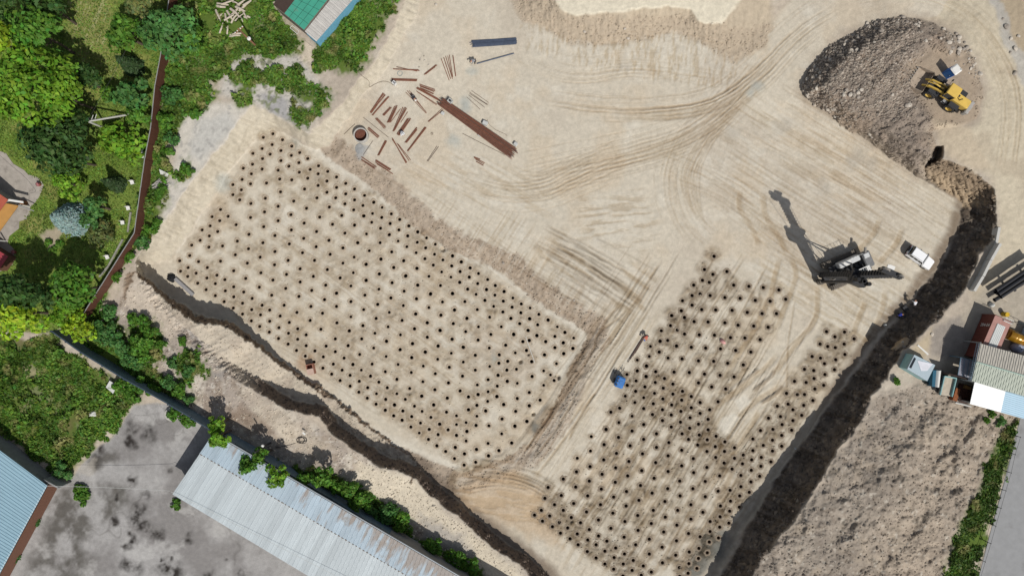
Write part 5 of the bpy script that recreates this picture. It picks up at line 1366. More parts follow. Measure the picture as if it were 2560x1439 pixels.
# sheets lying on the container
pl = MB().box(.0, 1.15, -3.6, 0, 0, .06).build('roofing_sheet', mat('sheet_pale', A(206, 208, 204), rough=.5, var=.06, scale=1, sheet=(1.4, 'X', .8)), None)
p = W(2494, 808, 7.62); pl.location = (p.x, p.y, z0c + hc + .02); pl.rotation_euler = (0, 0, fr.ang)
tag(pl, 'pale grey ribbed sheet lying on the brown container roof', 'metal sheet')
def crate_frame(name, px, py, z, sx, sy, h, ang, m, label, cat):
    root = thing(name, label, cat, W(px, py, z), ang)
    mb = MB()
    for x in (0, sx):
        for y in (0, sy):
            mb.tube([(x, y, 0), (x, y, h)], .03, 4)
    for z_ in (0.03, h):
        mb.tube([(0, 0, z_), (sx, 0, z_), (sx, sy, z_), (0, sy, z_), (0, 0, z_)], .03, 4)
    mb.build('frame', m, root)
    mb = MB()
    k = int(sx / .3)
    for i in range(1, k): mb.tube([(sx * i / k, 0, h), (sx * i / k, sy, h)], .018, 4)
    mb.build('bars', m, root)
    return root
crate_frame('wire_rack', 2508, 801, z0c + hc + .02, 1.2, .45, .22, fr.ang, white_p, 'white wire rack on the far end of the brown container roof', 'rack')
crate_frame('roll_cage', 2449, 851, 5.0, .8, 1.1, 1.2, fr.ang, post_grey, 'grey metal cage standing beside the brown container', 'cage')
# yellow drum, tanks behind
yel = mat('drum_yellow', A(212, 172, 40), rough=.45, var=.08)
gold = mat('tank_amber', A(168, 122, 30), rough=.25, var=.15, metal=.3, spec=.6)
def drum(px, py, z, r, h, m, label, name='drum', cat='drum', lie=None):
    t = thing(name, label, cat, W(px, py, z), 0)
    M = None
    if lie is not None: M = rotz(lie) @ T(-h / 2, 0, r) @ RY(math.pi / 2)
    pr = [(r * .96, 0), (r, .03), (r, h * .32), (r * 1.03, h * .34), (r, h * .36), (r, h * .65), (r * 1.03, h * .67), (r, h * .69), (r, h - .03), (r * .96, h)]
    MB().lathe(pr, 20, M).build('barrel', m, t, True)
    MB().lathe([(r * .93, h + .002), (r * .93, h + .02)], 20, M).build('lid', m, t)
    MB().lathe([(.05, h + .02), (.05, h + .05)], 8, (M or Matrix()) @ T(r * .6, 0, 0)).build('bung', steel_d, t)
    return t
drum(2507, 785, 5.0, .32, .9, yel, 'yellow drum standing at the end of the brown container')
drum(2532, 842, 5.0, .75, 2.6, gold, 'amber coloured tank lying right of the brown container', 'tank', 'tank', lie=fr.ang)
tarp_m = mat('tarp_pale', A(196, 204, 224), rough=.6, var=.08, scale=2, bump=.6)
def lump(name, px, py, z, sx, sy, h, m, label, cat, ang=0, seed=1, jag=.12):
    """draped or heaped thing: an uneven closed mound"""
    r = random.Random(seed); n = 14; rings = 5
    mb = MB(); v = []; f = []
    for k in range(rings):
        t = k / (rings - 1); rr = math.cos(t * math.pi / 2 * .93)
        for i in range(n):
            a = 2 * math.pi * i / n
            j = 1 + r.uniform(-jag, jag)
            v.append((sx / 2 * rr * math.cos(a) * j, sy / 2 * rr * math.sin(a) * j, h * math.sin(t * math.pi / 2) * (1 + r.uniform(-jag, jag)) - (.05 if k == 0 else 0)))
    for k in range(rings - 1):
        for i in range(n):
            f.append((k * n + i, k * n + (i + 1) % n, (k + 1) * n + (i + 1) % n, (k + 1) * n + i))
    f.append(tuple(range(n - 1, -1, -1))); f.append(tuple(range((rings - 1) * n, rings * n)))
    mb.add(v, f)
    o = mb.build(name, m, None, True)
    o.location = W(px, py, z); o.rotation_euler = (0, 0, ang)
    return tag(o, label, cat)
lump('tarpaulin', 2538, 868, 5.0, 1.8, 1.5, 1.3, tarp_m, 'crumpled pale tarpaulin over a stack behind the wide corrugated roof', 'tarpaulin', .3, 4)
tb = thing('blue_tank', 'dark teal steel frame with pale water tank right of the brown container', 'tank', W(2540, 815, 5.0), fr.ang)
MB().rbox(.9, 2.1, -1.1, .3, .2, 1.5, .08).build('tank_body', mat('tank_white_blue', A(186, 206, 226), rough=.4, var=.05), tb)
mb = MB()
for x in (-.9, 0, .85):
    for y in (-1.1, .3): mb.tube([(x, y, 0), (x, y, 1.55)], .035, 4)
for y in (-1.1, .3): mb.tube([(-.9, y, 1.55), (.85, y, 1.55)], .035, 4)
mb.build('frame', mat('teal_dark', A(40, 62, 70), rough=.6), tb)
# wide corrugated shed roof
wide_r = mat('roof_beige_rib', A(200, 194, 182), rough=.65, var=.06, scale=.6, sheet=(1.35, 'X', .9), stain=(A(176, 170, 158), .5, .58, .5))
wide_g = mat('roof_green_grey_rib', A(184, 190, 176), rough=.65, var=.06, scale=.6, sheet=(1.35, 'X', .9), stain=(A(164, 170, 160), .5, .58, .5))
whit_r = mat('roof_white_new', A(244, 244, 242, .92), rough=.5, var=.03, scale=.6, sheet=(1.2, 'Y', .5))
blu_r = mat('roof_ice_blue', A(176, 206, 224), rough=.5, var=.05, scale=.6, sheet=(1.2, 'Y', .7))
fr = Frame((2451, 858), (2560, 889), 8.6)
zs = fr.o.z
ws = fr.root('storage_shed', 'large open shed with beige and green ribbed roof at the right edge', 'shed')
k0, k1, k2 = fr.L(2451, 858, 8.5), fr.L(2441, 904, 9.1), fr.L(2430, 952, 8.5)
m0, m1, m2 = fr.L(2730, 937, 8.5), fr.L(2720, 985, 9.1), fr.L(2709, 1033, 8.5)
ribbed(MB().slab([k0, m0, m1, k1], .06), [k0, m0, m1, k1], 46, .09, .06).build('north_roof', wide_r, ws)
ribbed(MB().slab([k1, m1, m2, k2], .06), [k1, m1, m2, k2], 46, .09, .06).build('south_roof', wide_g, ws)
MB().tube([k1 + Vector((0, 0, .03)), m1 + Vector((0, 0, .03))], .09, 6).build('ridge_cap', mat('ridge_green', A(164, 186, 174), rough=.6), ws)
MB().tube([(k2.x + .1, k2.y, -.3), (k2.x + .1, k2.y, k2.z - .1)], .09, 6).build('post', post_grey, ws)
for i in range(4):
    MB().tube([(k0.x + .1 + 4 * i, k0.y + .1, -.3), (k0.x + .1 + 4 * i, k0.y + .1, k0.z - .1)], .09, 6).build('post', post_grey, ws)
mb = MB()
for a, b in ((k0, k1), (k1, k2)):
    for i in range(8):
        p, q_ = a.lerp(b, i / 8), a.lerp(b, (i + 1) / 8)
        mb.tube([p + Vector((-.12, 0, -.05)), q_ + Vector((-.12, 0, -.05))], .04, 4); mb.tube([p + Vector((-.12, 0, -.5)), q_ + Vector((-.12, 0, -.5))], .04, 4)
        mb.tube([p + Vector((-.12, 0, -.05)), q_ + Vector((-.12, 0, -.5))], .03, 4)
mb.build('truss', mat('truss_blue_grey', A(146, 164, 176), rough=.6), ws)
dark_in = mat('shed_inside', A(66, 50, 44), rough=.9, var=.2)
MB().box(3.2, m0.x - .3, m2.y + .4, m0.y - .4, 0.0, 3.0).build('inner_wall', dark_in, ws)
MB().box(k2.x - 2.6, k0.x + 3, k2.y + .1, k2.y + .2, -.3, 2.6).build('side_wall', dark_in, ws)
# white lean-to roof below it
fr2 = Frame((2437, 954), (2514, 977), 7.9)
lt = fr2.root('lean_to', 'white and ice blue ribbed lean-to roof below the wide shed roof', 'lean-to')
a0, a1, a2, a3 = fr2.L(2437, 954, 7.9), fr2.L(2514, 977, 7.9), fr2.L(2502, 1030, 7.6), fr2.L(2425, 1009, 7.6)
b1, b2 = fr2.L(2720, 1036, 7.9), fr2.L(2708, 1088, 7.6)
MB().slab([a0, a1, a2, a3], .06).build('white_roof', whit_r, lt)
dzz = Vector((0, 0, -.012))
MB().slab([a1 + dzz, b1 + dzz, b2 + dzz, a2 + dzz], .05).build('blue_roof', blu_r, lt)
for p in (a0, a3, a2, a1): MB().tube([(p.x, p.y + (.1 if p.y < -1 else -.1), -.3), (p.x, p.y + (.1 if p.y < -1 else -.1), p.z - .08)], .07, 6).build('post', post_grey, lt)
MB().box(a3.x + .15, b2.x, a2.y + .1, a2.y + .2, -.3, 2.2).build('wall', mat('lean_wall', A(150, 146, 138), rough=.9), lt)
# plank deck under the lean-to's open side
fr3 = Frame((2396, 958), (2436, 970), 5.2)
dk = fr3.root('plank_deck', 'dark plank deck with low white kerb in the open bay beside the white roof', 'deck')
c0, c1, c2, c3 = [fr3.L(x, y, 5.25) for x, y in ((2399, 957), (2440, 968), (2428, 1012), (2388, 1002))]
deck_m = mat('deck_dark', A(78, 50, 40), rough=.85, var=.15, scale=2, sheet=(1.2, 'Y', .8))
MB().slab([c0, c1, c2, c3], .2).build('deck', deck_m, dk)
MB().tube([c3 + Vector((0, -.15, .1)), c2 + Vector((0, -.15, .1))], .14, 4).build('kerb', mat('kerb_white', A(196, 194, 188), rough=.9), dk)
MB().box(c0.x + .6, c0.x + 1.5, c0.y - .5, c0.y - .05, c0.z + .01, c0.z + .35).build('bench', mat('bench_ochre', A(140, 104, 56), rough=.8, var=.15), dk)
MB().box(c0.x - .75, c0.x - .15, c3.y, c0.y - .8, -.1, 1.0).build('stacked_boards', mat('boards_rust', A(140, 84, 52), rough=.9, var=.3, scale=3), dk)
# glass-roofed porch
fr4 = Frame((2402, 894), (2434, 901), 7.4)
gp = fr4.root('glazed_porch', 'small glass roofed porch with blue frame at the wide shed end', 'porch')
d0_, d1_, d2_, d3_ = [fr4.L(x, y, 7.3) for x, y in ((2402, 893), (2434, 901), (2426, 947), (2394, 940))]
glass = mat('glass_grey', A(150, 150, 160), rough=.12, var=.25, scale=1.2, spec=.8, bump=.5)
MB().slab([d0_, d1_, d2_, d3_], .03).build('glass_roof', glass, gp)
fm = mat('frame_blue', A(104, 132, 148), rough=.5)
mb = MB()
mb.tube([d0_, d1_, d2_, d3_, d0_], .06, 6)
for k in (.33, .66): mb.tube([d0_.lerp(d1_, k) + Vector((0, 0, .03)), d3_.lerp(d2_, k) + Vector((0, 0, .03))], .03, 4)
for p in (d0_, d1_, d2_, d3_): mb.tube([p, (p.x, p.y, -.2)], .06, 6)
mb.build('frame', fm, gp)

# ------------------------------------------------------------------ vehicles and machines
yellow = mat('loader_yellow', A(222, 186, 92), rough=.5, var=.08, scale=1.5, stain=(A(176, 150, 96), .9, .60, .6))
black = mat('machine_black', A(56, 56, 58), rough=.5, var=.15)
rubber = mat('rubber', A(66, 64, 62), rough=.9, var=.15, scale=4)
glassd = mat('glass_dark', A(30, 36, 40), rough=.08, var=.1, spec=.8)
steel = mat('steel_worn', A(160, 154, 146), rough=.5, metal=.3, var=.15)
grey_p = mat('grey_paint', A(150, 150, 152), rough=.6, var=.1)
def wheel(parent, x, y, r, w, rim_m, n=24, lugs=0, tyre='tyre'):
    """tyre with rim as sub-part; axle along Y"""
    M = T(x, y, r) @ RX(math.pi / 2) @ T(0, 0, -w / 2)
    pr = [(r * .58, 0), (r * .90, 0), (r * .985, w * .12), (r, w * .3), (r, w * .7), (r * .985, w * .88), (r * .90, w), (r * .58, w)]
    mb = MB().lathe(pr, n, M, close=True)
    for k in range(lugs):
        a = 2 * math.pi * k / lugs
        for s in (0, 1):
            B = M @ Matrix.Rotation(a + s * math.pi / lugs, 4, 'Z')
            mb.box(r * .96, r * 1.045, -r * .06, r * .06, w * (.04 if s == 0 else .52), w * (.48 if s == 0 else .96), B)
    t = mb.build(tyre, rubber, parent)
    sgn = 1 if y > 0 else -1
    pr2 = [(r * .57, w * .12), (r * .57, w * .88), (r * .5, w * .84), (r * .30, w * .62), (r * .14, w * .66), (r * .14, w * .80), (.01, w * .80)]
    pr2b = [(a, w - b) for a, b in pr2]
    MB().lathe(pr2b if sgn > 0 else pr2, n, M).build('rim', rim_m, t)
    return t

# ---- wheel loader on the heap
hd = heading((2404, 276), (2300, 206))
pL = G(2352, 241); pL.z = zw(pL.x, pL.y)
ld = thing('wheel_loader', 'yellow wheel loader with raised-edge bucket parked on the rubble heap', 'loader', pL, hd)
for x in (1.75, -1.55):
    for y in (1.08, -1.08):
        wheel(ld, x, y, .78, .62, yellow, 26, 16, 'wheel')
MB().rbox(-3.15, -.55, -.62, .62, 1.0, 2.05, .12).build('engine_hood', yellow, ld)
MB().rbox(-3.75, -3.15, -.95, .95, .75, 1.75, .12).build('counterweight', mat('counterweight_grey', A(170, 166, 160), rough=.6, var=.1), ld)
MB().box(-3.3, -.4, -.55, .55, .55, 1.05).build('rear_frame', black, ld)
MB().box(.3, 2.6, -.5, .5, .55, 1.05).box(.9, 1.7, -.55, .55, 1.0, 1.55, taper=(.6, 1)).build('front_frame', black, ld)
MB().box(-.45, .35, -.22, .22, .6, 1.0).build('articulation_joint', black, ld)
cb = MB().rbox(-.75, .55, -.68, .68, 1.35, 2.75, .1, top=.04).build('cab', glassd, ld)
MB().rbox(-.88, .72, -.78, .78, 2.752, 2.92, .1).build('cab_roof', yellow, cb)
mb = MB()
for x in (-.74, .52):
    for y in (-.67, .67): mb.tube([(x, y, 1.2), (x, y, 2.8)], .06, 6)
mb.box(-.8, .6, -.70, .70, 1.1, 1.4)
mb.build('cab_frame', yellow, cb)
for s in (1, -1):
    MB().box(-2.25, -.85, s * .72, s * 1.42, 1.62, 1.70).box(-2.25, -2.15, s * .72, s * 1.42, 1.2, 1.64).build('rear_fender', black, ld)
    MB().box(1.0, 2.45, s * .80, s * 1.36, 1.62, 1.68).build('front_fender', black, ld)
    MB().box(-.75, -.1, s * .72, s * 1.1, .75, .8).box(-.75, -.1, s * .72, s * 1.1, 1.15, 1.19).build('step', grey_p, ld)
    MB().prism([(.55, 1.75), (1.1, 1.85), (2.7, 1.35), (3.3, .62), (3.1, .48), (2.5, 1.05), (1.1, 1.5), (.55, 1.5)], s * .46 - .09, s * .46 + .09, Matrix(((1, 0, 0, 0), (0, 0, 1, 0), (0, 1, 0, 0), (0, 0, 0, 1)))).build('lift_arm', yellow, ld)
    MB().tube([(.7, s * .3, 1.1), (1.7, s * .32, 1.25), (2.4, s * .36, 1.2)], [.09, .09, .05], 8).build('lift_cylinder', steel, ld)
    mb = MB().tube([(.6, s * .75, 1.9), (.75, s * 1.15, 2.35), (.75, s * 1.2, 2.55)], .025, 5).box(.68, .8, s * 1.12, s * 1.32, 2.3, 2.65); mb.build('mirror', black, ld)
MB().tube([(.9, 0, 1.75), (2.0, 0, 1.75), (3.0, 0, 1.2)], [.12, .09, .06], 8).build('tilt_cylinder', yellow, ld)
# bucket: open-topped curved shell with teeth
prof = [(2.85, 1.15), (2.75, .5), (2.95, .14), (3.4, .06), (4.75, .16)]
outer = prof + [(x - (.0 if i > 2 else .06), z - .06) for i, (x, z) in reversed(list(enumerate(prof)))]
Mb = Matrix(((1, 0, 0, 0), (0, 0, 1, 0), (0, 1, 0, 0), (0, 0, 0, 1)))
mb = MB().prism(outer, -1.58, 1.58, Mb)
for s in (-1.58, 1.52): mb.prism([(2.85, 1.18), (2.75, .5), (2.95, .14), (3.4, .06), (4.75, .16), (4.1, .74)], s, s + .06, Mb)
bkt = mb.build('bucket', mat('bucket_steel', A(172, 156, 138), rough=.6, var=.2, scale=2), ld)
mb = MB()
for k in range(8): mb.box(4.7, 5.06, -1.5 + k * .41, -1.34 + k * .41, .1, .22, None, (.7, .8))
mb.build('bucket_teeth', steel, bkt)
ex = MB().tube([(-1.6, .25, 2.0), (-1.6, .25, 2.55), (-1.66, .25, 2.68)], .07, 8).build('exhaust', black, ld)
MB().box(-1.35, -1.0, -.3, -.05, 2.05, 2.22).build('air_intake', black, ld)
for s in (.5, -.5): MB().box(-3.78, -3.74, s - .14, s + .14, 1.4, 1.62).build('tail_light', mat('lamp_red', A(170, 40, 34), rough=.3), ld)

# ---- portable toilet
tl = thing('portable_toilet', 'blue portable toilet cabin with white roof beside the loader', 'toilet cabin', (0, 0, 0), heading((2363, 182), (2372, 194)))
pT = G(2368, 185); tl.location = (pT.x, pT.y, zw(pT.x, pT.y))
bl = mat('toilet_blue', A(56, 128, 216), rough=.5, var=.08)
MB().rbox(-.55, .55, -.55, .55, 0, 1.85, .05).build('cabin', bl, tl)
MB().rbox(-.6, .6, -.6, .6, 1.851, 2.02, .12, top=.06).build('roof', white_p, tl)
dr = MB().box(-.36, .36, -.575, -.553, .1, 1.75).build('door', mat('toilet_blue_door', A(66, 140, 224), rough=.5), tl)
MB().box(.22, .30, -.60, -.576, .9, 1.0).build('handle', white_p, dr)
MB().tube([(.4, .4, 1.98), (.4, .4, 2.2)], .05, 8).build('vent_pipe', white_p, tl)

# ---- white car
hc_ = heading((2268, 627), (2324, 666))
pc = W(2297, 646, 0); pc = G(2293, 645)
car = thing('parked_car', 'white five-door off-road car parked at the shadow of the east bank', 'car', (pc.x, pc.y, zw(pc.x, pc.y)), hc_)
cw = mat('car_white', A(236, 236, 236, .9), rough=.3, var=.02, spec=.5)
def car_shell():
    # (x, half width, z) sections of lower body and cabin
    mb = MB()
    secs = [(-2.0, .74, .42, .85), (-1.92, .82, .36, .98), (-1.0, .86, .34, 1.0), (.2, .86, .34, .98), (.85, .85, .34, .97), (1.75, .80, .36, .86), (2.0, .70, .42, .72)]
    v = []; f = []
    for x, w, z0, z1 in secs:
        v += [(x, -w * .96, z0), (x, -w, (z0 + z1) / 2), (x, -w * .93, z1), (x, w * .93, z1), (x, w, (z0 + z1) / 2), (x, w * .96, z0)]
    n = 6
    for i in range(len(secs) - 1):
        for k in range(n):
            j = (k + 1) % n
            f.append((i * n + k, i * n + j, (i + 1) * n + j, (i + 1) * n + k))
    f.append(tuple(range(n - 1, -1, -1))); f.append(tuple(range((len(secs) - 1) * n, len(secs) * n)))
    return mb.add(v, f)
body = car_shell().build('body', cw, car, False)
gl = MB().box(-1.88, .78, -.76, .76, .95, 1.56, None, (.80, .86), (-.16, 0)).build('windows', glassd, car)
rf = MB().rbox(-1.72, .26, -.68, .68, 1.535, 1.62, .08).build('roof', cw, car)
mb = MB()
for s in (1, -1):
    for x0, x1, zt in ((.72, .24, 1.56), (-.35, -.38, 1.56), (-1.05, -1.08, 1.56), (-1.86, -1.70, 1.56)):
        mb.tube([(x0, s * .765, .97), (x1, s * .665, zt)], .045, 5)
mb.build('pillars', cw, car)
for s in (1, -1):
    MB().tube([(-1.6, s * .60, 1.66), (.1, s * .60, 1.66)], .025, 5).build('roof_rail', grey_p, car)
    MB().box(.45, .62, s * .86, s * 1.04, .95, 1.08).build('mirror', black, car)
    MB().box(1.93, 2.005, s * .38, s * .62, .58, .72).build('headlight', mat('lamp_clear', A(214, 220, 226), rough=.15), car)
    MB().box(-2.01, -1.95, s * .52, s * .72, .6, .82).build('tail_light', mat('lamp_red', A(170, 40, 34), rough=.3), car)
    for x in (1.25, -1.28): wheel(car, x, s * .74, .34, .22, steel, 18, 0, 'wheel')
MB().box(1.96, 2.06, -.72, .72, .36, .52).build('front_bumper', black, car)
MB().box(-2.07, -1.96, -.74, .74, .36, .54).build('rear_bumper', black, car)
for s in (.3, -.3): MB().box(.55, .62, s - .28, s + .24, .975, .99).build('wiper', black, car)
MB().box(-2.12, -2.0, -.2, .42, .62, 1.0).build('spare_wheel_cover', black, car)

# ---- drilling rig
ph = heading((2150, 646), (2064, 684))
pr_ = G(2104, 674)
rig = thing('drilling_rig', 'black and grey tracked drilling rig with tall upright mast', 'drilling rig', (pr_.x, pr_.y, zw(pr_.x, pr_.y)), ph)
zr = rig.location.z
lgrey = mat('rig_light_grey', A(206, 206, 204), rough=.45, var=.05)
dark_h = mat('rig_hose', A(26, 26, 28), rough=.5)
rust_s = mat('track_steel', A(112, 104, 94), rough=.75, var=.2, scale=3)
for s in (1, -1):
    mb = MB(); L, r = 2.2, .46
    path = [(L * math.cos(0) if False else 0, 0)]
    pts = []
    for k in range(13): a = -math.pi / 2 + math.pi * k / 12; pts.append((L + r * math.cos(a), r + r * math.sin(a)))
    for k in range(13): a = math.pi / 2 + math.pi * k / 12; pts.append((-L + r * math.cos(a), r + r * math.sin(a)))
    y0 = s * 1.72
    Mx = Matrix(((1, 0, 0, 0), (0, 0, 1, y0), (0, 1, 0, 0), (0, 0, 0, 1)))
    tr_ = MB().prism([(x * .96, .02 + z * .96) for x, z in pts], -.24, .24, Mx).build('crawler_track', rust_s, rig)
    mb = MB(); per = 0
    n = 46; tot = 4 * L + 2 * math.pi * r
    for k in range(n):
        d = tot * k / n
        if d < 2 * L: x, z, a = -L + d, 2 * r, 0
        elif d < 2 * L + math.pi * r: t_ = (d - 2 * L) / r; x, z, a = L + r * math.sin(t_), r + r * math.cos(t_), t_
        elif d < 4 * L + math.pi * r: x, z, a = L - (d - 2 * L - math.pi * r), 0, math.pi
        else: t_ = (d - 4 * L - math.pi * r) / r; x, z, a = -L - r * math.sin(t_), r - r * math.cos(t_), math.pi + t_
        mb.box(-.075, .075, -.36, .36, -.02, .045, T(x, y0, z) @ RY(a))
    mb.build('track_shoes', rust_s, tr_)
MB().box(-1.2, 1.2, -1.5, 1.5, .55, .95).lathe([(.85, .95), (.85, 1.2)], 20).build('undercarriage', black, rig)
MB().box(-3.3, 2.3, -1.3, 1.3, 1.2, 1.5).build('deck', black, rig)
MB().rbox(-1.9, 1.2, -1.45, -.62, 1.5, 2.6, .12).build('engine_housing', lgrey, rig)
MB().rbox(-.5, .7, -1.38, -.72, 2.602, 2.75, .1).build('housing_lid', white_p, rig)
MB().rbox(-3.6, -2.4, -1.4, .9, 1.3, 2.3, .15).build('counterweight', mat('rig_mid_grey', A(122, 122, 122), rough=.5, var=.2, scale=2), rig)
MB().rbox(-3.3, -2.5, -1.2, -.5, 2.301, 2.5, .08).build('battery_box', lgrey, rig)
MB().tube([(-3.3, -1.9, 2.2), (-2.7, -.7, 2.3)], .17, 10).build('exhaust_silencer', steel, rig)
for k in range(5):
    MB().lathe([(.05, 0), (.24, .02), (.24, .45), (.05, .47)], 12, T(-2.0 + k * .7, -.12 + (k % 2) * .2, 1.5)).build('hydraulic_pump', black if k % 2 else steel_d, rig)
cbn = MB().rbox(-2.3, -.4, .5, 1.45, 1.5, 3.0, .1).build('cab', glassd, rig)
mb = MB()
mb.tube([(-2.35, .45, 3.06), (-.35, .45, 3.06), (-.35, 1.5, 3.06), (-2.35, 1.5, 3.06), (-2.35, .45, 3.06)], .07, 6)
for k in range(5): mb.tube([(-2.1 + k * .35, .45, 3.08), (-2.1 + k * .35, 1.5, 3.08)], .03, 4)
mb.box(-2.4, -1.9, .4, 1.5, 2.9, 3.05)
mb.build('roof_guard', white_p, cbn)
MB().lathe([(.45, -.6), (.45, .6)], 16, T(1.1, .3, 1.95) @ RX(math.pi / 2)).build('winch', dark_h, rig)
for s in (.4, -.5): MB().tube([(1.5, s, 1.5), (2.4, s * .8, 2.6), (3.3, s * .5, 3.6)], [.14, .12, .08], 8).build('boom_cylinder', steel, rig)
MB().box(1.5, 3.6, -.35, .35, 1.2, 1.75).build('mast_foot_frame', black, rig)
# mast in world axes: upright, leaning a little back over the machine
foot = W(2050, 689, zr) - rig.location
I3 = rig.matrix_basis.to_3x3().inverted() if False else Matrix.Rotation(-ph, 3, 'Z')
def loc(v): return I3 @ Vector(v)
f0 = loc((foot.x, foot.y, 0)); tip = loc((foot.x + 1.15, foot.y - .05, 16.3))
axis = (tip - f0).normalized()
Q = axis.to_track_quat('Z', 'Y').to_matrix().to_4x4()
MM = Matrix.Translation(f0) @ Q @ rotz(math.radians(-20))
HL = (tip - f0).length
mast = MB().box(-.36, .36, -.42, .42, .5, 9.8, MM).box(-.31, .31, -.36, .36, 9.8, HL, MM).build('mast', black, rig)
mb = MB()
for z in np.arange(.8, HL - .4, .6):
    mb.box(-.40, .40, -.455, .455, z, z + .07, MM)
mb.build('mast_ribs', steel_d, mast)
hd_ = MB().box(-.35, .35, -1.0, 1.5, HL, HL + .35, MM).box(-.2, .2, .8, 1.55, HL - .5, HL + .6, MM).box(-.25, .25, -1.1, -.6, HL - .4, HL + .5, MM).build('mast_head', black, rig)
for y, r_s in ((1.25, .55), (-.8, .4)):
    MB().lathe([(r_s - .12, -.07), (r_s, -.1), (r_s, -.05), (r_s - .06, 0), (r_s, .05), (r_s, .1), (r_s - .12, .07)], 20, MM @ T(0, y, HL + .55) @ RY(math.pi / 2), close=True).build('sheave', steel, hd_)
MB().box(.36, .8, .2, .9, HL + .2, HL + .5, MM).box(.3, .7, .9, 1.2, HL + .5, HL + .62, MM).build('aircraft_lamp_bracket', white_p, hd_)
rd = MB().rbox(-1.5, -.38, -.95, .95, 9.2, 10.6, .15, MM).box(-1.2, .5, -1.0, 1.0, 9.5, 9.9, MM).build('rotary_drive', black, rig)
for s in (.75, -.75): MB().lathe([(.26, 0), (.26, .9)], 12, MM @ T(-1.0, s, 10.55)).build('drive_motor', dark_h, rd)
MB().lathe([(.30, 10.6), (.30, 11.4), (.22, 11.4), (.22, 10.6)], 18, MM @ T(-.95, 0, 0), close=True).build('guide_collar', steel_d, rd)
kb = MB().lathe([(.20, .7), (.20, 10.6)], 12, MM @ T(-.95, 0, 0)).build('kelly_bar', steel_d, rig)
mb = MB().lathe([(.10, .15), (.32, .2), (.32, 1.3), (.1, 1.35)], 14, MM @ T(-.95, 0, 0))
for k in range(26):
    a = k * .55; mb.box(.3, .42, -.13, .13, .2 + k * .042, .25 + k * .042, MM @ T(-.95, 0, 0) @ rotz(a))
mb.build('auger', rust_s, kb)
rp = MB()
rp.tube([MM @ Vector((-.95, 1.25, HL + .5)), MM @ Vector((-.9, .3, 11.2)), MM @ Vector((-.95, 0, 10.9))], .025, 5)
rp.tube([MM @ Vector((-.05, -1.15, HL + .5)), MM @ Vector((-.05, -1.2, 1.0))], .03, 5)
rp.tube([MM @ Vector((.1, 1.25, HL + .2)), Vector((1.1, .3, 2.3))], .03, 5)
rp.build('ropes', dark_h, rig)
mb = MB()
for k in range(7):
    o_ = (k - 3) * .16
    mb.tube([Vector((1.0, o_, 1.9)), Vector((1.9, o_ + .2, 3.2 + .2 * k)), MM @ Vector((.5, o_, 4.5 + k * .3)), MM @ Vector((.5, o_ * 1.6, 7.6)), MM @ Vector((-.3, o_ * 3, 9.3))], .045, 5)
mb.build('hoses', dark_h, rig)
for s in (1, -1):
    MB().tube([Vector((-1.0, s * .8, 1.5)), MM @ Vector((.42, s * .4, 7.4))], [.13, .07], 8).build('back_stay', steel_d, rig)
MB().tube([(-1.6, -1.3, 2.7), (-1.7, -1.35, 3.9)], .02, 4).build('antenna', steel_d, rig)
mb = MB()
for x in np.arange(-2.1, 1.3, .45): mb.tube([(x, -1.42, 2.5), (x, -1.42, 3.4)], .02, 4)
mb.tube([(-2.1, -1.42, 3.4), (1.2, -1.42, 3.4)], .02, 4)
mb.build('handrail', white_p, rig)

# ---- blue compressor trailer
hcmp = heading((1541, 960), (1552, 930))
pq = G(1547, 951)
cp = thing('compressor_trailer', 'small blue compressor trailer on the pale ramp between the drilled fields', 'compressor', (pq.x, pq.y, zw(pq.x, pq.y)), hcmp)
blu = mat('compressor_blue', A(58, 118, 186), rough=.5, var=.08, scale=2, stain=(A(120, 160, 204), 1.5, .6, .5))
MB().rbox(-.85, .75, -.62, .62, .5, 1.45, .16, top=.05).build('housing', blu, cp)
MB().box(-.8, .7, -.58, .58, .36, .5).build('chassis', black, cp)
for s in (1, -1): wheel(cp, -.1, s * .72, .32, .2, steel, 16, 0, 'wheel')
MB().tube([(.7, .45, .45), (1.7, .05, .45)], .04, 6).tube([(.7, -.45, .45), (1.7, -.05, .45)], .04, 6).tube([(1.7, 0, .45), (2.1, 0, .5)], .05, 6).build('drawbar', black, cp)
MB().tube([(1.6, .1, .02), (1.6, .1, .75)], .04, 6).build('jockey_leg', steel, cp)
for k in (-.5, 0, .4): MB().box(k - .12, k + .12, .3, .5, 1.451, 1.475).build('vent', black, cp)
MB().box(-.2, .2, -.3, .1, 1.452, 1.50).build('lifting_eye_plate', blu, cp)
mb = MB().tube([(.6, .5, .3), (1.0, .9, .05), (1.5, .8, .03), (1.6, 1.2, .03), (1.1, 1.3, .03), (.8, .9, .03)], .035, 6)
mb.build('air_hose', black, cp)

# ---- scrap vehicle bodies at the east sheds
teal = mat('scrap_teal', A(150, 190, 190), rough=.5, var=.12, scale=2)
glz = mat('scrap_glazing', A(176, 188, 194), rough=.15, var=.2, scale=1.5, spec=.7, bump=.3)
fr5 = Frame((2286, 886), (2338, 912), 7.0)
vb = fr5.root('van_body', 'pale teal scrap van body with shiny sheeting over its roof', 'van body')
q0, q1, q2, q3 = [fr5.L(x, y, 7.0) for x, y in ((2286, 886), (2338, 912), (2318, 952), (2268, 922))]
wl = [(p.x, p.y) for p in (q0, q1, q2, q3)]
MB().prism(wl, .0, 1.7).build('body', teal, vb)
up = Vector((0, 0, .02))
MB().slab([q0 + up, q1 + up, q2 + up, q3 + up], .28).build('roof', mat('scrap_roof', A(168, 184, 192), rough=.5, var=.06, sheet=(2.4, 'Y', .4)), vb)
sheetm = mat('foil_sheeting', A(226, 226, 232), rough=.25, var=.12, scale=1.2, spec=.8, bump=.9)
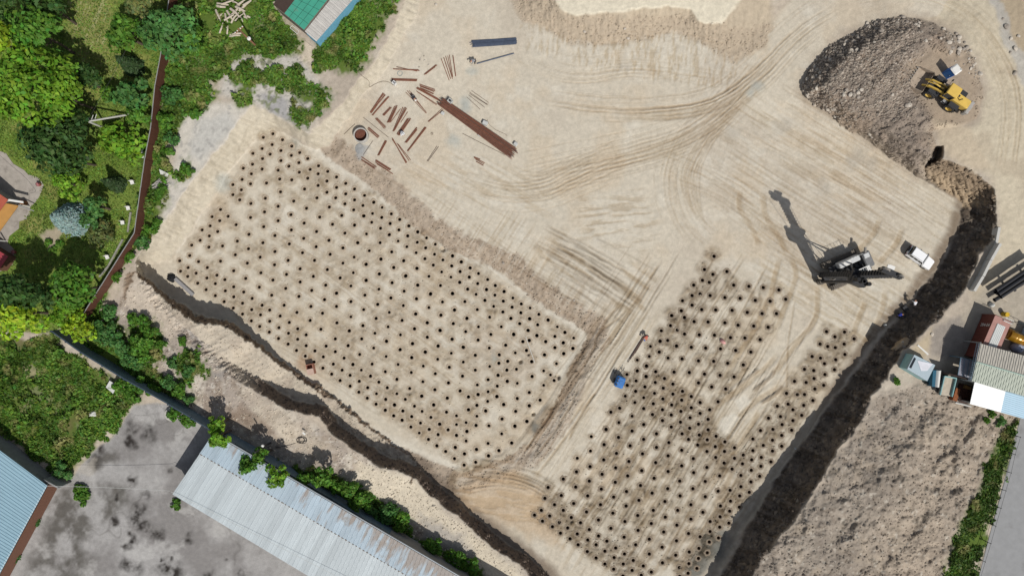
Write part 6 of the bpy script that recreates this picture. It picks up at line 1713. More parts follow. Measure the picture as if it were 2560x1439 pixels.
MB().slab([q0.lerp(q2, .22) + up * 3, q1.lerp(q0, .12) + up * 3, q2.lerp(q0, .3).lerp(q1, .3) + up * 3, q0.lerp(q2, .62).lerp(q3, .1) + up * 3], .03).build('sheeting', sheetm, vb)
MB().slab([q0.lerp(q3, .15) + Vector((.12, 0, .04)), q0.lerp(q3, .15) + Vector((.42, -.05, .04)), q3.lerp(q0, .1) + Vector((.42, .1, .04)), q3.lerp(q0, .1) + Vector((.1, .1, .04))], .04).build('windscreen', glassd, vb)
fr6 = Frame((2334, 925), (2354, 926), 6.9)
tc_ = fr6.root('truck_cab', 'dark teal scrap truck cab with white rounded roof between van body and tray', 'truck cab')
q0, q1, q2, q3 = [fr6.L(x, y, 6.6) for x, y in ((2334, 925), (2354, 926), (2349, 968), (2331, 966))]
MB().prism([(p.x, p.y) for p in (q0, q1, q2, q3)], .3, 1.5).build('body', mat('scrap_teal_dark', A(34, 92, 116), rough=.4, var=.1), tc_)
mb = MB(); n = 9; v = []
for k in range(n):
    t_ = k / (n - 1); a = q0.lerp(q1, .42 + .58 * t_); b = q3.lerp(q2, .42 + .58 * t_); z = 1.5 + .25 * math.sin(math.pi * t_)
    v += [(a.x, a.y, z), (b.x, b.y, z)]
mb.add(v, [(2 * k, 2 * k + 2, 2 * k + 3, 2 * k + 1) for k in range(n - 1)]); mb.build('roof', white_p, tc_)
for y in (q0.y - .2, q3.y + .3):
    for x in (.2, q1.x - .1): wheel(tc_, x, y, .38, .25, steel, 14, 0, 'wheel')
fr7 = Frame((2358, 939), (2387, 944), 6.2)
ty = fr7.root('truck_tray', 'pale teal scrap truck tray with worn plank floor', 'truck tray')
q0, q1, q2, q3 = [fr7.L(x, y, 5.9) for x, y in ((2358, 939), (2387, 944), (2376, 990), (2347, 986))]
MB().slab([q0, q1, q2, q3], .15).build('floor', mat('tray_planks', A(196, 184, 166), rough=.85, var=.15, scale=2, sheet=(2.0, 'X', .6)), ty)
for a, b in ((q0, q1), (q1, q2), (q3, q0)):
    MB().slab([a + Vector((0, 0, .35)), b + Vector((0, 0, .35)), b + Vector((.05, .05, .35)), a + Vector((.05, .05, .35))], .45).tube([a + Vector((0, 0, .32)), b + Vector((0, 0, .32))], .09, 5).build('side_board', teal, ty)
MB().box(.2, q1.x - .2, q3.y + .2, q0.y - .2, .0, .75).build('chassis', black, ty)

# ------------------------------------------------------------------ reinforcing bars
rebar_m = mat('rebar_rust', A(128, 84, 66), rough=.85, var=.22, scale=2.5)
rebar_d = mat('rebar_dark', A(92, 74, 66), rough=.8, var=.2, scale=2.5)
z1 = 860; s1 = 4.232
def q1(x, y): return (860 + x / s1, 80 + y / s1)
BUND = [  # ends of the rods in photo space, label
 ([((520, 395), (800, 412)), ((560, 373), (772, 418)), ((540, 397), (790, 405))], 'thin crossed rusty bars lying left of the concrete generator box row at the top'),
 ([((845, 455), (985, 352)), ((852, 447), (975, 350)), ((860, 452), (965, 372))], 'short pair of rusty bars with a pale lump at its upper end'),
 ([((1030, 285), (1115, 515)), ((1058, 272), (1130, 498)), ((1078, 262), (1150, 500)), ((1098, 255), (1145, 480)), ((1115, 248), (1152, 478)), ((1155, 250), (1185, 472))], 'fan of long thin rusty bars spread on the sand below the dark bundle'),
 ([((505, 494), (775, 502)), ((507, 500), (772, 508)), ((507, 507), (774, 515)), ((512, 512), (770, 520))], 'level bundle of rusty bars just above the white box with the cable'),
 ([((800, 556), (962, 612)), ((803, 568), (965, 625)), ((808, 580), (955, 637)), ((806, 590), (950, 652)), ((812, 600), (945, 660))], 'loose row of rusty bars left of the end of the long bundle'),
 ([((770, 590), (1010, 722)), ((768, 600), (1008, 730)), ((780, 590), (1000, 712))], 'tight rusty bars whose right end meets the long bundle'),
 ([((765, 625), (985, 765)), ((775, 635), (980, 775))], 'two thin rusty bars just below the tight bars by the long bundle'),
 ([((275, 850), (425, 655)), ((280, 858), (440, 668)), ((285, 850), (418, 650)), ((298, 880), (450, 700)), ((305, 885), (465, 690)), ((310, 875), (480, 688)), ((290, 860), (432, 665))], 'widest leaning bundle of rusty bars above the concrete ring'),
 ([((410, 878), (490, 795)), ((418, 885), (505, 798)), ((425, 888), (500, 805))], 'shortest rusty bundle right of the widest leaning one'),
 ([((455, 960), (535, 785)), ((465, 962), (552, 780)), ((475, 960), (565, 782)), ((485, 962), (560, 800))], 'rusty bundle between the shortest one and the longest leaning one'),
 ([((495, 955), (600, 812))], 'single thin rusty bar left of the longest leaning bundle'),
 ([((518, 1050), (625, 795)), ((525, 1052), (640, 800)), ((532, 1048), (655, 802)), ((540, 1035), (645, 830)), ((536, 1040), (662, 815))], 'longest leaning rusty bundle in the middle of the bar store'),
 ([((600, 960), (675, 845))], 'single thin rusty bar right of the longest leaning bundle'),
 ([((558, 1085), (672, 915)), ((568, 1092), (690, 912)), ((578, 1095), (705, 915)), ((590, 1090), (700, 930)), ((565, 1075), (680, 925))], 'thick rusty bundle under the kneeling worker in white'),
 ([((333, 915), (430, 1022)), ((342, 913), (440, 1015)), ((350, 912), (442, 1005))], 'short rusty bundle above the concrete ring sloping down to the right'),
 ([((250, 1020), (362, 1118)), ((258, 1015), (370, 1112)), ((266, 1012), (375, 1105)), ((255, 1030), (355, 1118))], 'rusty bundle just right of the concrete ring'),
 ([((645, 1170), (768, 1012)), ((652, 1172), (775, 1016)), ((660, 1172), (772, 1035))], 'thin rusty bundle right of the kneeling worker in white'),
 ([((668, 1258), (855, 1005)), ((675, 1262), (865, 1008)), ((683, 1258), (872, 1015))], 'long straight rusty bundle farthest right of the leaning ones'),
 ([((355, 1305), (435, 1148)), ((362, 1308), (445, 1150)), ((370, 1306), (452, 1156))], 'rusty bundle standing alone below the concrete ring'),
 ([((508, 1122), (655, 1388)), ((518, 1128), (662, 1388)), ((512, 1140), (665, 1380)), ((560, 1180), (690, 1365)), ((575, 1190), (705, 1355))], 'rusty bars fanned out from a white end piece'),
 ([((888, 948), (1040, 812)), ((895, 952), (1050, 825))], 'two rusty bars leading up to the left end of the long bundle'),
 ([((188, 1320), (345, 1428)), ((184, 1350), (330, 1440)), ((192, 1358), (325, 1450))], 'lower left group of thin rusty bars at the edge of the drilled field'),
 ([((340, 1352), (500, 1452)), ((336, 1362), (490, 1460)), ((332, 1378), (470, 1466)), ((350, 1395), (520, 1500))], 'lowest group of thin rusty bars at the edge of the drilled field'),
 ([((1380, 1330), (1490, 1385)), ((1395, 1350), (1482, 1400)), ((1400, 1370), (1475, 1412)), ((1375, 1320), (1440, 1345))], 'small heap of short rusty offcuts below the long bundle'),
 ([((655, 640), (870, 862)), ((670, 625), (875, 855)), ((690, 622), (860, 840))], 'rusty bars under the bending worker with the dark helmet'),
]
DARKB = [([((878, 1368), (985, 1205)), ((888, 1370), (1002, 1212))], 'two dark bars lying alone left of the offcuts heap'),
 ([((1350, 622), (1530, 748)), ((1330, 640), (1520, 770)), ((1330, 655), (1515, 772)), ((1320, 668), (1490, 800)), ((1300, 690), (1440, 820))], 'spread of thin dark bars beside a small grey patch'),
 ([((205, 905), (470, 1115))], 'single long thin bar running from the slope past the concrete ring'),
 ([((1255, 1075), (1480, 1190)), ], 'single thin bar lying left of the lower end of the long bundle'), ([((1480, 1190), (1700, 1300))], 'single thin bar pointing at the lowest concrete block'),
 ([((205, 1300), (305, 1152))], 'single thin bar below the concrete ring')]
def bars(group, label, m, rad, lift=.03, gname='rebar_bundle', cat='rebar bundle', dense=1):
    (a0, b0) = group[0]
    pa = G(*q1(*a0)); pb = G(*q1(*b0)); c = (pa + pb) / 2
    root = thing(gname if len(group) > 1 else 'rebar', label, cat if len(group) > 1 else 'rebar', (c.x, c.y, zw(c.x, c.y)))
    for i, (a, b) in enumerate(group):
        for k in range(dense):
            o1 = Vector((random.uniform(-.05, .05), random.uniform(-.05, .05), 0)) * (k > 0)
            A_, B_ = G(*q1(*a)), G(*q1(*b))
            L = (B_ - A_).length
            pts = []
            for t in (0, .25, .5, .75, 1):
                p = A_.lerp(B_, t); p.z = zw(p.x, p.y) + lift + .025 * (i % 3) + .03 * k
                pts.append(p - root.location + o1 + Vector((0, 0, 0)))
            MB().tube(pts, rad, 5).build('rod', m, root)
for g_, l_ in BUND: bars(g_, l_, rebar_m, .042, dense=2 if len(g_) > 2 else 1)
for g_, l_ in DARKB: bars(g_, l_, rebar_d, .03)

# the long bundle on concrete blocks
lb = thing('rebar_bundle', 'longest thick bundle of twelve metre rusty bars resting on concrete blocks', 'rebar bundle', G(1200, 322))
a = G(1106, 258); b = G(1283, 384)
dv = (b - a); nv = Vector((-dv.y, dv.x, 0)).normalized()
for i in range(44):
    u = (i % 15) / 14.0 - .5; layer = i // 15
    o1 = nv * (u * 1.15 + random.uniform(-.03, .03)); o2 = nv * (u * (1.25 + .15 * layer) + random.uniform(-.10, .10))
    st = random.uniform(-.5, .35); en = random.uniform(-.4, .6)
    p0 = a + o1 + dv.normalized() * st; p1 = b + o2 + dv.normalized() * en
    z0 = .38 + layer * .07
    pts = []
    for t in (0, .3, .6, 1):
        p = p0.lerp(p1, t); p.z = zw(a.lerp(b, t).x, a.lerp(b, t).y) + z0 + random.uniform(-.015, .015); pts.append(p - lb.location)
    MB().tube(pts, .036, 5).build('rod', rebar_m if i % 4 else rebar_d, lb)
blk_m = mat('block_concrete', A(196, 196, 192), rough=.9, var=.1, scale=3)
def block(px, py, sx, sy, h, ang, label, dz=0):
    t = MB().rbox(-sx / 2, sx / 2, -sy / 2, sy / 2, -.05, h, .05).build('concrete_block', blk_m)
    p = G(px, py); t.location = (p.x, p.y, zw(p.x, p.y) + dz); t.rotation_euler = (0, 0, ang)
    return tag(t, label, 'block')
ba = math.atan2(dv.y, dv.x)
block(1213, 309, .75, .55, .55, ba + .2, 'pale concrete block on the upper side of the long bundle near its middle')
block(1289, 361, .55, .5, .45, ba, 'small pale block on the upper side at the right end of the long bundle')
block(1274, 388, .7, .5, .34, ba, 'pale block under the lower right end of the long bundle')
block(1199, 338, .5, .4, .33, ba, 'small pale block under the lower side of the long bundle')
block(1107, 284, .5, .45, .33, ba, 'dark shaded block under the left end of the long bundle')

# dark blue-grey bundle
db = thing('steel_bar_bundle', 'dark blue grey bundle of steel bars lying at the top of the yard', 'bar bundle', G(1238, 106))
dbm = mat('bar_blue_grey', A(84, 94, 112), rough=.6, var=.2, scale=3, metal=.2)
a = G(1184, 110); b = G(1291, 103); dv = b - a; nv = Vector((-dv.y, dv.x, 0)).normalized()
for i in range(30):
    u = (i % 12) / 11 - .5; la = i // 12
    p0 = a + nv * (u * (.95 - .1 * la) + random.uniform(-.03, .03)) + dv.normalized() * random.uniform(-.35, .2) * (1 if i % 5 else 1.8)
    p1 = b + nv * (u * (.9 - .1 * la) + random.uniform(-.03, .03)) + dv.normalized() * random.uniform(-.1, .1)
    pts = []
    for t in (0, .5, 1):
        p = p0.lerp(p1, t); p.z = zw(a.lerp(b, t).x, a.lerp(b, t).y) + .05 + .08 * la - .02 * math.sin(math.pi * t); pts.append(p - db.location)
    MB().tube(pts, .042, 5).build('bar', dbm, db)
p0, p1 = G(1192, 160), G(1285, 134)
o = MB().tube([(0, 0, .09), tuple((p1 - p0).xy) + (.09,)], .08, 8).build('steel_pipe', dbm); o.location = (p0.x, p0.y, zw(p0.x, p0.y)); tag(o, 'single long thin blue grey pipe lying by the worker below the dark bundle', 'pipe')

# boxes and generators
def genset(px, py, sx, sy, h, ang, m, m2, label, name='welding_set', cat='welding set'):
    p = G(px, py)
    t = thing(name, label, cat, (p.x, p.y, zw(p.x, p.y)), ang)
    MB().rbox(-sx / 2, sx / 2, -sy / 2, sy / 2, .08, h, .05).build('housing', m, t)
    MB().box(-sx * .25, sx * .22, -sy * .25, sy * .25, h + .001, h + .03).build('top_panel', m2, t)
    mb = MB()
    for s in (-1, 1): mb.tube([(s * sx * .45, -sy * .5, h - .05), (s * sx * .45, -sy * .5, h + .14), (s * sx * .45, sy * .5, h + .14), (s * sx * .45, sy * .5, h - .05)], .02, 5)
    mb.tube([(-sx * .45, 0, h + .14), (sx * .45, 0, h + .14)], .02, 5)
    mb.box(-sx * .45, sx * .45, -sy * .4, sy * .4, 0, .08)
    mb.build('carry_frame', steel_d, t)
    return t
genset(987, 210, .62, .5, .7, heading((980, 206), (992, 216)), white_p, grey_p, 'white electrical box with a cable below the level rusty bundle', 'electrical_box', 'electrical box')
genset(1126, 255, .72, .6, .75, heading((1120, 250), (1132, 260)), blk_m, black, 'pale square welding set with black top at the left end of the long bundle')
cab_m = mat('cable_brown', A(104, 88, 72), rough=.8)
def cable(name, pts, r, m, label, cat='cable', lift=None):
    P = smooth_line(pts, 8)
    p0 = G(*P[0]); mb = MB()
    V_ = [G(x, y) + Vector((0, 0, r + .02)) for x, y in P]
    mb.tube([v - p0 for v in V_], r, 5)
    o = mb.build(name, m); o.location = p0
    return tag(o, label, cat)
cable('cable', [(888, 171), (905, 190), (922, 203), (924, 218), (935, 212), (955, 204), (972, 206), (984, 214)], .025, cab_m, 'brown cable running down the slope to the white electrical box')
cable('cable', [(1218, 298), (1224, 312), (1240, 325), (1262, 335), (1268, 340)], .02, cab_m, 'thin cable beside the block at the middle of the long bundle')
cable('cable', [(860, 336), (875, 322), (888, 310)], .03, cab_m, 'short dark cable up the slope left of the concrete ring')
cable('cable', [(0, 388), (30, 415), (60, 440), (86, 470), (88, 480), (75, 484), (73, 500)], .025, black, 'dark cable lying across the stone terrace')

# concrete ring and lid
p = G(905, 341)
cr = thing('concrete_ring', 'large concrete well ring with rusty inside at the left of the bar store', 'concrete ring', (p.x, p.y, zw(p.x, p.y)))
ring_m = mat('ring_concrete', A(188, 184, 176), rough=.9, var=.15, scale=2.5)
MB().lathe([(1.02, -.05), (1.02, .95), (.87, .95), (.87, -.05)], 36, close=True).build('wall', ring_m, cr)
MB().lathe([(.01, -.06), (.868, -.06), (.868, .06), (.01, .06)], 30).build('bottom', mat('ring_inside', A(112, 72, 58), rough=.95, var=.3, scale=3), cr)
MB().lathe([(.871, .1), (.871, .8), (.862, .8), (.862, .1)], 36, close=True).build('rusty_lining', mat('ring_inside', None), cr)
o = MB().lathe([(.62, .0), (.62, .10), (.3, .13), (.01, .13)], 24).build('cement_patch', mat('cement_wet', A(152, 152, 150), rough=.9, var=.25, scale=3)); pp_ = G(899, 372); o.location = (pp_.x, pp_.y, zw(pp_.x, pp_.y) - .03); o.scale = (1, 1.2, 1)
tag(o, 'flat spill of hardened grey cement below the concrete ring', 'cement spill')
def disc(name, px, py, r, h, m, label, cat, hole=0):
    mb = MB()
    if hole: mb.lathe([(r, 0), (r, h), (hole, h), (hole, 0)], 24, close=True)
    else: mb.lathe([(r, -.03), (r, h * .8), (r * .9, h)], 24)
    o = mb.build(name, m); p = G(px, py); o.location = (p.x, p.y, zw(p.x, p.y)); return tag(o, label, cat)
disc('wire_coil', 1000, 184, .38, .05, mat('coil_grey', A(150, 158, 154), rough=.6), 'small grey wire coil between the thin crossed bars and the level bundle', 'wire coil', .30)
disc('wire_coil', 1080, 334, .17, .05, rebar_d, 'tiny dark wire ring left of the long straight bundle', 'wire coil', .12)
disc('well_lid', 976, 1303, .42, .1, mat('lid_pale', A(196, 186, 172), rough=.9, var=.1), 'round pale lid in the weeds beside the long roof wall', 'lid')
disc('bucket', 2224, 508, .2, .04, mat('ring_sand', A(176, 160, 140), rough=.9), 'small shallow ring on the scraped yard right of the rig shadow', 'ring', .15)
cw_ = thing('concrete_well_cover', 'broken round concrete well cover on the yard near the panel wall', 'well cover', G(431, 1034))
MB().lathe([(.95, -.05), (.95, .28), (.1, .33), (.1, .0)], 26, close=True).build('slab', ring_m, cw_)
MB().lathe([(.28, .3), (.28, .36), (.05, .36)], 16, T(.1, .0, 0)).build('hatch', grey_p, cw_)

# black brush heap and slab by the west corner of the pit
o = lump('black_brush_heap', 430, 694, groundz(430, 694) - .05, 1.25, 1.15, .55, mat('burnt_black', A(34, 34, 36), rough=.95, var=.4, scale=4, bump=1), 'black heap of burnt cable at the west corner of the pit', 'heap', .3, 7, .35)
sl_ = W(462, 716, groundz(462, 716))
o = MB().rbox(-1.75, 1.75, -.26, .26, -.2, .32, .05).build('concrete_slab', mat('slab_grey', A(150, 148, 148), rough=.9, var=.1)); o.location = (sl_.x, sl_.y, zw(sl_.x, sl_.y) + .05); o.rotation_euler = (0, 0, heading((442, 700), (484, 738)))
tag(o, 'long grey concrete slab at the foot of the west bank beside the black heap', 'slab')
# brown box with dark opening near the south-west toe
p = G(780, 921)
bx = thing('open_box', 'rust brown open steel box at the south west edge of the drilled field', 'box', (p.x, p.y, zw(p.x, p.y)), heading((772, 910), (777, 934)))
bxm = mat('box_rust', A(172, 120, 100), rough=.85, var=.15, scale=2)
mb = MB().box(-.75, .75, -.5, -.42, 0, 1.0).box(-.75, .75, .42, .5, 0, 1.0).box(-.75, -.67, -.42, .42, 0, 1.0).box(.67, .75, -.42, .42, 0, 1.0).box(-.67, .67, -.42, .42, 0, .06)
mb.build('sides', bxm, bx)
MB().box(-.1, .74, -.49, .49, 1.003, 1.05).build('cover', mat('box_cover', A(196, 168, 152), rough=.8, var=.12), bx)
# thin white pole in the drilled field
p0, p1 = G(1314, 841), G(1337, 907)
o = MB().tube([(0, 0, .06), tuple((p1 - p0).xy) + (.06,)], .05, 6).build('plastic_pipe', mat('pipe_pale', A(214, 212, 204), rough=.5)); o.location = (p0.x, p0.y, zw(p0.x, p0.y)); tag(o, 'thin pale pipe lying between bored holes at the right of the left field', 'pipe')
# long dark rod heap by the red-shirted worker
p0, p1 = G(1608, 842), G(1570, 905)
rb = thing('rod_bundle', 'long dark pair of rods lying beside the worker with the blue helmet', 'rods', (p0.x, p0.y, zw(p0.x, p0.y)))
for k in range(4):
    d0 = Vector((.12 * k - .1, .05 * k, .07 + .04 * (k % 2))); MB().tube([d0, (p1 - p0).xy.to_3d() * (1 - .12 * k) + Vector((.08 * k - .05, 0, .07))], .06, 6).build('rod', rebar_d, rb)
# pink sack
o = lump('pink_sack', 1806, 853, groundz(1806, 853), 1.0, .6, .62, mat('sack_pink', A(224, 170, 164), rough=.7, var=.12, scale=3, bump=.5), 'pale pink sack standing among the bored holes of the right field', 'sack', heading((1799, 846), (1813, 858)), 12, .12)
# boulders and stones
rock_m = mat('rock_grey', A(196, 186, 172), rough=.95, var=.22, scale=2.5, bump=.6)
rock_d = mat('rock_dark', A(164, 154, 142), rough=.95, var=.25, scale=2.5, bump=.6)
def rock_mesh(seed, m):
    bm = bmesh.new(); bmesh.ops.create_icosphere(bm, subdivisions=2, radius=.5)
    r = random.Random(seed); off = Vector((r.uniform(0, 50), r.uniform(0, 50), 0))
    for v in bm.verts:
        n = mnoise.noise(v.co * 1.9 + off) * .32 + mnoise.noise(v.co * 4.5 + off) * .10
        v.co *= 1 + n; v.co.z *= .7
    for f in bm.faces: f.smooth = False
    me = bpy.data.meshes.new('boulder'); bm.to_mesh(me); bm.free(); me.materials.append(m); return me
RM = [rock_mesh(i, rock_m if i % 2 else rock_d) for i in range(8)]
rr = random.Random(3)
def boulder(px, py, d, label, group, me=None):
    o = bpy.data.objects.new('boulder', me or rr.choice(RM)); COL.objects.link(o)
    p = G(px, py); o.location = (p.x, p.y, zw(p.x, p.y) + d * .12); o.scale = (d, d * rr.uniform(.7, 1), d * rr.uniform(.6, .9)); o.rotation_euler = (rr.uniform(-.3, .3), rr.uniform(-.3, .3), rr.uniform(0, 6.28))
    return tag(o, label, 'boulder', group)
lbl_h = 'rough grey boulder lying on the slope of the rubble heap'
rim = [(2008, 240), (2003, 210), (2022, 178), (2062, 128), (2107, 92), (2152, 68), (2200, 52), (2258, 44), (2320, 56), (2372, 80), (2412, 116), (2440, 154), (2452, 200)]
for i in range(190):
    k = rr.random() * (len(rim) - 1); a = rim[int(k)]; b = rim[min(int(k) + 1, len(rim) - 1)]; t = k % 1
    cx_, cy_ = a[0] + (b[0] - a[0]) * t, a[1] + (b[1] - a[1]) * t
    inw = abs(rr.gauss(0, 22)); dx, dy = 2230 - cx_, 210 - cy_; L = math.hypot(dx, dy)
    boulder(cx_ + dx / L * inw + rr.uniform(-4, 4), cy_ + dy / L * inw + rr.uniform(-4, 4), rr.uniform(.2, .3) + rr.random() ** 3 * .5, lbl_h, 'boulders on the rubble heap')
for (x, y) in [(2115, 225), (2130, 232), (2145, 222), (2122, 240), (2108, 232), (2150, 238), (2160, 228), (2085, 275), (2095, 285), (2070, 265), (2225, 240), (2130, 130), (2140, 125), (2165, 62), (2268, 268), (2190, 330)]:
    for _ in range(2): boulder(x + rr.uniform(-6, 6), y + rr.uniform(-6, 6), rr.uniform(.3, .75), lbl_h, 'boulders on the rubble heap')
for (x, y) in [(2390, 84), (2382, 96), (2400, 96), (2425, 130), (2418, 118), (2440, 160), (2448, 185), (2410, 108), (2538, 184), (2525, 100), (2543, 92), (2518, 70), (2505, 50), (2535, 120), (2528, 130)]:
    boulder(x + rr.uniform(-3, 3), y + rr.uniform(-3, 3), rr.uniform(.4, .8), 'pale boulder beside the haul road at the upper right', 'boulders along the haul road')
for (x, y, d) in [(1062, 152, .3), (1050, 150, .28), (1072, 163, .3), (1048, 168, .25), (1060, 140, .25), (1090, 12, .5), (1052, 148, .28), (1571, 97, .5), (1462, 80, .5), (1562, 72, .45), (1259, 657, .5), (1316, 708, .3), (1105, 585, .25), (1435, 750, .4), (1400, 776, .3), (1392, 770, .28)]:
    boulder(x, y, d, 'pale stone lying loose on the open sandy yard', 'loose stones on the yard')
for (x, y, d) in [(2258, 858, .8), (2330, 835, .5), (2262, 868, .7), (2290, 842, .4), (2345, 790, .4), (2352, 778, .35), (2365, 770, .35)]:
    boulder(x, y, d, 'stone at the top edge of the shadowed east bank', 'stones on the east bank edge')
# gravel: small stones nobody would count
gm = Hm * np.clip(.25 + 1.2 * NW + .3 * N_mid, .02, 2) * (1 - flat_l * .8)
P1_, i1, j1, g_r = scatter(gm, 5200, 21)
edge = np.zeros(GX.shape, np.float32)
sl = winp(crest, 60)
P2_, i2, j2, _ = scatter((bk * (.05 * Eb + .2 * Sb) + .05 * E_lot + .35 * stepm + .40 * SW * (1 - bk)).astype(np.float32), 2600, 22)
octv = np.array([(1, 0, 0), (-1, 0, 0), (0, 1, 0), (0, -1, 0), (0, 0, 1), (0, 0, -.6)])
ofc = np.array([(0, 2, 4), (2, 1, 4), (1, 3, 4), (3, 0, 4), (2, 0, 5), (1, 2, 5), (3, 1, 5), (0, 3, 5)])
def pebbles(PG, k, m, name, label):
    n = len(PG); sz = (g_r.gamma(2.0, .032, n) + .035) * k
    A_ = g_r.uniform(0, 6.28, n)
    vs = octv[None] * sz[:, None, None] * g_r.uniform(.7, 1.25, (n, 6, 1))
    x_ = vs[..., 0] * np.cos(A_)[:, None] - vs[..., 1] * np.sin(A_)[:, None]; y_ = vs[..., 0] * np.sin(A_)[:, None] + vs[..., 1] * np.cos(A_)[:, None]
    vs = np.stack([x_, y_, vs[..., 2]], -1) + PG[:, None, :]
    me = bpy.data.meshes.new(name)
    me.from_pydata(vs.reshape(-1, 3).tolist(), [], (ofc[None] + 6 * np.arange(n)[:, None, None]).reshape(-1, 3).tolist())
    me.materials.append(m); me.update()
    tag(link(bpy.data.objects.new(name, me)), label, 'gravel', None, 'stuff')
pebbles(P1_, 1.25, mat('gravel_stone', A(172, 160, 146), rough=.95, var=.35, scale=1.3), 'gravel', 'loose small stones over the rubble heap')
pebbles(P2_, .85, mat('pebble_sand', A(206, 194, 176), rough=.95, var=.3, scale=1.3), 'pebbles', 'loose pale pebbles over the bank slopes and spoil ground')

def clods(parts):
    pos = []; colr = []; size = []
    for p, j, i, lo, hi, pw in parts:
        n = len(p); pos.append(p); colr.append(C[j, i] * g_r.uniform(.8, 1.14, (n, 1))); size.append(lo + (hi - lo) * g_r.random(n) ** pw)
    pos = np.concatenate(pos); colr = np.concatenate(colr); size = np.concatenate(size)
    n = len(pos); A_ = g_r.uniform(0, 6.28, n)
    vs = octv[None] * size[:, None, None] * g_r.uniform(.6, 1.25, (n, 6, 1)) * np.array([1, 1, .7])
    x_ = vs[..., 0] * np.cos(A_)[:, None] - vs[..., 1] * np.sin(A_)[:, None]; y_ = vs[..., 0] * np.sin(A_)[:, None] + vs[..., 1] * np.cos(A_)[:, None]
    vs = np.stack([x_, y_, vs[..., 2]], -1) + pos[:, None, :]
    me = bpy.data.meshes.new('soil_clods')
    me.from_pydata(vs.reshape(-1, 3).tolist(), [], (ofc[None] + 6 * np.arange(n)[:, None, None]).reshape(-1, 3).tolist())
    a = me.color_attributes.new('soil', 'FLOAT_COLOR', 'POINT')
    a.data.foreach_set('color', np.concatenate([np.repeat(colr, 6, 0), np.ones((n * 6, 1))], 1).astype(np.float32).ravel())
    me.materials.append(ground_m); me.update()
    tag(link(bpy.data.objects.new('soil_clods', me)), 'crumbly clods of soil over the spoil ground, banks and hole rims', 'soil clods', None, 'stuff')
parts_ = []
for m_, n_, lo, hi, pw, sd_ in ((E_lot * (1 - .5 * bk), 7000, .04, .27, 3.5, 31), (Eb * bk * (.4 + tU), 3500, .06, .42, 3, 32), (stepm, 3500, .04, .22, 3, 33), (SW * (1 - bk), 3000, .04, .22, 3.5, 34), (Sb * np.maximum(bk, wall1), 2500, .05, .3, 3, 35), (brn + .2 * Nb * bk, 2200, .04, .22, 3, 36), (Hm * (1 - .7 * flat_l), 5000, .05, .3, 3, 37), (bench, 1200, .04, .18, 3, 38)):
    p_, i_, j_, _ = scatter(np.clip(m_, 0, 1).astype(np.float32), n_, sd_)
    parts_.append((p_, j_, i_, lo, hi, pw))
hx = []
for (x, y) in HOLES:
    right = x > 1480 or (x > 1320 and y > 1150)
    k_n = 11 if right else 5
    aa = g_r.uniform(0, 6.28, k_n); rr_ = g_r.uniform(8, 21, k_n)
    hx.append(np.stack([x + rr_ * np.cos(aa), y + rr_ * np.sin(aa) - 2], 1))
hx = np.concatenate(hx)
i_ = np.clip(np.searchsorted(U, hx[:, 0]), 0, NU - 1); j_ = np.clip(np.searchsorted(V, hx[:, 1]), 0, NV - 1)
parts_.append((co[j_, i_] + np.array([0, 0, .01]), j_, i_, .035, .15, 2.5))
clods(parts_)

# ------------------------------------------------------------------ poles and wires
def wood_pole(name, base, h, label, lean=(0, 0)):
    p = Vector((base.x, base.y, zw(base.x, base.y)))
    t = thing(name, label, 'utility pole', p)
    return t
wood = mat('pole_wood', A(150, 112, 84), rough=.9, var=.2, scale=3)
conc = mat('pole_concrete', A(206, 204, 196), rough=.85, var=.08)
ins = mat('insulator', A(232, 230, 224), rough=.3)
lp = wood_pole('street_lamp', G(638, 113), 5.6, 'wooden pole with white lamp and insulators in the north weeds')
MB().tube([(0, 0, -.4), (.02, 0, 5.9)], [.15, .11], 10).build('pole', wood, lp)
MB().box(-.7, .7, -.05, .05, 5.45, 5.55, rotz(.7)).build('cross_arm', wood, lp)
for k in (-.6, -.25, .25, .6):
    MB().lathe([(.03, 5.55), (.06, 5.62), (.09, 5.72), (.03, 5.82)], 10, rotz(.7) @ T(k, 0, 0)).build('insulator', ins, lp)
la = MB().tube([(0, 0, 3.0), (.35, -.25, 3.3)], .03, 6).build('lamp_arm', steel_d, lp)
MB().lathe([(.05, 3.42), (.24, 3.36), (.27, 3.26), (.1, 3.2)], 14, T(.4, -.3, 0)).build('lamp_head', ins, la)
l2 = wood_pole('street_lamp', G(676, 1106), 5.5, 'lamp pole with white globe behind the trees at the panel wall')
MB().tube([(0, 0, -.4), (0, 0, 5.6)], [.14, .10], 10).build('pole', steel_d, l2)
la = MB().tube([(0, 0, 3.3), (.2, .35, 3.55)], .03, 6).build('lamp_arm', steel_d, l2)
MB().lathe([(.03, 3.4), (.17, 3.45), (.22, 3.6), (.17, 3.75), (.03, 3.8)], 14, T(.25, .4, 0)).build('lamp_globe', ins, la)
ap = wood_pole('braced_pole', G(270, 323), 5, 'pale concrete pole with slanting brace and three insulator arms in the garden')
tp = W(218, 303, ap.location.z + 4.9) - ap.location
MB().tube([(0, 0, -.4), tp], [.16, .12], 8).build('pole', conc, ap)
bb_ = G(331, 283) - ap.location
MB().tube([bb_ - Vector((0, 0, .3)), tp * .97], [.14, .11], 8).build('brace', conc, ap)
for k in range(3):
    c = tp + Vector((.25 + .45 * k, .35 + .1 * k, .05)); MB().tube([c - Vector((.1, .25, 0)), c + Vector((.12, .35, 0))], .03, 5).build('insulator_arm', ins, ap)
MB().box(tp.x - .1, tp.x + 1.3, tp.y + .25, tp.y + .35, tp.z - .05, tp.z + .02).build('cross_arm', steel_d, ap)
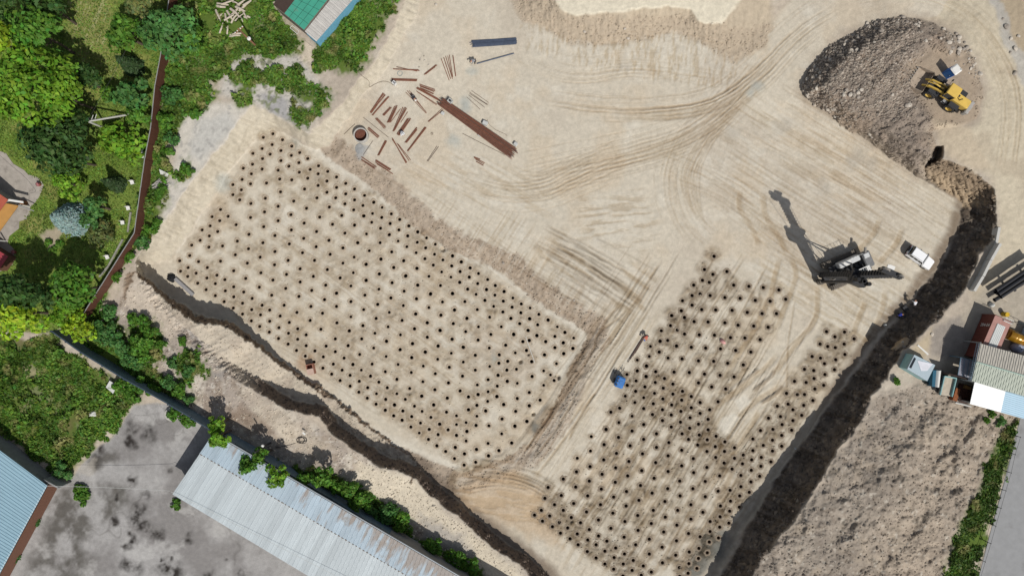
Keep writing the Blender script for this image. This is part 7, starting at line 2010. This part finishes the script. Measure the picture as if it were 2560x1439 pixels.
def span(pa, pb, sag, r, m, label):
    mb = MB(); n = 16
    mb.tube([(pb - pa) * (i / n) + Vector((0, 0, -sag * 4 * (i / n) * (1 - i / n))) for i in range(n + 1)], r, 4)
    o = mb.build('overhead_wire', m); o.location = pa; return tag(o, label, 'wire')
wm_ = mat('wire_pale', A(220, 220, 214), rough=.5)
A0w = Vector(bb.matrix_basis @ A0) + Vector((0, 0, .15))
span(A0w, W(425, 1226, 7.9), .35, .022, wm_, 'pale wire stretched from the blue roof corner to the long pale roof')
span(W(425, 1226, 7.9) + Vector((.3, 0, .35)), W(900, 1470, 8.9), .1, .02, wm_, 'thin wire running low over the long pale roof')
tpw = Vector(ap.location) + tp
span(tpw, W(414, -100, 8.5), .7, .016, black, 'dark wire from the braced pole towards the top edge')
span(Vector(lp.location) + Vector((0, 0, 5.75)), W(780, 300, 4.6), .3, .014, black, 'dark wire hanging from the wooden pole over the north clearing')

# ------------------------------------------------------------------ timber, sheets, odds and ends
drift = mat('driftwood', A(196, 184, 166), rough=.9, var=.18, scale=3)
wood_l = [((560, 30), (545, 52)), ((542, 28), (556, 58)), ((552, 86), (562, 60)), ((572, 90), (575, 70)), ((590, 20), (615, 2)), ((600, 30), (630, 3)), ((612, 18), (632, 6)), ((565, 55), (590, 42)), ((575, 45), (600, 20)), ((580, 60), (600, 35)), ((590, 56), (612, 38)), ((610, 28), (622, 52)), ((612, 45), (628, 46)),
          ((546, 12), (575, 16)), ((556, 2), (580, 4)), ((560, 15), (590, 6)), ((598, 8), (606, 30)), ((570, 30), (586, 55)), ((585, 8), (600, 14)), ((548, 20), (570, 24)), ((577, 90), (606, 86)), ((576, 94), (604, 92)), ((566, 38), (574, 60)), ((595, 22), (618, 34)), ((560, 62), (572, 75)), ((600, 42), (610, 58)), ((580, 26), (604, 48))]
for i, (a, b) in enumerate(wood_l):
    p0, p1 = G(*a), G(*b); L = (p1 - p0).length; r0 = random.uniform(.09, .20)
    o = MB().tube([(0, 0, r0), ((p1 - p0) * .5).xy.to_3d() + Vector((random.uniform(-.1, .1), random.uniform(-.1, .1), r0 + .18)), (p1 - p0).xy.to_3d() + Vector((0, 0, r0 + .1))], [r0, r0 * .9, r0 * .55], 7).build('log', drift)
    o.location = (p0.x, p0.y, zw(p0.x, p0.y) + .15 * (i % 4)); tag(o, 'bleached grey log in the wood pile at the top by the lamp pole', 'log', 'bleached logs in the wood pile')
branch = mat('branch_grey', A(176, 172, 166), rough=.9, var=.15, scale=3)
for i in range(26):
    a = (random.uniform(383, 400), random.uniform(455, 480)); an_ = random.uniform(-.9, -.1); L = random.uniform(18, 34)
    b = (a[0] + L * math.cos(an_), a[1] + L * math.sin(an_))
    p0, p1 = G(*a), G(*b); o = MB().tube([(0, 0, .06), (p1 - p0).xy.to_3d() + Vector((0, 0, .1))], [.055, .03], 5).build('branch', branch); o.location = (p0.x, p0.y, max(zw(p0.x, p0.y), zw(p1.x, p1.y)) + .05 + .035 * (i % 8))
    tag(o, 'thin grey branch in the brushwood stack right of the brown fence', 'branch', 'branches of the brushwood stack')
def board(name, quad, lift, t, m, label, cat, tilt=0):
    pts = [G(x, y) for x, y in quad]; c = sum(pts, Vector()) / 4
    zm = max(zw(p.x, p.y) for p in pts) + lift
    q = [Vector((p.x - c.x, p.y - c.y, tilt * (k in (0, 1)))) for k, p in enumerate(pts)]
    o = MB().slab(q, t).build(name, m); o.location = (c.x, c.y, zm); return tag(o, label, cat)
pale_s = mat('sheet_grey_pale', A(206, 206, 200), rough=.7, var=.08, scale=2, bump=.2)
board('sheet', [(402, 424), (426, 436), (420, 444), (404, 438)], .25, .03, pale_s, 'pale flat sheet lying above the brushwood stack', 'sheet', .2)
board('sheet', [(282, 949), (301, 961), (288, 982), (270, 966)], .5, .03, pale_s, 'crumpled white sheet on the weeds left of the panel wall', 'sheet', .25)
lump('white_bag', 234, 1033, groundz(234, 1033), 1.0, .9, .5, pale_s, 'white bag at the edge of the weeds on the concrete yard', 'bag', .3, 5, .3)
board('plank', [(2292, 863), (2295, 861), (2321, 884), (2318, 887)], .08, .07, white_p, 'long white plank lying above the scrap van body', 'plank')
board('plank', [(2492, 736), (2518, 752), (2517, 754), (2491, 738)], .2, .06, drift, 'pale plank below the big black pipes', 'plank')
fr_ = thing('window_frame', 'white empty window frame lying by the shed corner at the top', 'window frame', G(738, 76))
q = [G(x, y, .12) - fr_.location for x, y in ((731, 65), (748, 78), (744, 86), (726, 71))]
MB().tube(q + [q[0]], .05, 5).build('rails', white_p, fr_)
for (x, y, lb_) in ((334, 457, 'top'), (324, 521, 'middle'), (310, 557, 'third'), (272, 643, 'lowest')):
    ch = thing('garden_chair', {'top': 'white plastic chair at the brown fence beside the brushwood stack', 'middle': 'white plastic chair at the fence level with the blue spruce', 'third': 'white plastic chair at the upper end of the low garden kerb', 'lowest': 'white plastic chair near the lower end of the garden kerb'}[lb_], 'chair', G(x, y), random.uniform(-.5, .5))
    MB().rbox(-.26, .26, -.26, .26, .40, .45, .04).build('seat', white_p, ch)
    MB().rbox(-.26, .26, .20, .27, .45, .92, .03).build('backrest', white_p, ch)
    for sx in (-.22, .22):
        for sy in (-.22, .22): MB().tube([(sx, sy, 0), (sx * .95, sy * .95, .41)], .022, 5).build('leg', white_p, ch)
def planter(px, py, label):
    t = thing('flower_pot', label, 'flower pot', G(px, py))
    MB().lathe([(.16, 0), (.27, .42), (.29, .45), (.25, .45), (.22, .38), (.01, .36)], 18).build('pot', mat('terracotta', A(170, 92, 70), rough=.85, var=.1), t)
    rp_ = np.random.default_rng(int(px)); d = rp_.normal(size=(90, 3)); d /= np.linalg.norm(d, axis=1)[:, None]
    V_, C_ = leaf_cloud(d * np.array([.26, .26, .18]) + np.array([0, 0, .55]), d, .12, A(214, 150, 150, .7), r=rp_)
    leaf_object('flowers', V_, C_, t)
planter(101, 462, 'terracotta flower pot at the outer corner of the stone terrace'); planter(39, 630, 'terracotta flower pot by the crimson roof')
drum(63, 509, 3.8, .42, .75, mat('barrel_brown', A(128, 84, 50), rough=.7, var=.15), 'brown water barrel at the end of the white porch beam', 'water_barrel', 'barrel')
board('bench_rail', [(357, 358), (362, 360), (364, 396), (359, 397)], .5, .06, white_p, 'narrow white board leaning along the inside of the brown fence', 'board')
# road-side and east items
kb_m = mat('kerb_block', A(198, 196, 190), rough=.9, var=.08)
kp = [(2511, 566), (2503, 608), (2479, 650), (2459, 690), (2437, 727)]
for i in range(4):
    a = at_z(*kp[i], 1.0); b = at_z(*kp[i + 1], 1.0); L = (b - a).length
    o = MB().rbox(.02, L - .02, -.2, .2, -.1, 1.0, .03).build('concrete_barrier', kb_m); o.location = (a.x, a.y, zw(a.x, a.y)); o.rotation_euler = (0, 0, math.atan2(b.y - a.y, b.x - a.x))
    tag(o, ['top concrete wall block of the row beside the east bank', 'second concrete wall block of the row from the top', 'third concrete wall block of the row from the top', 'lowest concrete wall block of the row towards the black pipes'][i], 'concrete block')
blackp = mat('pipe_black', A(44, 44, 46), rough=.35, var=.1, spec=.5)
pdir = None
for i, (x0, y0, x1, y1, zz) in enumerate(((2490, 726, 2600, 652, 2.2), (2496, 735, 2606, 662, 2.2), (2488, 731, 2598, 657, 1.7), (2502, 742, 2612, 670, 1.7), (2486, 750, 2600, 682, .9))):
    zb = 5.0
    a, b = W(x0, y0, zb + zz), W(x1, y1, zb + zz)
    t = thing('steel_pipe', ['upper left big black pipe on the raised stack at the right edge', 'upper right big black pipe on the raised stack at the right edge', 'lower left big black pipe under the raised stack', 'lower right big black pipe under the raised stack', 'shortest lowest black pipe in front of the raised stack'][i], 'pipe', a)
    d = b - a; n_ = 20
    mb = MB(); mb.tube([Vector(), d], .26, 18, cap=False); mb.tube([d, Vector()], .23, 18, cap=False); mb.build('tube', blackp, t)
    e = d.normalized(); MB().tube([e * -.02, e * .12], .275, 18, cap=False).build('end_collar', steel_d, t)
for i, (x, y) in enumerate(((2512, 716), (2560, 690))):
    o = MB().box(-.6, .6, -.12, .12, 0, 1.4).box(-.75, .75, -.16, .16, 1.4, 1.5).build('pipe_rack', steel_d); p = W(x, y, 5.0); o.location = (p.x, p.y, zw(p.x, p.y)); o.rotation_euler = (0, 0, heading((2490, 726), (2600, 652)) + 1.57)
    tag(o, ['steel trestle under the near end of the big black pipes', 'steel trestle under the far end of the big black pipes'][i], 'trestle')
lump('white_sack', 2477, 762, 5.0, .8, .7, .6, pale_s, 'white sack on the ground below the shortest black pipe', 'sack', .2, 9, .15)
lump('soil_mound', 2252, 862, groundz(2250, 862) - .15, 3.0, 1.1, .9, mat('mound_soil', A(176, 156, 130), rough=.95, var=.2, scale=2.5, bump=.8), 'small sunlit soil mound on the edge of the shadowed east bank', 'mound', .55, 15, .32)
# black coil, white stool on the south-west strip
cc_ = thing('hose_coil', 'black hose coil lying on the grey strip above the long roof', 'hose coil', G(754, 1099))
mb = MB(); pts = []
for k in range(70):
    a = k * .42; pts.append((.55 * math.cos(a) + (.25 if k > 35 else -.1), .42 * math.sin(a), .05 + .004 * k))
mb.tube(pts, .035, 6).build('hose', black, cc_)
cable('hose', [(738, 1107), (720, 1112), (690, 1118)], .03, black, 'loose end of black hose left of the hose coil', 'hose')
p = G(764, 1080)
st = thing('folding_table', 'small white folding stand beside the black hose coil', 'stand', (p.x, p.y, zw(p.x, p.y)), heading((760, 1077), (768, 1083)))
MB().box(-.22, .22, -.12, .12, .72, .76).build('top', white_p, st)
for s in (1, -1): MB().tube([(s * .2, -.1, .72), (-s * .2, .25, 0)], .02, 5).build('leg', steel, st)

# ------------------------------------------------------------------ people
skin = mat('skin', A(196, 146, 118), rough=.6, var=.05)
def skin_mesh(name, J, E_, rad, m, parent, sub=1):
    me = bpy.data.meshes.new(name); me.from_pydata([J[k] for k in J], [(list(J).index(a), list(J).index(b)) for a, b in E_], [])
    o = bpy.data.objects.new(name, me); COL.objects.link(o)
    md = o.modifiers.new('skin', 'SKIN'); ss = o.modifiers.new('sub', 'SUBSURF'); ss.levels = sub; ss.render_levels = sub
    for i, k in enumerate(J):
        r = rad[k]; me.skin_vertices[0].data[i].radius = (r, r) if not hasattr(r, '__len__') else r
    me.skin_vertices[0].data[0].use_root = True
    dg = bpy.context.evaluated_depsgraph_get(); dg.update()
    nm = bpy.data.meshes.new_from_object(o.evaluated_get(dg))
    bpy.data.objects.remove(o)
    nm.materials.clear(); nm.materials.append(m)
    nm.polygons.foreach_set('use_smooth', [True] * len(nm.polygons))
    r_ = link(bpy.data.objects.new(name, nm), parent); return r_
def person(px, py, ang, pose, shirt, trouser, head_c, label, helmet=True):
    p = G(px, py); t = thing('person', label, 'person', (p.x, p.y, zw(p.x, p.y)), ang)
    if pose == 'stand':
        J = dict(pelvis=(0, 0, .93), chest=(.03, 0, 1.30), neck=(.04, 0, 1.48), head=(.07, 0, 1.66), crown=(.07, 0, 1.76), ls=(.03, .19, 1.40), le=(.06, .27, 1.12), lw=(.20, .24, .90), lh=(.25, .23, .82), rs=(.03, -.19, 1.40), re=(.06, -.27, 1.12), rw=(.20, -.24, .90), rh=(.25, -.23, .82),
                 lhip=(0, .10, .90), lk=(.04, .11, .50), la=(0, .12, .09), lt=(.17, .13, .04), rhip=(0, -.10, .90), rk=(.08, -.11, .50), ra=(-.02, -.12, .09), rt=(.15, -.13, .04))
    elif pose == 'bend':
        J = dict(pelvis=(-.12, 0, .90), chest=(.25, 0, 1.10), neck=(.44, 0, 1.14), head=(.58, 0, 1.10), crown=(.66, 0, 1.12), ls=(.33, .19, 1.10), le=(.42, .25, .82), lw=(.50, .18, .56), lh=(.53, .16, .47), rs=(.33, -.19, 1.10), re=(.42, -.25, .82), rw=(.50, -.18, .56), rh=(.53, -.16, .47),
                 lhip=(-.10, .10, .87), lk=(.02, .13, .48), la=(-.05, .14, .09), lt=(.13, .15, .04), rhip=(-.10, -.10, .87), rk=(.02, -.13, .48), ra=(-.05, -.14, .09), rt=(.13, -.15, .04))
    else:                                                               # kneeling, bent forward
        J = dict(pelvis=(-.15, 0, .42), chest=(.12, 0, .76), neck=(.26, 0, .88), head=(.38, 0, .95), crown=(.46, 0, 1.0), ls=(.18, .19, .80), le=(.34, .25, .58), lw=(.48, .18, .40), lh=(.54, .15, .33), rs=(.18, -.19, .80), re=(.34, -.25, .58), rw=(.48, -.18, .40), rh=(.54, -.15, .33),
                 lhip=(-.13, .11, .40), lk=(.22, .16, .38), la=(.10, .16, .08), lt=(.27, .17, .04), rhip=(-.13, -.11, .40), rk=(.16, -.14, .09), ra=(-.24, -.13, .08), rt=(-.38, -.13, .05))
    Ed = [('pelvis', 'chest'), ('chest', 'neck'), ('neck', 'head'), ('head', 'crown'), ('chest', 'ls'), ('ls', 'le'), ('le', 'lw'), ('lw', 'lh'), ('chest', 'rs'), ('rs', 're'), ('re', 'rw'), ('rw', 'rh'),
          ('pelvis', 'lhip'), ('lhip', 'lk'), ('lk', 'la'), ('la', 'lt'), ('pelvis', 'rhip'), ('rhip', 'rk'), ('rk', 'ra'), ('ra', 'rt')]
    R = dict(pelvis=.14, chest=.155, neck=.06, head=.098, crown=.07, ls=.07, le=.048, lw=.032, lh=.038, rs=.07, re=.048, rw=.032, rh=.038, lhip=.095, lk=.062, la=.042, lt=.04, rhip=.095, rk=.062, ra=.042, rt=.04)
    b = skin_mesh('body', J, Ed, R, skin, t, 2)
    # fingers, as short tapered chains at each hand
    mb = MB()
    for s in ('l', 'r'):
        hnd = Vector(J[s + 'h']); d = (hnd - Vector(J[s + 'w'])).normalized(); sd_ = Vector((0, 1, 0)) * (1 if s == 'l' else -1)
        for k in range(4):
            o_ = Vector((.0, 0, 0)) + sd_.cross(d).normalized() * (.012 * (k - 1.5)) + sd_ * .004
            L = (.07, .08, .075, .06)[k]; mb.tube([hnd + o_, hnd + o_ + d * L * .55, hnd + o_ + d * L * .9 - sd_ * .02], [.010, .009, .006], 5)
        mb.tube([hnd - d * .03, hnd + Vector((.03, 0, 0)) + d * .02], [.011, .007], 5)
    mb.build('fingers', skin, b)
    hv = Vector(J['head']); fw = Vector((1, 0, 0)) if pose == 'stand' else Vector((.8, 0, -.6))
    mb = MB().lathe([(.004, 0), (.02, .02), (.012, .05)], 8, T(*(hv + fw * .10)))
    mb.build('nose', skin, b)
    Js = {k: J[k] for k in ('pelvis', 'chest', 'neck', 'ls', 'le', 'lw', 'rs', 're', 'rw')}
    Js['pelvis'] = tuple(Vector(J['pelvis']) + (Vector(J['chest']) - Vector(J['pelvis'])) * .12)
    Js['lw'] = tuple(Vector(J['le']).lerp(Vector(J['lw']), .9)); Js['rw'] = tuple(Vector(J['re']).lerp(Vector(J['rw']), .9))
    skin_mesh('jacket', Js, [e for e in Ed if e[0] in Js and e[1] in Js], dict(pelvis=.172, chest=.185, neck=.075, ls=.088, le=.066, lw=.05, rs=.088, re=.066, rw=.05), shirt, t, 2)
    Jt = {k: J[k] for k in ('pelvis', 'lhip', 'lk', 'la', 'rhip', 'rk', 'ra')}
    skin_mesh('trousers', Jt, [e for e in Ed if e[0] in Jt and e[1] in Jt], dict(pelvis=.155, lhip=.108, lk=.078, la=.06, rhip=.108, rk=.078, ra=.06), trouser, t, 2)
    up_ = (Vector(J['crown']) - Vector(J['neck'])).normalized(); q_ = up_.to_track_quat('Z', 'Y').to_matrix().to_4x4()
    M = Matrix.Translation(hv + up_ * .03) @ q_
    if helmet:
        MB().lathe([(.165, .0), (.135, .015), (.128, .06), (.10, .12), (.05, .155), (.01, .165)], 16, M).build('helmet', head_c, t, True)
    else:
        MB().lathe([(.112, .0), (.116, .04), (.10, .095), (.05, .125), (.01, .13)], 14, M).build('hair', head_c, t, True)
    MB().box(-.05, .10, -.05, .05, -.045, .06, T(*(Vector(J['la']) + Vector((.06, 0, -.04))))).box(-.05, .10, -.05, .05, -.045, .06, T(*(Vector(J['ra']) + Vector((.06, 0, -.04))))).build('boots', black, t)
c_dark = mat('cloth_dark', A(58, 58, 62), rough=.9, var=.1); c_white = mat('cloth_white', A(226, 228, 232), rough=.9, var=.06); c_blue = mat('cloth_blue', A(48, 62, 150), rough=.9, var=.1)
c_red = mat('cloth_orange_red', A(206, 112, 96), rough=.9, var=.1); c_grey = mat('cloth_grey', A(140, 142, 146), rough=.9); c_navy = mat('cloth_navy', A(44, 50, 66), rough=.9)
h_blue = mat('helmet_blue', A(52, 116, 206), rough=.4, var=.02); h_white = mat('helmet_white', A(238, 238, 236), rough=.4, var=.02); hair_d = mat('hair_dark', A(40, 34, 30), rough=.7)
person(1035, 247, heading((1030, 240), (1045, 260)), 'bend', c_dark, c_grey, h_white, 'worker in dark clothes bending over rusty bars in the bar store')
person(1006, 333, heading((1004, 330), (1012, 345)), 'kneel', c_white, c_grey, h_white, 'worker in white kneeling on the thick rusty bundle')
person(1187, 157, heading((1200, 155), (1180, 162)), 'bend', c_grey, c_dark, hair_d, 'worker in grey bending at the left end of the blue grey pipe', False)
person(1614, 839, heading((1620, 830), (1606, 850)), 'bend', c_red, c_dark, h_blue, 'worker with blue helmet and orange red jacket at the rods between the drilled fields')
person(2243, 787, heading((2235, 790), (2250, 784)), 'kneel', c_blue, c_dark, hair_d, 'worker in a blue jacket crouching in the shadow of the east bank', False)
person(2277, 760, heading((2277, 770), (2278, 750)), 'bend', c_white, c_dark, hair_d, 'worker in a white shirt bending in the shadow of the east bank', False)
def toolbox(px, py, m, label, s=.5):
    p = G(px, py); t = thing('tool_box', label, 'box', (p.x, p.y, zw(p.x, p.y)), random.uniform(0, 3))
    MB().rbox(-s, s, -s * .6, s * .6, 0, .4, .04).build('body', m, t); MB().rbox(-s * 1.02, s * 1.02, -s * .62, s * .62, .401, .47, .03).build('lid', m, t); MB().tube([(-.15, 0, .47), (-.12, 0, .55), (.12, 0, .55), (.15, 0, .47)], .015, 5).build('handle', steel_d, t)
toolbox(2261, 772, black, 'black box on the ground between the two workers in the shadow')
toolbox(2252, 790, black, 'black case right beside the worker in blue in the shadow', .4)
lump('white_bag', 2212, 812, groundz(2212, 812), .5, .45, .3, pale_s, 'small white bag in the shadow below the crouching worker', 'bag', .3, 19, .25)
lump('white_bag', 1988, 1120, groundz(1988, 1120), .35, .3, .2, pale_s, 'tiny white bag at the dark foot of the east bank', 'bag', .3, 20, .25)
